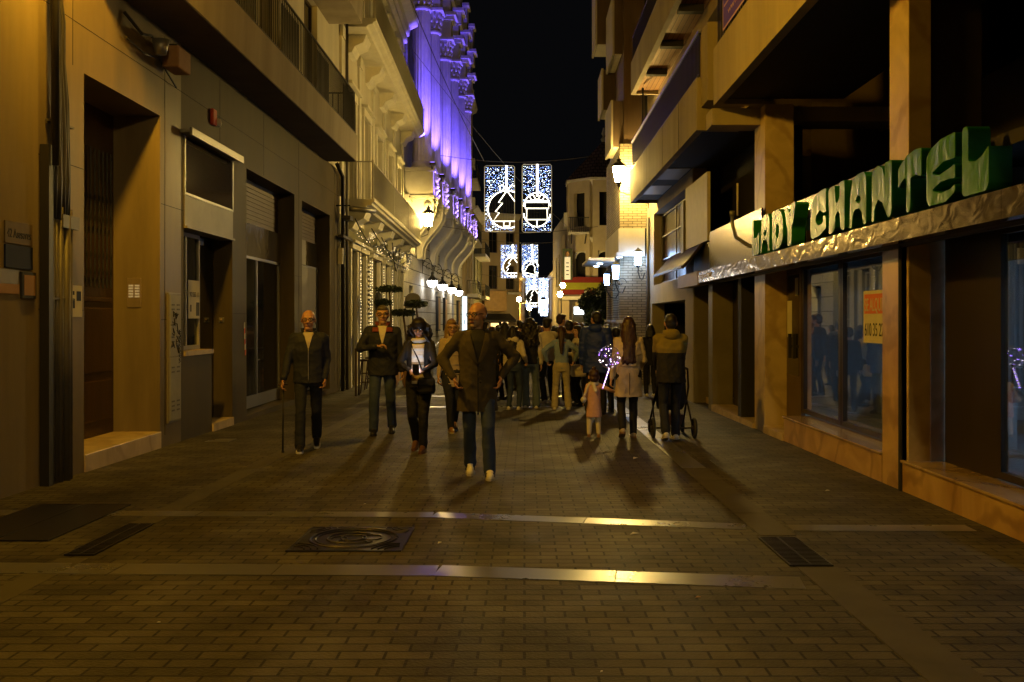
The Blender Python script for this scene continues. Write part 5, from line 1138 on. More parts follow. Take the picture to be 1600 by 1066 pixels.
def far_left():
    # D: houses after the theatre, each its own front
    def row_house(name, label, x0, y0, x1, y1, h, m, bal, gl='dark_glass', wins=2, lit=None):
        f = Fr(x0, y0, x1, y1); t = thing(name, label, 'house', f.p(0, 0, gz(y0)))
        L_ = f.len; ops = []
        for zf in [z for z in (4.6, 8.0, 11.4, 14.6) if z + 2.4 < h]:
            for k in range(wins): s = L_ * (k + .5) / wins; ops.append((s - .6, s + .6, zf, zf + 2.3))
        for k in range(wins): s = L_ * (k + .5) / wins; ops.append((s - .8, s + .8, -.6, 2.7))
        w = MB(); f.wall(w, 0, L_, -3, h, .3, ops); w.obj('wall', m, t)
        b = MB(); f.box(b, 0, L_, -7, -.5, -3, h); b.obj('body', M['dark_room'], t)
        for o in ops: window(f, t, *o, rec=.15, fm='yellow_trim', gm=(gl if o[2] > 0 else 'dark_glass'))
        for (a, c, z, d, kind) in bal:
            q = MB(); f.box(q, a, c, 0, d, z, z + .25); o = q.obj('balcony', M['white_stone'] if kind != 'box' else M['tan'], t)
            if kind == 'box': q = MB(); f.box(q, a, c, 0, d - .02, z + .26, z + 2.0); q.obj('enclosed_bay', M['tan'], o)
            else: q = MB(); railing(f, q, a, c, d - .04, z + .25, z + 1.2, .16, .012, ends=.03); q.obj('railing', M['black_iron'], o)
        q = MB(); f.prof(q, 0, L_, [(0, h - .4), (.3, h - .2), (.4, h), (0, h)]); q.obj('cornice', M['white_stone'], t)
        return f, t
    f, t = row_house('tall_narrow_house', 'tall narrow house right behind the theatre, with railed balconies', -4.1, 66.2, -4.1, 76, 18, M['tan'], [(3, 8, 11.4, .7, 'r'), (2.5, 8, 7.0, .8, 'r'), (2, 7, 3.1, .8, 'r')], wins=3)
    for z in (9.6, 12.4): q = MB(); f.box(q, 3.2, 4.2, .0, .5, z, z + .7); q.obj('air_conditioner', M['white_paint'], t)
    sg = thing('lit_shopfront', 'cold white glowing shopfront past the theatre corner', 'shopfront', (-4.2, 65.9, 0)); q = MB(); q.box(-4.25, -3.95, 65.9, 66.05, -.4, 3.1); q.obj('panel', emis('cold_front', (.7, .9, 1.0), 1.6), sg); q = MB(); q.box(-4.15, -4.1, 65.86, 65.9, 1.2, 1.5); q.box(-4.1, -4.0, 65.86, 65.9, .4, .6); q.obj('marks', M['ink'], sg)
    row_house('dark_green_house', 'dark shuttered house front farther along on the left', -4.1, 76.1, -3.9, 88, 10.5, M['olive'], [(2, 9, 6.6, .9, 'r'), (2, 9, 3.2, .9, 'r')], wins=3)
    # E: tan front facing the camera, lit by the post lamps
    t = thing('tan_corner_house', 'tan house facing the viewer behind the hanging lights, with an enclosed orange bay', 'house', (-2, 92, gz(92)))
    f = Fr(-.55, 92, -4.2, 90)
    ops = [(.5, 1.4, 4.4, 6.6), (2.3, 3.2, 4.4, 6.6), (.5, 1.4, 7.8, 9.8), (2.3, 3.2, 7.8, 9.8), (1.2, 3.2, -.6, 1.9)]
    f.n = Vector((f.u.y, -f.u.x, 0)); 
    if f.n.y > 0: f.n = -f.n
    w = MB(); f.wall(w, 0, f.len, -3, 11.4, .4, ops); w.obj('wall', M['tan'], t)
    for o in ops: window(f, t, *o, rec=.2)
    q = MB(); f.box(q, 0, f.len, -8, -.5, -3, 11.4); q.obj('body', M['dark_room'], t)
    q = MB(); f.box(q, 1.9, 4.2, 0, 1.1, 2.3, 4.2); q.obj('enclosed_bay', M['orange_wall'], t); q = MB(); f.box(q, .1, 1.6, 0, .8, 3.9, 4.1); bl = q.obj('balcony', M['white_stone'], t); q = MB(); railing(f, q, .1, 1.6, .76, 4.1, 5.1, .15, .012); q.obj('railing', M['black_iron'], bl)
    q = MB(); f.prof(q, 0, f.len, [(0, 10.9), (.4, 11.3), (.4, 11.5), (0, 11.5)]); q.obj('cornice', M['white_stone'], t)
    aw = thing('shop_awnings', 'dark awnings over the lit shop doorway of the tan house', 'awning', f.p(2.5, .6, 1.9)); q = MB(); f.prof(q, 1.0, 4.3, [(0, 2.1), (1.3, 1.5), (1.3, 1.3), (0, 1.95)]); q.obj('cloth', M['awning_dark'], aw)
    lw = thing('lit_shop_window', 'small warm lit shop window under the dark awnings of the tan house', 'shop window', f.p(2.2, .03, .8)); q = MB(); f.box(q, 1.2, 1.9, .01, .05, .3, 1.7); f.box(q, 2.2, 3.0, .01, .05, .0, 1.2); q.obj('glass', emis('warm_window', (1, .6, .2), 2.5), lw); q = MB(); f.box(q, 1.9, 2.2, .0, .06, -.6, 1.9); q.obj('frame', M['ink'], lw)
    row_house('low_ochre_house', 'low ochre house far down the street, left of the brightest lights', -.9, 104, .0, 128, 6.6, M['orange_wall'], [(3, 8, 3.4, .8, 'r')], wins=4)
    row_house('distant_house', 'most distant house on the left side of the street', .0, 132, 1.2, 190, 7.5, M['tan'], [], wins=6)
    f2, t2 = row_house('distant_right_house', 'dim house on the right beyond the turret house', 3.2, 130, 3.8, 86, 7, M['turret'], [], wins=4)
M['orange_wall'] = mat('orange_wall', (0.55, 0.36, 0.16), rough=0.85, var=0.25)
far_left()
# sky backdrop is the world; span cables across the street
def cables_across():
    c = thing('span_cables', 'thin cables strung across the street holding the hanging lights', 'cables', (0, 45, 9))
    def cab(a, b, sag, r=.012):
        a, b = Vector(a), Vector(b); q = MB(); q.tube([a.lerp(b, k / 16) - Vector((0, 0, sag * math.sin(math.pi * k / 16))) for k in range(17)], r, 4); q.obj('cable', M['pipe'], c)
    for y, zt, zb in ((45, 8.85, 5.55), (81, 7.95, 5.0), (124, 7.1, 3.2)):
        for z in (zt, zb): cab((-5, y + .05, z + .5), (3.4 if y < 60 else 5, y + .05, z + .3), .4)
    cab((-4.1, 30, 12.8), (-1.9, 45, 8.9), .3, .018); cab((-3.95, 34, 11), (3.0, 60, 7.0), .5)
cables_across()
# ------------------------------------------------------------------ hanging light curtains
ROPE = emis('rope_light', (1.0, 0.92, 0.74), 5)
LED_W = emis('led_white', (0.75, 0.86, 1.0), 10, False)
LED_B = emis('led_blue', (0.20, 0.36, 1.0), 6.5, False)
def circ(cx, cy, rx, ry, a0=0, a1=360, n=30): return [(cx + rx * math.cos(R(a0 + (a1 - a0) * k / n)), cy + ry * math.sin(R(a0 + (a1 - a0) * k / n))) for k in range(n + 1)]
def curtain(px0, px1, py0, py1, y, kind, label, dens=1.0):
    x0, x1 = PX(px0, y), PX(px1, y); z1, z0 = PZ(py0, y), PZ(py1, y); w, h = x1 - x0, z1 - z0; asp = h / w
    t = thing('light_curtain', label, 'christmas lights', ((x0 + x1) / 2, y, z0), 'hanging light curtains across the street')
    P = lambda u, v: (x0 + w * u, y, z0 + h * v)
    c = .05; q = MB()
    fr = [(c, 0), (1 - c, 0), (1, c / asp), (1, 1 - c / asp), (1 - c, 1), (c, 1), (0, 1 - c / asp), (0, c / asp)]
    q.tube([P(*p) for p in fr], .014 + y * .0001, 6, closed=True)
    q.obj('frame', M['white_paint'], t)
    lines = []; hole = None
    if kind == 'tree':
        cu, cv, ry = .745, .335, .285; rx = ry * asp; hole = (cu, cv, rx, ry)
        cc = [p for p in circ(cu, cv, rx, ry, 0, 360, 60)]; seg = []
        for p in cc:
            if p[0] <= 1.0: seg.append(p)
            else:
                if len(seg) > 1: lines.append(seg)
                seg = []
        if len(seg) > 1: lines.append(seg)
        lines += [[(.745, 1), (.745, .62)], [(.72, 1), (.72, .62)], [(.745, .62), (.47, .44), (.60, .43), (.36, .30), (.49, .285), (.29, .155), (1, .155)], [(.745, .62), (.86, .55), (1, .46)],
                  [(.745, .62), (.6, .71), (.5, .69), (.52, .62), (.745, .62)], [(.745, .62), (.9, .70), (1, .69)], [(.745, .62), (1.0, .605)], [(.64, .155), (.64, .08), (.84, .08), (.84, .155)]]
    elif kind == 'gift':
        cu, cv, ry, rx = .5, .33, .25, .47; hole = (cu, cv, rx, ry)
        lines += [circ(cu, cv, rx, ry, 12, 168, 20), circ(cu, cv, rx, ry, 195, 345, 20), [(.49, 1), (.49, .53)], [(.53, 1), (.53, .53)], [(.1, .46), (.9, .46), (.9, .35), (.1, .35), (.1, .46)], [(.15, .35), (.15, .185), (.85, .185), (.85, .35)],
                  [(.5, .46), (.36, .555), (.25, .53), (.3, .48), (.5, .46)], [(.5, .46), (.64, .555), (.75, .53), (.7, .48), (.5, .46)], [(.5, .185), (.5, .09)], [(.12, .44), (.88, .44)]]
    elif kind == 'bell':
        cu, cv, ry, rx = .55, .27, .2, .38; hole = (cu, cv, rx, ry)
        lines += [circ(.55, .26, .5, .25, 20, 200, 20), [(.62, 1), (.62, .5)], [(.66, 1), (.66, .5)], [(.08, .17), (.22, .22), (.36, .36), (.5, .40), (.68, .40), (.8, .32), (.78, .2), (.84, .08), (.08, .17)], [(.08, .14), (.3, .04), (.84, .02)], [(.5, .42), (.6, .5), (.7, .42)], [(.85, .05), (1, .16)]]
    else:
        cu, cv, ry, rx = .5, .35, .2, .45; hole = (cu, cv, rx * .6, ry * .6)
        lines += [circ(cu, cv, rx, ry), [(.5, 1), (.5, .55)], [(.2, .6), (.5, .5), (.8, .6)], [(.1, .2), (.9, .2)]]
    q = MB(); rad = .013 + .00017 * y
    for ln in lines: q.tube([(a, y - .03, b) for a, _, b in [P(*p) for p in ln]], rad, 5)
    q.obj('rope_light', ROPE, t)
    rr = random.Random(int(px0 * 7 + py0)); wb = MB(); ww = MB(); n = int(18 * dens); rb = .0095 + .00012 * y
    for k in range(n):
        u = .03 + .94 * (k + .5) / n; v0 = 0.02; ww.tube([P(u, .01), P(u, .99)], .004, 3)
        m = int(36 * dens)
        for j in range(m):
            v = .015 + .97 * (j + rr.random() * .7) / m
            if hole and ((u - hole[0]) / (hole[2] * .96)) ** 2 + ((v - hole[1]) / (hole[3] * .96)) ** 2 < 1: continue
            if rr.random() < .12: continue
            a, b, c_ = P(u, v); s = rb * rr.choice((.6, .8, 1, 1, 1.5)); mi = 1 if rr.random() < .50 else 0; yo = rr.uniform(-.04, .04); xo = rr.uniform(-.015, .015)
            wb.add([(a + xo - s, b + yo, c_), (a + xo + s, b + yo, c_), (a + xo, b + yo - s, c_), (a + xo, b + yo + s, c_), (a + xo, b + yo, c_ - s), (a + xo, b + yo, c_ + s)], [(0, 2, 5), (2, 1, 5), (1, 3, 5), (3, 0, 5), (2, 0, 4), (1, 2, 4), (3, 1, 4), (0, 3, 4)], mi)
    tag(wb.obj('bulbs', [LED_W, LED_B], t), kind='stuff'); ww.obj('wires', M['cable'], t)
curtain(757, 804, 259, 362, 45, 'tree', 'large upper left light curtain with a fir tree drawn inside a bauble')
curtain(816, 862, 257, 363, 45.1, 'gift', 'large upper right light curtain with a ribboned gift box in a bauble')
curtain(782, 808, 382, 435, 81, 'tree', 'smaller light curtain with a fir tree, hanging beneath and behind the big tree curtain')
curtain(815, 841, 382, 434, 81.1, 'bell', 'light curtain with a bell, below the gift box curtain')
curtain(821, 840, 433, 481, 124, 'tree', 'distant light curtain just under the bell curtain', 1.2)
curtain(841, 857, 434, 490, 124.1, 'star', 'tall bright distant light curtain right of the bell curtain', 1.4)
curtain(857, 867, 467, 492, 190, 'star', 'smallest and rightmost bright light curtain at the end of the street', 1.5)
curtain(844, 856, 468, 494, 191, 'star', 'glaring far light curtain low over the crowd', 1.5)

# ------------------------------------------------------------------ topiary, stools, trees
def topiary(px, y, discs, label):
    x = PX(px, y); g = gz(y); t = thing('topiary_tree', label, 'potted tree', (x, y, g), 'disc pruned topiary trees before the cream house')
    zs = [PZ(d[1], y) for d in discs]
    q = MB(); q.lathe((x, y, g), [(.16, 0), (.2, .1), (.26, .45), (.27, .48), (.22, .48)], 14); q.obj('pot', M['terracotta'], t, smooth=False)
    q = MB()
    for (dx, py, w_), z in zip(discs, zs):
        xx = PX(dx, y); q.tube([(x, y, g + .45), (x + (xx - x) * .3, y, g + .45 + (z - g - .45) * .4), (xx + .05, y, g + .45 + (z - g - .45) * .75), (xx, y, z)], [.05, .04, .03, .025], 6)
    q.obj('trunk', M['bark'], t)
    rr = random.Random(int(px)); 
    for (dx, py, w_), z in zip(discs, zs):
        xx = PX(dx, y); rad = w_ * y / F / 2; q = MB()
        q.lathe((xx, y, z), [(.05, -.05), (rad * .6, -.03), (rad * .78, .02), (rad * .6, .07), (.05, .11)], 16)
        for k in range(620):
            a = rr.uniform(0, 6.283); r_ = rad * 1.12 * math.sqrt(rr.random()); zz = z + rr.uniform(-.07, .12) * (1.15 - r_ / rad * .5); u = Vector((rr.uniform(-1, 1), rr.uniform(-1, 1), rr.uniform(-1, 1))).normalized() * .05; v = u.cross(Vector((rr.uniform(-1, 1), rr.uniform(-1, 1), rr.uniform(-1, 1)))).normalized() * .02
            c = Vector((xx + r_ * math.cos(a), y + r_ * math.sin(a), zz)); q.add([c - u, c + v, c + u, c - v], [(0, 1, 2, 3)])
        q.obj('foliage_disc', M['leaf'], t, fix=False)
topiary(612, 27.0, [(608, 453, 37), (599, 474, 24)], 'topiary with two dark flat discs, behind the man with the red collar')
topiary(640, 26.2, [(630, 490, 34), (650, 476, 32)], 'topiary with two dark flat discs, behind the woman looking at her phone')
def stool(px, y, label):
    x = PX(px, y); g = gz(y); t = thing('bar_stool', label, 'stool', (x, y, g), 'dark bar stools by the cream house')
    q = MB(); q.lathe((x, y, g), [(.02, .78), (.17, .79), (.18, .82), (.16, .84), (.02, .845)], 14); q.obj('seat', M['wood_dark'], t)
    for a in (45, 135, 225, 315):
        q = MB(); q.tube([(x + .22 * math.cos(R(a)), y + .22 * math.sin(R(a)), g), (x + .13 * math.cos(R(a)), y + .13 * math.sin(R(a)), g + .79)], .016, 6); q.obj('leg', M['wood_dark'], t)
    for z, r_ in ((.28, .19), (.5, .165)):
        q = MB(); q.tube([(x + r_ * math.cos(R(a)), y + r_ * math.sin(R(a)), g + z) for a in (45, 135, 225, 315)], .01, 5, closed=True); q.obj('rung', M['wood_dark'], t)
stool(572, 23.2, 'dark wooden bar stool left of the man with the red collar'); stool(581, 25.0, 'dark bar stool standing a little behind the nearer one')
tb = thing('high_table', 'dark narrow high table leaning by the shopfront next to the bar stools', 'table', (PX(561, 22.6), 22.6, gz(22.6)))
q = MB(); x = PX(562, 22.6); q.box(x - .08, x + .3, 22.4, 22.9, .80, .84); q.obj('tabletop', M['wood_dark'], tb)
for a, b in ((-.06, 22.44), (.27, 22.44), (-.06, 22.86), (.27, 22.86)): q = MB(); q.box(x + a - .02, x + a + .02, b - .02, b + .02, gz(22.6), .80); q.obj('leg', M['wood_dark'], tb)
mp = thing('rounded_board', 'grey green round topped board on a post behind the topiary discs', 'sign board', (PX(645, 30), 30, gz(30)))
q = MB(); q.prism([(-.24, 0), (.24, 0), (.24, .28)] + arc(0, .28, .24, 0, 180, 10, .2)[1:-1] + [(-.24, .28)], (PX(645, 30), 30, PZ(482, 30)), (1, 0, 0), (0, 0, 1), (0, 1, 0), .05); q.obj('board', M['leaf_grey'] if 'leaf_grey' in M else M['pipe'], mp)
q = MB(); q.tube([(PX(645, 30), 30.02, gz(30)), (PX(645, 30), 30.02, PZ(482, 30))], .03, 6); q.obj('post', M['black_iron'], mp)
tr = thing('steel_handrail', 'thin steel ramp handrail near the theatre wall', 'handrail', (PX(692, 33), 33, gz(33)))
q = MB(); q.tube([(PX(676, 30), 30, PZ(545, 30)), (PX(700, 34), 34, PZ(522, 34))], .025, 6); q.tube([(PX(676, 30), 30, PZ(545, 30)), (PX(676, 30), 30, gz(30))], .02, 6); q.tube([(PX(700, 34), 34, PZ(522, 34)), (PX(700, 34), 34, gz(34))], .02, 6); q.obj('rail', M['chrome'], tr)

def leafy_tree(px, y, zc, rad, label, name='street_tree', n=9000, sx=1.0, seed=1):
    x = PX(px, y); g = gz(y); t = thing(name, label, 'tree', (x, y, g)); rr = random.Random(seed)
    q = MB(); q.tube([(x, y, g), (x + .05, y, g + 1.2), (x - .05, y, zc)], [.12, .09, .05], 8)
    blobs = []
    for k in range(13):
        a = rr.uniform(0, 6.283); r_ = rad * rr.uniform(.2, .8); b = Vector((x + sx * r_ * math.cos(a), y + r_ * math.sin(a), zc + rad * rr.uniform(-.7, .8))); blobs.append((b, rad * rr.uniform(.25, .5)))
        q.tube([(x, y, zc - rad * .6), tuple(b)], [.05, .02], 5)
    q.obj('trunk', M['bark'], t)
    q = MB()
    for k in range(n):
        b, r_ = blobs[rr.randrange(len(blobs))]; d = Vector((rr.gauss(0, 1), rr.gauss(0, 1), rr.gauss(0, 1))).normalized() * r_ * rr.random() ** .4
        c = b + d; u = Vector((rr.uniform(-1, 1), rr.uniform(-1, 1), rr.uniform(-1, 1))).normalized(); v = u.orthogonal().normalized(); s = rr.uniform(.06, .12); q.add([c - u * s, c + v * s * .45, c + u * s, c - v * s * .45], [(0, 1, 2, 3)])
    q.obj('crown', M['leaf'], t, fix=False)
leafy_tree(934, 58, 2.2, 1.5, 'dark leafy tree in front of the turret house, right of the lit screen', seed=4, n=12000, sx=1.0)
leafy_tree(945, 44, .9, 1.1, 'spiky dark bush at the near corner beside the bluish brick piers', 'bush', seed=6, n=6000)
# ------------------------------------------------------------------ people
def cmat(name, col, rough=0.85, bump=.25, var=.25, sheen=0.0, bs=60):
    m = mat(name, col, rough=rough, var=var, vscale=9, bump=bump, bscale=bs, bdist=.006)
    return m
SKIN = cmat('skin', (0.52, 0.30, 0.20), .5, .1, .12); SKIN_D = cmat('skin_tan', (0.46, 0.24, 0.14), .5, .1, .12)
LIPS = cmat('lips', (0.30, 0.10, 0.08), .45, 0, .1); STUBBLE = cmat('stubble', (0.36, 0.25, 0.19), .7, .2, .2); STUBBLE_D = cmat('cropped_hair', (0.29, 0.16, 0.105), .7, .2, .2)
EYEW = mat('eye_white', (0.55, 0.53, 0.5), rough=.25); EYED = mat('eye_dark', (0.02, 0.012, 0.01), rough=.2)
HAIRB = cmat('black_hair', (0.012, 0.009, 0.007), .42, .6, .3, bs=180); HAIRBR = cmat('brown_hair', (0.045, 0.018, 0.010), .42, .6, .3, bs=180); HAIRRED = cmat('auburn_hair', (0.10, 0.035, 0.014), .45, .6, .3, bs=180)
HAIRBL = cmat('blonde_hair', (0.32, 0.20, 0.08), .45, .6, .4, bs=180); HAIRG = cmat('grey_hair', (0.11, 0.095, 0.08), .6, .5, .3, bs=150)
C = {}
for n_, c_, r_ in (('navy', (.010, .013, .030), .8), ('navy_bright', (.012, .035, .30), .6), ('black', (.006, .006, .007), .8), ('olive_coat', (.060, .048, .026), .95), ('jeans', (.032, .052, .12), .85), ('jeans_dark', (.009, .012, .026), .85), ('jeans_pale', (.10, .14, .20), .85),
    ('cream', (.68, .62, .50), .9), ('beige', (.56, .46, .31), .85), ('white', (.62, .60, .56), .8), ('lightblue', (.26, .36, .62), .9), ('cream_trouser', (.52, .46, .30), .85), ('red_collar', (.20, .035, .02), .8), ('mustard', (.22, .17, .03), .85), ('pink', (.62, .37, .31), .9),
    ('boot', (.11, .045, .02), .6), ('shoe_black', (.012, .011, .010), .5), ('sneaker', (.75, .74, .70), .6), ('sole', (.5, .47, .42), .7), ('tan_leather', (.28, .15, .06), .6), ('dark_grey', (.03, .03, .032), .85), ('grey', (.20, .20, .21), .85), ('stripe', (.30, .22, .12), .9), ('shirt', (.52, .45, .34), .8), ('brown', (.07, .035, .018), .8), ('quilt', (.45, .36, .22), .7)):
    C[n_] = cmat('cloth_' + n_, c_, r_)
LENS = glass_mat('spectacle_lens', (.95, .95, .95), .01, .02)

def _frame(d):
    d = d.normalized(); u = Vector((1, 0, 0)) if abs(d.x) < .8 else Vector((0, 1, 0)); u = (u - d * u.dot(d)).normalized(); return u, d.cross(u)
def p_cap(q, a, b, ra, rb, fx=1.0, fy=1.0, n=14):
    """closed tapered capsule; fx, fy flatten the section"""
    a, b = Vector(a), Vector(b); d = b - a; L_ = d.length or 1e-4; d = d / L_; u, v = _frame(d); vs = []; fs = []
    rings = []
    for k in range(1, 4): t = math.pi / 2 * (1 - k / 3); rings.append((a - d * ra * math.sin(t), ra * math.cos(t)))
    for k in range(0, 3): t = math.pi / 2 * k / 3; rings.append((b + d * rb * math.sin(t), rb * math.cos(t)))
    vs.append(a - d * ra)
    for c, r in rings:
        for k in range(n): t = 2 * math.pi * k / n; vs.append(c + u * (r * fx * math.cos(t)) + v * (r * fy * math.sin(t)))
    vs.append(b + d * rb); m = len(rings)
    for k in range(n): fs.append((0, 1 + (k + 1) % n, 1 + k)); fs.append((len(vs) - 1, 1 + (m - 1) * n + k, 1 + (m - 1) * n + (k + 1) % n))
    for i in range(m - 1):
        for k in range(n): e = 1 + i * n; fs.append((e + k, e + (k + 1) % n, e + n + (k + 1) % n, e + n + k))
    q.add(vs, fs)
def p_ell(q, c, r, T=None, n=16):
    s = MB(); s.ball((0, 0, 0), r, n); c = Vector(c)
    q.add([(T @ Vector(v) if T else Vector(v)) + c for v in s.v], s.f)
def p_loft(q, rings, n=24):
    """rings: (x, y, z, rx, ry) bottom to top"""
    vs = []; fs = []; m = len(rings)
    for x, y, z, rx, ry in rings:
        for k in range(n):
            a = 2 * math.pi * k / n; ca, sa = math.cos(a), math.sin(a); e = .85
            vs.append((x + rx * math.copysign(abs(ca) ** e, ca), y + ry * math.copysign(abs(sa) ** e, sa), z))
    fs.append(tuple(range(n - 1, -1, -1))); fs.append(tuple((m - 1) * n + k for k in range(n)))
    for i in range(m - 1):
        for k in range(n): fs.append((i * n + k, i * n + (k + 1) % n, (i + 1) * n + (k + 1) % n, (i + 1) * n + k))
    q.add(vs, fs)
def fuse(q, voxel, smooth=2, wrinkle=0.0, seed=0):
    me = bpy.data.meshes.new('f'); me.from_pydata([tuple(v) for v in q.v], [], q.f)
    bm = bmesh.new(); bm.from_mesh(me); bmesh.ops.recalc_face_normals(bm, faces=bm.faces); bm.to_mesh(me); bm.free()
    o = bpy.data.objects.new('f', me); TMP.collection.objects.link(o)
    r = o.modifiers.new('r', 'REMESH'); r.mode = 'VOXEL'; r.voxel_size = voxel
    if smooth: s = o.modifiers.new('s', 'SMOOTH'); s.factor = .5; s.iterations = smooth
    vl = TMP.view_layers[0]; vl.update()
    out = bpy.data.meshes.new_from_object(o.evaluated_get(vl.depsgraph)); bpy.data.objects.remove(o); bpy.data.meshes.remove(me)
    if wrinkle:
        n = len(out.vertices); co = np.empty(n * 3); out.vertices.foreach_get('co', co); co = co.reshape(-1, 3); no = np.empty(n * 3); out.vertices.foreach_get('normal', no); no = no.reshape(-1, 3)
        rs = np.random.RandomState(seed); h = np.zeros(n)
        for k in range(9):
            w = rs.normal(size=3) * np.array([16, 16, 26]) ; ph = rs.uniform(0, 6.28); wob = 1.2 * np.sin(co @ (rs.normal(size=3) * 9) + rs.uniform(0, 6.28)); h += (1 - np.abs(np.sin(co @ w * .5 + ph + wob))) ** 2
        h = h / 9 - .35; co = co + no * (h * wrinkle * 2.2)[:, None]; out.vertices.foreach_set('co', co.ravel())
    out.polygons.foreach_set('use_smooth', [True] * len(out.polygons))
    return out
def ik(a, t, l1, l2, pole):
    a, t = Vector(a), Vector(t); d = t - a; L_ = d.length
    if L_ > (l1 + l2) * .995: t = a + d * ((l1 + l2) * .995 / L_); d = t - a; L_ = d.length
    x = (l1 * l1 - l2 * l2 + L_ * L_) / (2 * L_); h = math.sqrt(max(l1 * l1 - x * x, 0)); dn = d / L_; p = Vector(pole); p = (p - dn * p.dot(dn)); p = p.normalized() if p.length > 1e-6 else dn.orthogonal()
    return a + dn * x + p * h, t

def person(label, px, y, H, rot, top, bottom, shoe, hair=('short', HAIRB), feet=((-.10, .0), (.10, .0)), hands=(None, None), head=(0, 0), bw=1.0, skin=SKIN, coat=0, fem=False, hero=False,
           glasses=False, stubble=None, child=False, group=None, lean=0.0, extras=None, sleeve=1.0, legw=1.0, yoke=None, heel=(0, 0), elbows=(None, None), lit=None, calfw=None, headless_bottom=False, hatm=None):
    x = PX(px, y); S = H / 1.75; hs = 1.0
    if child: hs = 1.55
    t = thing('person', label, 'person', (x, y, gz(y)), group); t.rotation_euler = (0, 0, rot)
    vx = .0065 if hero else .009; vg = .011 if hero else .014
    def make(name, me, mats, parent=t):
        me.name = name; me.transform(Matrix.Scale(S, 4)); npoly = len(me.polygons); keep = np.zeros(npoly, dtype=np.int32); me.polygons.foreach_get('material_index', keep); me.materials.clear()
        for m in (mats if isinstance(mats, (list, tuple)) else [mats]): me.materials.append(m)
        if isinstance(mats, (list, tuple)): me.polygons.foreach_set('material_index', keep)
        o = bpy.data.objects.new(name, me); COL.objects.link(o); o.parent = parent; return o
    def raw(name, q, m, smooth=True):
        me = bpy.data.meshes.new(name); me.from_pydata([tuple(v) for v in q.v], [], q.f); bm = bmesh.new(); bm.from_mesh(me); bmesh.ops.recalc_face_normals(bm, faces=bm.faces); bm.to_mesh(me); bm.free()
        if smooth: me.polygons.foreach_set('use_smooth', [True] * len(me.polygons))
        return make(name, me, m)
    sw = (.142 if fem else .163) * (1 + .7 * (bw - 1)); zs = 1.405; hipw = .09
    zn = 1.49; dz = 0
    if child: sw = .15; zs = 1.28; zn = 1.33; dz = -.10
    ly = -lean
    sh = [Vector((-sw, ly, zs)), Vector((sw, ly, zs))]
    hip = [Vector((-hipw, .0, .92 + dz * .8)), Vector((hipw, .0, .92 + dz * .8))]
    # legs
    l1 = .435 if not child else .39; l2 = .425 if not child else .37; kn = []; an = []
    for i in range(2):
        fx, fy = feet[i][0], feet[i][1]; hl = heel[i]; a = Vector((fx, fy + .03, .085 + hl)); k, a2 = ik(hip[i], a, l1, l2, (0, -1, 0)); kn.append(k); an.append(a2)
    # arms
    wr = []; el = []
    for i in range(2):
        sg = -1 if i == 0 else 1; tg = hands[i][:3] if hands[i] is not None else (sg * (sw + .06), -.03 + ly * .5, .84 + dz)
        pole = elbows[i] if elbows[i] else (sg * .25, 1, -.1); e, w_ = ik(sh[i], tg, .29 if not child else .24, .26 if not child else .21, pole); el.append(e); wr.append(w_)
    # ---- body: head, neck, trunk, limbs and hands fused to one surface
    q = MB(); zc = zn + .135 * (1 if not child else 1.25)
    HT = Matrix.Translation((0, ly - .012, zc)) @ Matrix.Rotation(R(head[0]), 4, 'Z') @ Matrix.Rotation(R(head[1]), 4, 'X') @ Matrix.Scale(hs * (1.10 if not fem else 1.05), 4)
    hq = MB()
    p_ell(hq, (0, .014, .026), (.076, .096, .088)); p_ell(hq, (0, -.022, -.035), (.060, .066, .078)); p_cap(hq, (-.012, -.060, -.094), (.012, -.060, -.094), .024, .024)
    p_cap(hq, (0, -.078, .018), (0, -.104, -.026), .010, .015, n=8); p_cap(hq, (-.034, -.070, .030), (.034, -.070, .030), .015, .015, n=8); p_cap(hq, (-.016, -.094, -.032), (.016, -.094, -.032), .009, .009, n=8)
    for sg in (-1, 1):
        p_ell(hq, (sg * .038, -.052, -.025), (.026, .030, .028), n=10); p_ell(hq, (sg * .077, .012, -.006), (.010, .020, .032), n=8)
    p_cap(hq, (-.018, -.083, -.063), (.018, -.083, -.063), .009, .009, n=8)
    vs0 = [HT @ Vector(v) for v in hq.v]; q.add(vs0, hq.f)
    p_cap(q, (0, ly + .012, zn - .06), HT @ Vector((0, .012, -.06)), .056 if not fem else .047, .052 if not fem else .044)
    p_loft(q, [(0, 0, .86 + dz, .13, .09), (0, 0, .95 + dz, .15, .105), (0, 0, 1.08 + dz * .5, .12, .09), (0, ly * .6, 1.28 + dz * .5, .145, .10), (0, ly, zs, .15, .085), (0, ly, zn, .06, .05)])
    for i in range(2):
        sg = -1 if i == 0 else 1
        p_cap(q, sh[i] + Vector((-sg * .03, 0, 0)), el[i], .042, .038); p_cap(q, el[i], wr[i], .040, .027); p_cap(q, hip[i], kn[i], .078 * legw, .055); p_cap(q, kn[i], an[i], .055, .036)
        p_cap(q, an[i] + Vector((0, .01, -.03)), an[i] + Vector((0, -.06, -.045 - heel[i] * .5)), .030, .024)
        # hand
        d = (wr[i] - el[i]).normalized(); dm = {}
        if isinstance(hands[i], tuple) and len(hands[i]) > 3: d = (d * .4 + Vector(hands[i][3]).normalized()).normalized()
        inward = Vector((-sg, -.15, 0)); nrm = (inward - d * inward.dot(d)).normalized(); side = d.cross(nrm); side = side if side.y < 0 or abs(side.y) < .01 else -side
        k_ = 1.0 if not child else .75; W0 = wr[i]; pc = W0 + d * .05 * k_
        p_cap(q, W0 + d * .015 * k_, W0 + d * .075 * k_, .026 * k_, .036 * k_, *( (1, .5) if abs(_frame(d)[0].dot(side)) > .7 else (.5, 1)))
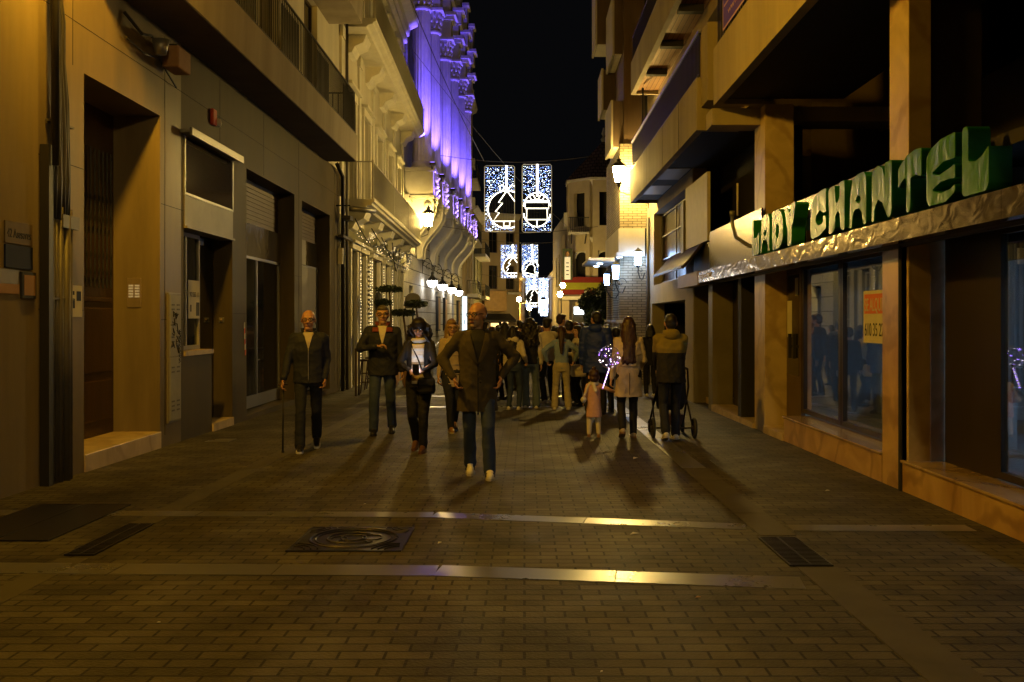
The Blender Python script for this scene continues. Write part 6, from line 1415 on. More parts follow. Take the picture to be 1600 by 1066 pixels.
        curl = .9 if hands[i] is not None else .45
        for j, (off, ln) in enumerate(((-.033, .068), (-.011, .078), (.011, .073), (.033, .056))):
            b0 = W0 + d * .088 * k_ - side * off * k_; d1 = (d * math.cos(curl * .6) + nrm * math.sin(curl * .6)); d2 = (d * math.cos(curl * 1.7) + nrm * math.sin(curl * 1.7))
            m1 = b0 + d1 * ln * .52 * k_; m2 = m1 + d2 * ln * .5 * k_; p_cap(q, b0, m1, .0088 * k_, .008 * k_, n=8); p_cap(q, m1, m2, .008 * k_, .0068 * k_, n=8)
        th0 = W0 + d * .03 * k_ + side * .028 * k_; th1 = th0 + (d * .6 + side * .6 + nrm * .35).normalized() * .038 * k_; th2 = th1 + (d * .8 + nrm * .5).normalized() * .030 * k_
        p_cap(q, th0, th1, .012 * k_, .010 * k_, n=8); p_cap(q, th1, th2, .010 * k_, .008 * k_, n=8)
    me = fuse(q, vx, 2)
    # lips, stubble and cropped hair as patches of the same skin
    n = len(me.polygons); cc = np.empty(n * 3); me.polygons.foreach_get('center', cc); cc = cc.reshape(-1, 3); inv = np.array(HT.inverted()); hc = cc @ inv[:3, :3].T + inv[:3, 3]
    mi = np.zeros(n, dtype=np.int32)
    mi[(np.abs(hc[:, 0]) < .024) & (np.abs(hc[:, 2] + .064) < .007) & (hc[:, 1] < -.06) & (hc[:, 1] > -.2)] = 1
    if stubble:
        mi[(hc[:, 2] < -.045) & (hc[:, 2] > -.13) & (hc[:, 1] < .0) & (hc[:, 1] > -.2) & (np.abs(hc[:, 0]) < .07) & (mi == 0) & ~((np.abs(hc[:, 0]) < .016) & (hc[:, 2] > -.075))] = 2
        mi[(hc[:, 2] < .075) & (hc[:, 2] > -.04) & (hc[:, 1] > .0) & (hc[:, 1] < .2) & (np.abs(hc[:, 0]) < .12) & (hc[:, 1] > .02 + .0)] = 3
    me.polygons.foreach_set('material_index', mi)
    body = make('body', me, [skin, LIPS, STUBBLE, STUBBLE_D])
    def hraw(name, q2, m, fz=None, wr_=0):
        q3 = MB(); q3.add([HT @ Vector(v) for v in q2.v], q2.f)
        if fz: return make(name, fuse(q3, fz, 1, wr_, 3), m)
        return raw(name, q3, m)
    for sg in (-1, 1):
        e = MB(); e.ball((sg * .031, -.079, .006), (.013, .009, .007), 8); hraw('eye', e, EYEW); e = MB(); e.ball((sg * .031, -.0865, .006), (.0055, .003, .0055), 6); hraw('pupil', e, EYED); e = MB(); p_cap(e, (sg * .018, -.088, .026), (sg * .046, -.078, .027), .004, .003, n=6); hraw('eyebrow', e, hair[1] if hair[0] != 'bald' else STUBBLE_D)
    if glasses:
        g = MB()
        for sg in (-1, 1):
            cx = sg * .033; pts = [(cx + .025 * math.cos(a) * (1 if abs(math.cos(a)) > .2 else 1), -.101 + abs(sg * .033 + .026 * math.cos(a)) * .12, .003 + .019 * math.sin(a)) for a in [2 * math.pi * k / 16 for k in range(16)]]
            g.tube(pts, .0028, 5, closed=True); g.tube([(sg * .059, -.094, .010), (sg * .076, -.05, .012), (sg * .080, .012, .008), (sg * .079, .03, -.01)], .003, 5)
        g.tube([(-.008, -.101, .008), (.008, -.101, .008)], .003, 5); gl = hraw('glasses', g, EYED)
        for sg in (-1, 1): g = MB(); g.ball((sg * .033, -.097, .003), (.023, .0015, .016), 10); hraw('lens', g, LENS)
    # ---- hair
    hk, hm = hair; q2 = MB()
    if hk in ('short', 'cap'):
        p_ell(q2, (0, .024, .034), (.081, .094, .088)); p_ell(q2, (0, -.018, .074), (.066, .070, .046)); p_ell(q2, (0, .052, -.02), (.072, .058, .060))
        hraw('hair', q2, hm, vx * 1.3, .003)
    elif hk == 'fringe':     # thicker young haircut
        p_ell(q2, (0, .022, .048), (.090, .104, .096)); p_ell(q2, (0, -.045, .088), (.072, .060, .040)); p_ell(q2, (0, .055, -.02), (.078, .062, .062)); hraw('hair', q2, hm, vx * 1.3, .005)
    elif hk in ('long', 'curly', 'pony', 'bob', 'sides'):
        Lh = {'long': .52, 'curly': .40, 'pony': .42, 'bob': .20, 'sides': .34}[hk]; big = {'curly': 1.22}.get(hk, 1.0)
        p_ell(q2, (0, .024, .040), (.086 * big, .102 * big, .094)); p_ell(q2, (0, -.018, .084), (.070, .076, .046)); rr = random.Random(int(px * 3 + y)); 
        nst = 46
        for k in range(nst):
            if hk == 'pony': a = R(90 + rr.uniform(-38, 38))
            else: a = R(90 + (-128 + 256 * k / (nst - 1)))
            rx = .080 * big; ry = .088 * big; s0 = Vector((rx * math.cos(a), .02 + ry * math.sin(a), .02)); front = max(0, -math.sin(a))
            ln = Lh * rr.uniform(.85, 1.05) * (1 - .1 * front); pts = []
            wv = .012 if hk != 'curly' else .035; ph = rr.uniform(0, 6.28)
            outx = 1.0 + (.25 if hk != 'curly' else .55)
            for j in range(7):
                u = j / 6; v = Vector((s0.x * (1 + (outx - 1) * u) + wv * math.sin(ph + u * 9), s0.y * (1 + .15 * u) + (.03 if s0.y > 0 else -.01) * u + wv * math.cos(ph * 2 + u * 8) * .6, s0.z - ln * u)); 
                if hk == 'pony': v.x *= (1 - .75 * u); v.y += .02
                pts.append(v)
            for a_, b_ in zip(pts[:-1], pts[1:]): p_cap(q2, a_, b_, .021 * (1.15 if hk == 'curly' else 1), .019, n=6)
        # keep hair below the neck upright even when the head is bent
        hraw('hair', q2, hm, .010, .006)
    elif hk == 'bun':
        p_ell(q2, (0, .018, .036), (.080, .098, .090)); p_ell(q2, (0, .05, .125), (.034, .036, .030)); p_ell(q2, (0, .05, -.02), (.072, .060, .062))
        hraw('hair', q2, hm, .008, .005)
    if hk == 'cap':
        q2 = MB(); p_ell(q2, (0, .006, .075), (.090, .115, .050)); p_ell(q2, (0, -.085, .055), (.062, .055, .012)); hraw('flat_cap', q2, hatm or C['dark_grey'], .009)
    # ---- trousers
    if bottom is not None:
        q2 = MB(); p_loft(q2, [(0, 0, .80 + dz, .15 * bw, .10), (0, .0, .90 + dz, .168 * bw, .125), (0, 0, .98 + dz, .160 * bw, .115), (0, 0, 1.06 + dz, .145 * bw, .10)])
        cw = calfw or (.068 if not fem else .058)
        for i in range(2):
            p_cap(q2, hip[i] + Vector((0, 0, -.02)), kn[i], .092 * legw, .068 * legw); p_cap(q2, kn[i], an[i] + Vector((0, .01, -.005)), .068 * legw, cw)
        make('trousers', fuse(q2, vg, 2, .011, int(px)), bottom)
    # ---- shoes
    for i in range(2):
        a = an[i]; tilt = heel[i] * 1.0; q2 = MB(); k_ = 1.0 if not child else .8
        heelp = a + Vector((0, .045, -.045)); toe = a + Vector((0, -.16 * k_, -.052 - tilt)); p_cap(q2, heelp, a + Vector((0, -.05, -.03 - tilt * .4)), .040, .042); p_cap(q2, a + Vector((0, -.04, -.035 - tilt * .4)), toe, .043, .032, n=12)
        if shoe[0] is C['boot']: p_cap(q2, a + Vector((0, .01, .0)), a + Vector((0, .012, .13)), .052, .056)
        so = make('shoe', fuse(q2, vx * 1.2, 2), shoe[0])
        q2 = MB(); pl = [(-.036, .08), (-.042, -.02), (-.046, -.12 * k_), (-.030, -.18 * k_), (0, -.197 * k_), (.030, -.18 * k_), (.046, -.12 * k_), (.042, -.02), (.036, .08), (0, .092)]
        base = a + Vector((0, 0, -.086)); v0 = []
        for zo in (0, .026):
            for X_, Y_ in pl: v0.append((base.x + X_, base.y + Y_, base.z + zo - (tilt * min(1, max(0, (.08 - Y_) / .27)) if tilt else 0)))
        m_ = len(pl); q2.add(v0, [tuple(range(m_ - 1, -1, -1)), tuple(range(m_, 2 * m_))] + [(k, (k + 1) % m_, m_ + (k + 1) % m_, m_ + k) for k in range(m_)]); raw('sole', q2, shoe[1], False)
    # ---- upper garment
    hem = coat if coat else .86; W_ = bw * (1.0 if not fem else .90); fl = max(0, .86 - hem)
    if child: rings = [(.50, .20, .17), (.70, .185, .155), (.90, .17, .14), (1.10, .165, .13), (1.24, .165, .115), (zn - .01, .085, .08)]
    else: rings = [(hem, .170 * W_ + fl * .14, .128 * W_ + fl * .10), (min(.95, hem + .15), .172 * W_ + fl * .05, .130 * W_ + fl * .04), (1.10, .165 * W_, .125 * W_), (1.26, .178 * W_, .130 * W_), (1.37, .176 * W_, .115 * W_), (1.44, .140 * W_, .088), (1.49, .078, .068)]
    def tor(z):
        for (z0, a0, b0), (z1, a1, b1) in zip(rings[:-1], rings[1:]):
            if z0 <= z <= z1: u = (z - z0) / (z1 - z0); return a0 + (a1 - a0) * u, b0 + (b1 - b0) * u
        return rings[-1][1:] if z > rings[-1][0] else rings[0][1:]
    cyf = lambda z: ly * max(0, min(1, (z - .9) / .5))
    q2 = MB(); p_loft(q2, [(0, cyf(z), z, a, b) for z, a, b in rings])
    sr = .064 * sleeve * (1 if not fem else .88) * (.5 + .5 * bw) * (.95 if child else 1)
    for i in range(2):
        sg = -1 if i == 0 else 1
        p_cap(q2, sh[i], el[i], sr * 1.06, sr * .86); p_cap(q2, (0, ly + .012, zn - .045), sh[i] + Vector((0, 0, .004)), .052, sr * .98); we = el[i].lerp(wr[i], .93); p_cap(q2, el[i], we, sr * .86, sr * .66)
    if top is not None:
        me = fuse(q2, vg, 2, .017 if not child else .008, int(px * 1.7))
        if yoke:
            n = len(me.polygons); cc = np.empty(n * 3); me.polygons.foreach_get('center', cc); cc = cc.reshape(-1, 3); me.polygons.foreach_set('material_index', (cc[:, 2] > yoke[1]).astype(np.int32)); make('jacket', me, [top, yoke[0]])
        else: make('coat' if coat else 'jacket', me, top)
    # surface patch that follows the front (side=-1) or back of the garment
    def patch(name, fn, z0, z1, m, off=.008, side=-1, th=.006, nz=14, nx=8, yfix=None):
        q4 = MB(); gv = []
        for j in range(nz + 1):
            z = z0 + (z1 - z0) * j / nz; xa, xb = fn(z); rx, ry = tor(z)
            for k in range(nx + 1):
                xx = xa + (xb - xa) * k / nx; c_ = math.sqrt(max(0.0, 1 - min(.98, abs(xx) / rx) ** 2.3)); gv.append((xx, cyf(z) + side * (ry * c_ + off), z))
        nn = len(gv); gv += [(a, b - side * th, c_) for a, b, c_ in gv]; fs = []
        for j in range(nz):
            for k in range(nx): a = j * (nx + 1) + k; fs.append((a, a + 1, a + nx + 2, a + nx + 1)); fs.append((nn + a + nx + 1, nn + a + nx + 2, nn + a + 1, nn + a))
        for j in range(nz):
            for k in (0, nx): a = j * (nx + 1) + k; fs.append((a, a + nx + 1, nn + a + nx + 1, nn + a))
        for k in range(nx):
            for j in (0, nz): a = j * (nx + 1) + k; fs.append((a, a + 1, nn + a + 1, nn + a))
        q4.add(gv, fs); return raw(name, q4, m)
    kit = dict(t=t, S=S, HT=HT, wr=wr, el=el, sh=sh, an=an, kn=kn, patch=patch, raw=raw, make=make, tor=tor, cyf=cyf, zn=zn, zs=zs, vx=vx, ly=ly)
    if extras: extras(kit)
    return kit
def collar(k, m, w=.078, h=.05, name='collar', gap=.7, flare=1.15):
    q = MB(); n = 24; zn = k['zn']; vs = []
    for r_, z in ((w, zn - .025), (w * flare, zn + h), (w * flare - .012, zn + h), (w - .014, zn - .02)):
        for j in range(n + 1): a = R(-90) + gap + (2 * math.pi - 2 * gap) * j / n; vs.append((r_ * math.cos(a), k['cyf'](1.49) + .01 + r_ * .9 * math.sin(a), z - .03 * (1 if math.sin(a) < 0 else 0) * abs(math.sin(a))))
    fs = []
    for i in range(4):
        for j in range(n): a = i * (n + 1) + j; b = ((i + 1) % 4) * (n + 1) + j; fs.append((a, a + 1, b + 1, b))
    fs += [(0, n + 1, 2 * (n + 1), 3 * (n + 1)), (n, 3 * (n + 1) + n, 2 * (n + 1) + n, n + 1 + n)]
    q.add(vs, fs); return k['raw'](name, q, m)
def hood(k, m):
    q = MB(); z = k['zn']; p_ell(q, (0, .07 + k['ly'], z - .02), (.125, .075, .085)); p_cap(q, (-.07, -.0 + k['ly'], z + .005), (.07, -.0 + k['ly'], z + .005), .045, .045); k['make']('hood', fuse(q, .012, 2, .008, 5), m)
def w2l(k, v): return Vector(v) / k['S']
def world(k, v):
    return Matrix.Translation(parent_world(k['t'])) @ Matrix.Rotation(k['t'].rotation_euler.z, 4, 'Z') @ (Vector(v) * k['S'])

BLK = (C['shoe_black'], C['shoe_black']); SNK = (C['sneaker'], C['sole']); PI = math.pi
# 1 elderly man with a cane ---------------------------------------------------
def x1(k):
    k['patch']('shirt', lambda z: (-.055 * min(1, (z - 1.27) / .2) - .004, .055 * min(1, (z - 1.27) / .2) + .004), 1.27, 1.475, C['shirt'], .010)
    k['patch']('zip', lambda z: (-.006, .006), .87, 1.27, M['alu'], .011, nx=2); collar(k, C['navy'], .082, .035)
    q = MB(); p_cap(q, (-.05, -.075, 1.455), (-.012, -.10, 1.40), .018, .010); p_cap(q, (.05, -.075, 1.455), (.012, -.10, 1.40), .018, .010); k['raw']('shirt_collar', q, C['shirt'])
k1 = person('elderly man in a navy zip jacket walking with a black cane, farthest left', 482, 12.2, 1.77, R(12), C['navy'], C['jeans_dark'], (C['shoe_black'], C['sneaker']), ('bald', HAIRG), feet=((-.10, -.28), (.10, .30)), heel=(0, .07), hands=((-.30, -.14, .88), (.205, -.05, .90, (-.1, -.1, -1))), elbows=(None, (.35, 1, 0)), head=(-4, 0), bw=1.12, skin=SKIN_D, hero=True, glasses=True, extras=x1, coat=.84)
def cane():
    w = world(k1, k1['wr'][0] + Vector((0, -.02, -.055))); g = gz(w.y)
    t = thing('walking_cane', 'straight black walking cane held by the elderly man on the left', 'cane', (w.x, w.y - .03, g))
    q = MB(); q.tube([(w.x, w.y - .03, g + .02), (w.x, w.y, w.z)], .011, 8); q.obj('shaft', M['ink'], t, smooth=True)
    q = MB(); q.tube([(w.x - .05, w.y - .04, w.z), (w.x, w.y, w.z + .01), (w.x + .03, w.y + .05, w.z)], .014, 8); q.obj('handle', M['wood_dark'], t, smooth=True)
    q = MB(); q.tube([(w.x, w.y - .031, g), (w.x, w.y - .03, g + .03)], .017, 8); q.obj('tip', M['rubber'], t)
cane()
# 2 man with red collar -------------------------------------------------------
def x2(k):
    k['patch']('sweater_front', lambda z: (-.060 * min(1, (z - 1.22) / .25) - .004, .060 * min(1, (z - 1.22) / .25) + .004), 1.22, 1.475, C['cream'], .010)
    collar(k, C['red_collar'], .088, .045, 'collar', .55, 1.25)
    for sg in (-1, 1): k['patch']('collar_flap', lambda z: ((.055 + (1.47 - z) * -.1), .135) if sg > 0 else (-.135, -(.055 + (1.47 - z) * -.1)), 1.395, 1.455, C['red_collar'], .020, nz=5)
    q = MB(); q.ball(k['wr'][0] + Vector((.07, -.03, .04)), .014, 8); k['raw']('held_key', q, M['chrome'])
k2 = person('heavyset man in a dark jacket with a rust red collar, hand at his chest', 598, 14.1, 1.88, R(6), C['navy'], C['jeans'], (C['shoe_black'], C['shoe_black']), ('short', HAIRG), feet=((-.12, -.12), (.12, .16)), heel=(0, .03), hands=((-.07, -.25, 1.20, (1, 0, .25)), (.27, .0, .80)), elbows=((-1, .3, -.4), None), bw=1.18, skin=SKIN, hero=True, glasses=True, extras=x2, coat=.80, legw=1.05)
# 3 woman with phone ----------------------------------------------------------
def x3(k):
    k['patch']('striped_sweater', lambda z: (-.075, .085), .90, 1.42, C['cream'], .012, nz=20)
    for z in (.94, 1.04, 1.14, 1.24, 1.33): k['patch']('sweater_stripe', lambda zz: (-.075, .085), z, z + .045, C['stripe'] if z < 1.2 else C['white'], .016, nz=3)
    q = MB()
    for j in range(16): a = 2 * PI * j / 16; b = 2 * PI * (j + 1) / 16; p_cap(q, (.082 * math.cos(a), .0 + .078 * math.sin(a) + k['ly'], 1.475 - .015 * math.sin(-a)), (.082 * math.cos(b), .078 * math.sin(b) + k['ly'], 1.475 - .015 * math.sin(-b)), .036, .036)
    k['make']('neck_scarf', fuse(q, .010, 2, .006, 2), C['white'])
    q = MB(); q.tube([(-.10, -.10 + k['ly'], 1.43), (.0, -.15, 1.25), (.09, -.165, 1.02), (.12, -.16, .95)], .010, 6); k['raw']('bag_strap', q, C['black'])
k3 = person('woman with long curly black hair and a white scarf looking down at her lit phone', 655, 12.1, 1.66, R(-4), C['black'], C['black'], (C['boot'], C['boot']), ('curly', HAIRB), feet=((-.08, .18), (.07, -.14)), heel=(.05, 0), hands=((-.05, -.30, 1.075, (1, -.2, .3)), (.07, -.31, 1.06, (-1, -.2, .3))), elbows=((-1, .2, -.5), (1, .2, -.5)), head=(2, 16), bw=1.12, fem=True, hero=True, glasses=True, extras=x3, coat=.84, legw=1.08)
def phone():
    c = world(k3, (.025, -.375, 1.10)); t = thing('mobile_phone', 'dark phone with a glowing screen held by the curly haired woman', 'phone', c)
    q = MB(); u = Vector((1, 0, 0)); v = Vector((0, -.45, .89)).normalized(); w = u.cross(v)
    q.prism([(-.04, -.075), (.04, -.075), (.04, .075), (-.04, .075)], c, u, v, w, .009); q.obj('case', M['ink'], t, bevel=.003)
    q = MB(); q.prism([(-.035, -.068), (.035, -.068), (.035, .068), (-.035, .068)], c - w * .0015, u, v, w, -.001); q.obj('screen', emis('phone_screen', (.7, .78, 1), 45), t)
phone()
def bag(c, w, h, d, m, label, name='handbag', strap=None, gm=None):
    t = thing(name, label, 'handbag', c); q = MB(); p_loft(q, [(c[0], c[1], c[2] - h / 2, w * .42, d * .5), (c[0], c[1], c[2] - h * .3, w * .52, d * .55), (c[0], c[1], c[2] + h * .3, w * .48, d * .45), (c[0], c[1], c[2] + h / 2, w * .42, d * .3)], 16); q.obj('pouch', m, t, smooth=True)
    q = MB(); q.prism([(-w * .48, 0), (w * .48, 0), (w * .40, -h * .38), (-w * .40, -h * .38)], (c[0], c[1] - d * .62, c[2] + h * .42), (1, 0, 0), (0, 0, 1), (0, -1, 0), .008); q.obj('flap', m, t, bevel=.003)
    if strap: q = MB(); q.tube(strap, .007, 6); q.obj('strap', m, t)
    return t
c = world(k3, (.13, -.19, .88)); bag(tuple(c), .22, .20, .08, C['black'], 'small black shoulder bag hanging at the hip of the woman with the phone')
# 4 blonde woman ---------------------------------------------------------------
def x4(k):
    for z in (.75, .9, 1.05, 1.2, 1.33): k['patch']('quilt_line', lambda zz: (-.15, .15), z, z + .012, C['beige'], .010, nz=2)
    collar(k, C['quilt'], .09, .05)
k4 = person('blonde woman in a pale quilted coat, half hidden behind the bald man', 706, 14.5, 1.68, R(14), C['quilt'], C['jeans_dark'], (C['tan_leather'], C['sole']), ('sides', HAIRBL), feet=((-.04, -.20), (.08, .22)), heel=(0, .06), hands=((-.22, -.08, .86), (.22, -.06, .86)), head=(-6, 6), fem=True, hero=True, glasses=True, extras=x4, coat=.70)
# 5 bald man in long coat --------------------------------------------------------
def x5(k):
    k['patch']('black_sweater', lambda z: (-.070 * min(1, (z - 1.16) / .26) - .002, .080 * min(1, (z - 1.16) / .26) + .002), 1.16, 1.475, C['black'], .012, nz=18)
    for sg in (-1, 1):
        def lap(z, sg=sg):
            u = min(1, max(0, (z - 1.14) / .28)); a = sg * .072 * u; b = sg * (.072 * u + .016 + .060 * math.sin(u * 2.6)); return (min(a, b), max(a, b))
        k['patch']('lapel', lap, 1.14, 1.445, C['olive_coat'], .026, nz=16)
    k['patch']('front_edge', lambda z: (-.004, .010), .64, 1.14, C['black'], .012, nx=2)
    collar(k, C['olive_coat'], .090, .055, 'collar', .6, 1.2)
    for z in (1.08, .96): q = MB(); q.ball((.03, k['cyf'](z) - k['tor'](z)[1] - .012, z), (.013, .006, .013), 8); k['raw']('button', q, C['black'])
k5 = person('bald man with grey stubble and glasses in a long dark olive coat, nearest person', 746, 10.0, 1.80, R(4), C['olive_coat'], C['jeans'], (C['sneaker'], C['sole']), ('bald', HAIRG), feet=((-.07, .18), (.12, -.16)), heel=(.03, 0), hands=((-.235, -.14, 1.0, (.15, -.2, -1)), (.235, -.05, 1.0, (-.1, -.1, -1))), elbows=((-1, .45, 0), (1, .3, .1)), head=(-38, 2), bw=1.10, skin=SKIN_D, hero=True, glasses=True, stubble=True, extras=x5, coat=.66)
def stripes5():
    for a in k5['an']:
        for j in range(3):
            for sg in (-1, 1): q = MB(); p_cap(q, a + Vector((sg * .042, -.02 - .022 * j, -.066)), a + Vector((sg * .032, -.045 - .022 * j, -.018)), .0065, .005, n=6); k5['raw']('shoe_stripe', q, C['navy'])
stripes5()
# 6 toddler, 7 woman in beige coat, balloon -----------------------------------
def x6(k):
    q = MB()
    for j in range(14): a = 2 * PI * j / 14; b = 2 * PI * (j + 1) / 14; p_cap(q, (.10 * math.cos(a), .09 * math.sin(a), 1.335), (.10 * math.cos(b), .09 * math.sin(b), 1.335), .042, .042)
    p_cap(q, (.02, .12, 1.33), (-.03, .17, 1.16), .05, .05, 1, .5); p_cap(q, (.14, .06, 1.30), (.24, .10, 1.04), .032, .03); k['make']('scarf', fuse(q, .012, 2, .006, 2), C['cream'])
    q = MB(); p_ell(q, (.27, .11, .94), (.085, .08, .085)); k['make']('pompom', fuse(q, .014, 0, .02, 4), C['white'])
k6 = person('toddler in a pink coat and white tights seen from behind, holding a hand', 928, 13.75, 1.0, PI, C['pink'], None, (C['tan_leather'], C['tan_leather']), ('bun', HAIRBR), feet=((-.12, -.02), (.12, .0)), hands=((-.52, -.05, 1.12), (.26, -.06, .82)), skin=SKIN, child=True, extras=x6, coat=.5)
def tights():
    q = MB()
    for i in range(2): h = Vector(((-.09, .09)[i], 0, .62)); p_cap(q, h, k6['kn'][i], .095, .078); p_cap(q, k6['kn'][i], k6['an'][i] + Vector((0, 0, .02)), .078, .058)
    k6['make']('tights', fuse(q, .012, 2), C['cream'])
tights()
def x7(k):
    k['patch']('back_belt', lambda z: (-.12, .12), 1.04, 1.09, C['beige'], .010, side=1, nz=3)
    k['patch']('back_vent', lambda z: (-.004, .004), .64, .95, C['brown'], .010, side=1, nz=3, nx=2)
    collar(k, C['beige'], .085, .05)
k7 = person('woman with long dark hair in a beige knee length coat seen from behind', 982, 13.6, 1.70, PI, C['beige'], C['black'], (C['beige'], C['tan_leather']), ('long', HAIRBR), feet=((-.08, -.12), (.10, .10)), heel=(0, .09), hands=((-.20, -.25, 1.02), (.27, .02, .74)), bw=1.16, fem=True, hero=True, extras=x7, coat=.60)
def balloon():
    y = 13.2; x = PX(952, y); z = PZ(558, y); r = .155
    t = thing('led_balloon', 'clear balloon with violet and white fairy lights above the toddler', 'balloon', (x, y, z))
    q = MB(); q.ball((x, y, z), (r, r, r * 1.02), 28); q.obj('skin', BALLOON, t, smooth=True)
    rr = random.Random(9); pts = []
    for k in range(60): u = k / 59; a = u * 4 * 2 * PI + .8; zz = -1 + 2 * u; s = math.sqrt(max(0, 1 - zz * zz)); pts.append(Vector((x + r * .92 * s * math.cos(a), y + r * .92 * s * math.sin(a), z + r * .92 * zz)))
    st = [Vector((x - .06 - .0, y, z - .46)), Vector((x - .05, y, z - .30)), Vector((x - .01, y, z - .16))]
    q = MB(); q.tube(pts, .0018, 4); q.obj('wire', M['chrome'], t)
    q = MB(); q.tube([Vector((x - .095, y, z - .44)), Vector((x - .045, y, z - .28)), Vector((x, y, z - .155))], .009, 6); q.obj('stick', M['pink_print'], t)
    for m, nm, n in ((LEDV, 'violet_bulbs', 15), (LEDWH, 'white_bulbs', 12)):
        q = MB()
        for k in range(n): p = pts[rr.randrange(3, 57)]; q.ball(p, rr.choice((.005, .008)), 5)
        for k in range(6): u = k / 6 + (.08 if nm[0] == 'v' else 0); p = Vector((x, y, z - .155)).lerp(Vector((x - .095, y, z - .44)), min(1, u)); q.ball(p + Vector((0, -.012, 0)), .006, 5)
        q.obj(nm, m, t)
    q = MB(); q.ball((x + .0, y - .02, z - .04), (.075, .075, .055), 10); q.obj('inner_balloon', BALLOON, t, smooth=True)
BALLOON = glass_mat('balloon_skin', (.93, .92, .97), .05, .07)
LEDV = emis('led_violet', (.35, .18, 1), 14); LEDWH = emis('led_warmwhite', (1, .85, .9), 9, False)
balloon()
# 8 man with pushchair ----------------------------------------------------------
k8 = person('man in a black padded jacket with a mustard hooded yoke, pushing a pushchair away', 1048, 13.35, 1.74, PI, C['black'], C['jeans_dark'], SNK, ('short', HAIRB), feet=((-.09, -.20), (.10, .18)), heel=(.0, .07), hands=((-.15, -.34, .97), (.15, -.34, .97)), elbows=((-.5, .9, 0), (.5, .9, 0)), bw=1.18, hero=True, yoke=(C['mustard'], 1.22), coat=.80, extras=lambda k: hood(k, C['mustard']))
def pushchair():
    y = 13.9; x = PX(1048, y); g = gz(y); t = thing('pushchair', 'dark pushchair with big wheels in front of the man in the mustard yoke', 'pushchair', (x, y, g))
    for dx, dy, r in ((-.29, -.28, .145), (.29, -.28, .145), (-.24, .45, .10), (.24, .45, .10)):
        q = MB(); c = Vector((x + dx, y + dy, g + r)); pts = [c + Vector((0, math.cos(a) * (r - .02), math.sin(a) * (r - .02))) for a in [2 * PI * k / 24 for k in range(24)]]
        q.tube(pts, .024, 8, closed=True); w = q.obj('wheel', M['rubber'], t, smooth=True); q = MB(); q.tube([c + Vector((-.03, 0, 0)), c + Vector((.03, 0, 0))], .035, 10)
        for k in range(5): a = 2 * PI * k / 5; q.tube([c, c + Vector((0, math.cos(a) * (r - .02), math.sin(a) * (r - .02)))], .008, 5)
        q.obj('hub', M['alu_dark'], w)
    q = MB()
    for sg in (-1, 1):
        q.tube([(x + sg * .17, y - .42, g + .98), (x + sg * .22, y - .2, g + .72), (x + sg * .25, y + .45, g + .12)], .014, 8); q.tube([(x + sg * .27, y - .28, g + .145), (x + sg * .25, y + .1, g + .5)], .013, 8)
    q.tube([(x - .17, y - .42, g + .98), (x - .12, y - .48, g + 1.0), (x + .12, y - .48, g + 1.0), (x + .17, y - .42, g + .98)], .017, 8); q.tube([(x - .29, y - .28, g + .145), (x + .29, y - .28, g + .145)], .012, 8); q.obj('frame', M['alu_dark'], t)
    q = MB(); p_loft(q, [(x, y + .1, g + .38, .18, .2), (x, y, g + .5, .22, .22), (x, y - .02, g + .75, .21, .16), (x, y - .02, g + .92, .19, .18), (x, y + .04, g + 1.0, .12, .12)]); q.obj('seat_hood', C['black'], t, smooth=True)
    q = MB(); p_loft(q, [(x, y - .1, g + .18, .14, .14), (x, y - .1, g + .32, .17, .17)]); q.obj('basket', C['brown'], t)
pushchair()
# the waiting crowd -----------------------------------------------------------
CG = 'crowd filling the street beyond the walkers'
def xs(m): return lambda k: hood(k, m)
person('girl with long black hair in a cream hooded top, right of the bald man', 803, 18.6, 1.60, R(165), C['cream'], C['jeans'], SNK, ('long', HAIRB), feet=((-.12, 0), (.09, .02)), hands=((-.24, -.12, 1.0), None), fem=True, group=CG, head=(-25, 0), extras=xs(C['cream']), sleeve=1.25)
person('tall girl with big dark hair in a black vest with cream sleeves', 828, 19.0, 1.76, R(176), C['black'], C['jeans_pale'], SNK, ('curly', HAIRB), feet=((-.13, .02), (.08, -.02)), bw=1.15, fem=True, group=CG, calfw=.085,
       extras=lambda k: [k['make']('sleeve', (lambda q: (p_cap(q, k['sh'][0], k['el'][0], .072, .066), p_cap(q, k['el'][0], k['el'][0].lerp(k['wr'][0], .93), .066, .05), fuse(q, .014, 2, .01, 3))[2])(MB()), C['cream'])])
person('man in a dark flat cap and cream jacket with a hand raised to his face', 856, 20.4, 1.78, R(205), C['cream'], C['jeans_dark'], SNK, ('cap', HAIRB), hands=((-.03, -.20, 1.48, (.3, 0, 1)), None), head=(-50, 0), group=CG, elbows=((-1, -.2, -.9), None), skin=SKIN_D)
person('girl with a dark ponytail in a light blue sweater and cream trousers seen from behind', 877, 18.6, 1.60, PI, C['lightblue'], C['cream_trouser'], SNK, ('pony', HAIRBR), feet=((-.15, .0), (.14, .02)), hands=((-.28, -.06, 1.02), (.30, -.06, 1.02)), elbows=((-1, .5, 0), (1, .5, 0)), fem=True, group=CG, calfw=.078, legw=1.05, sleeve=1.2)
person('tall boy with cropped brown hair rising behind the capped man', 877, 23.0, 1.90, R(160), C['dark_grey'], C['black'], BLK, ('fringe', HAIRBR), head=(-30, 0), group=CG)
person('boy with dark hair in a navy jacket, right of the light blue sweater girl', 889, 21.0, 1.72, R(190), C['navy'], C['black'], BLK, ('fringe', HAIRB), group=CG)
person('youth with auburn hair turned sideways, behind the navy jacket boy', 898, 22.6, 1.70, R(250), C['dark_grey'], C['black'], BLK, ('fringe', HAIRRED), group=CG)
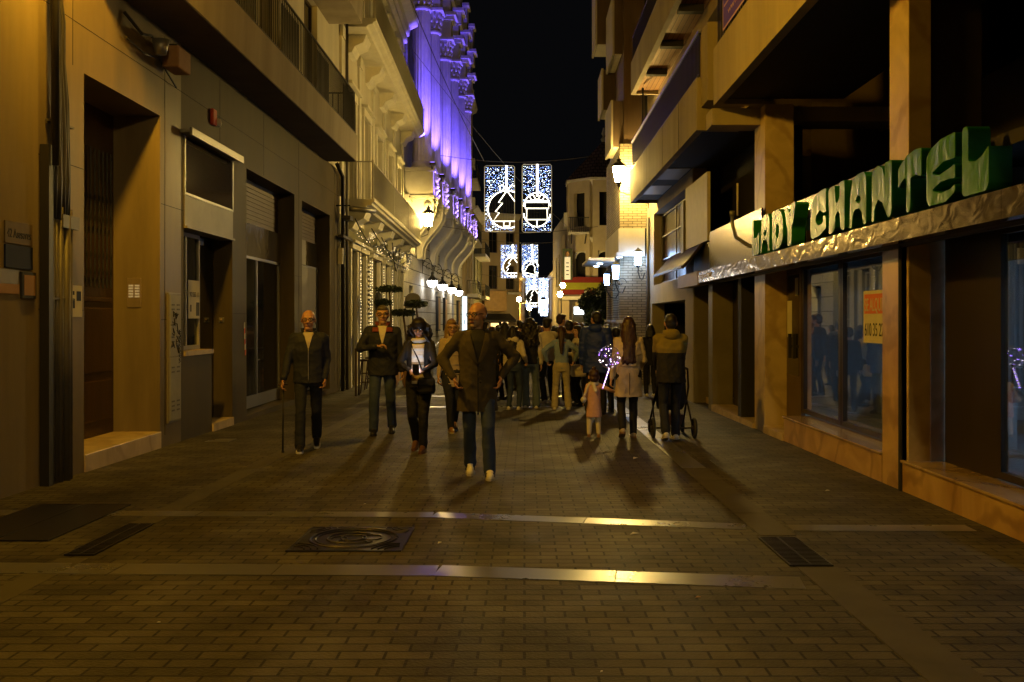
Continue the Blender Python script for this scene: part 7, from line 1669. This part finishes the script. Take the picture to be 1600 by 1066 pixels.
kw = person('woman with black hair in a cream coat facing left with a cream shoulder bag', 903, 19.4, 1.62, R(-62), C['cream'], C['black'], BLK, ('long', HAIRB), hands=((-.05, -.30, 1.15), (.25, -.02, .85)), fem=True, group=CG, coat=.84, head=(15, 5))
bag((PX(904, 18.9), 18.9, PZ(579, 18.9)), .32, .24, .12, C['cream'], 'cream crossbody bag on the hip of the black haired woman in the crowd', strap=[(PX(899, 18.95), 18.95, PZ(572, 18.95)), (PX(899, 18.95), 18.98, PZ(545, 18.95)), (PX(905, 19.0), 19.05, PZ(530, 19))])
person('big man in a long bright navy puffer coat seen from behind', 931, 17.6, 1.86, R(168), C['navy_bright'], C['black'], BLK, ('short', HAIRB), feet=((-.13, 0), (.12, .03)), bw=1.22, group=CG, coat=.70, sleeve=1.3, extras=xs(C['navy_bright']), head=(35, 0))
person('woman with long black hair and a grey top at the left end of the crowd', 789, 21.3, 1.70, R(215), C['grey'], C['black'], BLK, ('long', HAIRB), fem=True, group=CG, head=(-30, 0))
person('short dark haired person in black between the navy coat and the beige coat', 962, 18.2, 1.58, R(190), C['black'], C['black'], BLK, ('short', HAIRB), group=CG, bw=1.1)
person('person in a black coat with frizzy dark hair walking away near the right wall', 1016, 22.4, 1.66, R(185), C['black'], C['black'], SNK, ('bob', HAIRB), fem=True, group=CG, coat=.75)
person('dark haired person in a dark jacket just right of the bald man', 769, 20.8, 1.60, R(150), C['black'], C['jeans_dark'], BLK, ('bob', HAIRBR), fem=True, group=CG)
person('person in brown behind the shoulder of the bald man', 757, 19.2, 1.60, R(185), C['brown'], C['black'], BLK, ('short', HAIRBR), group=CG)
bgs = [(778, 27, 1.68, 'black', 'short', HAIRB, 'short haired person in black at the far left of the back rows'), (812, 24.5, 1.78, 'dark_grey', 'short', HAIRB, 'dark grey figure whose head shows between the two long haired girls'), (842, 26, 1.66, 'brown', 'long', HAIRBR, 'brown clad long haired person behind the capped man'),
       (818, 30, 1.74, 'navy', 'bob', HAIRBR, 'navy figure with a bob deep in the crowd'), (850, 31, 1.7, 'black', 'short', HAIRB, 'black clad figure deep in the middle of the crowd'), (866, 28, 1.66, 'beige', 'long', HAIRB, 'beige jacket figure far behind the capped man'),
       (908, 25.5, 1.72, 'dark_grey', 'bob', HAIRBR, 'dark grey figure with a brown bob behind the cream coat woman'), (917, 24, 1.62, 'black', 'long', HAIRB, 'black clad long haired figure left of the navy puffer man'), (893, 31, 1.74, 'navy', 'short', HAIRB, 'navy figure near the lit screen'), (790, 33, 1.7, 'brown', 'short', HAIRB, 'brown figure far behind the grey top woman'), (834, 36, 1.72, 'dark_grey', 'short', HAIRBR, 'most distant dark grey head in the crowd'), (948, 26, 1.7, 'navy', 'short', HAIRB, 'navy figure near the bluish brick piers'), (740, 24, 1.66, 'dark_grey', 'bob', HAIRB, 'dark figure hidden behind the bald man')]
for px_, y_, h_, cl, hk, hm, lb in bgs: person(lb, px_, y_, h_, R(180 + RNG.uniform(-30, 30)), C[cl], C['black'], BLK, (hk, hm), group=CG, fem=hk != 'short', head=(RNG.uniform(-30, 30), 0), bw=1.05)
bpy.data.scenes.remove(TMP)
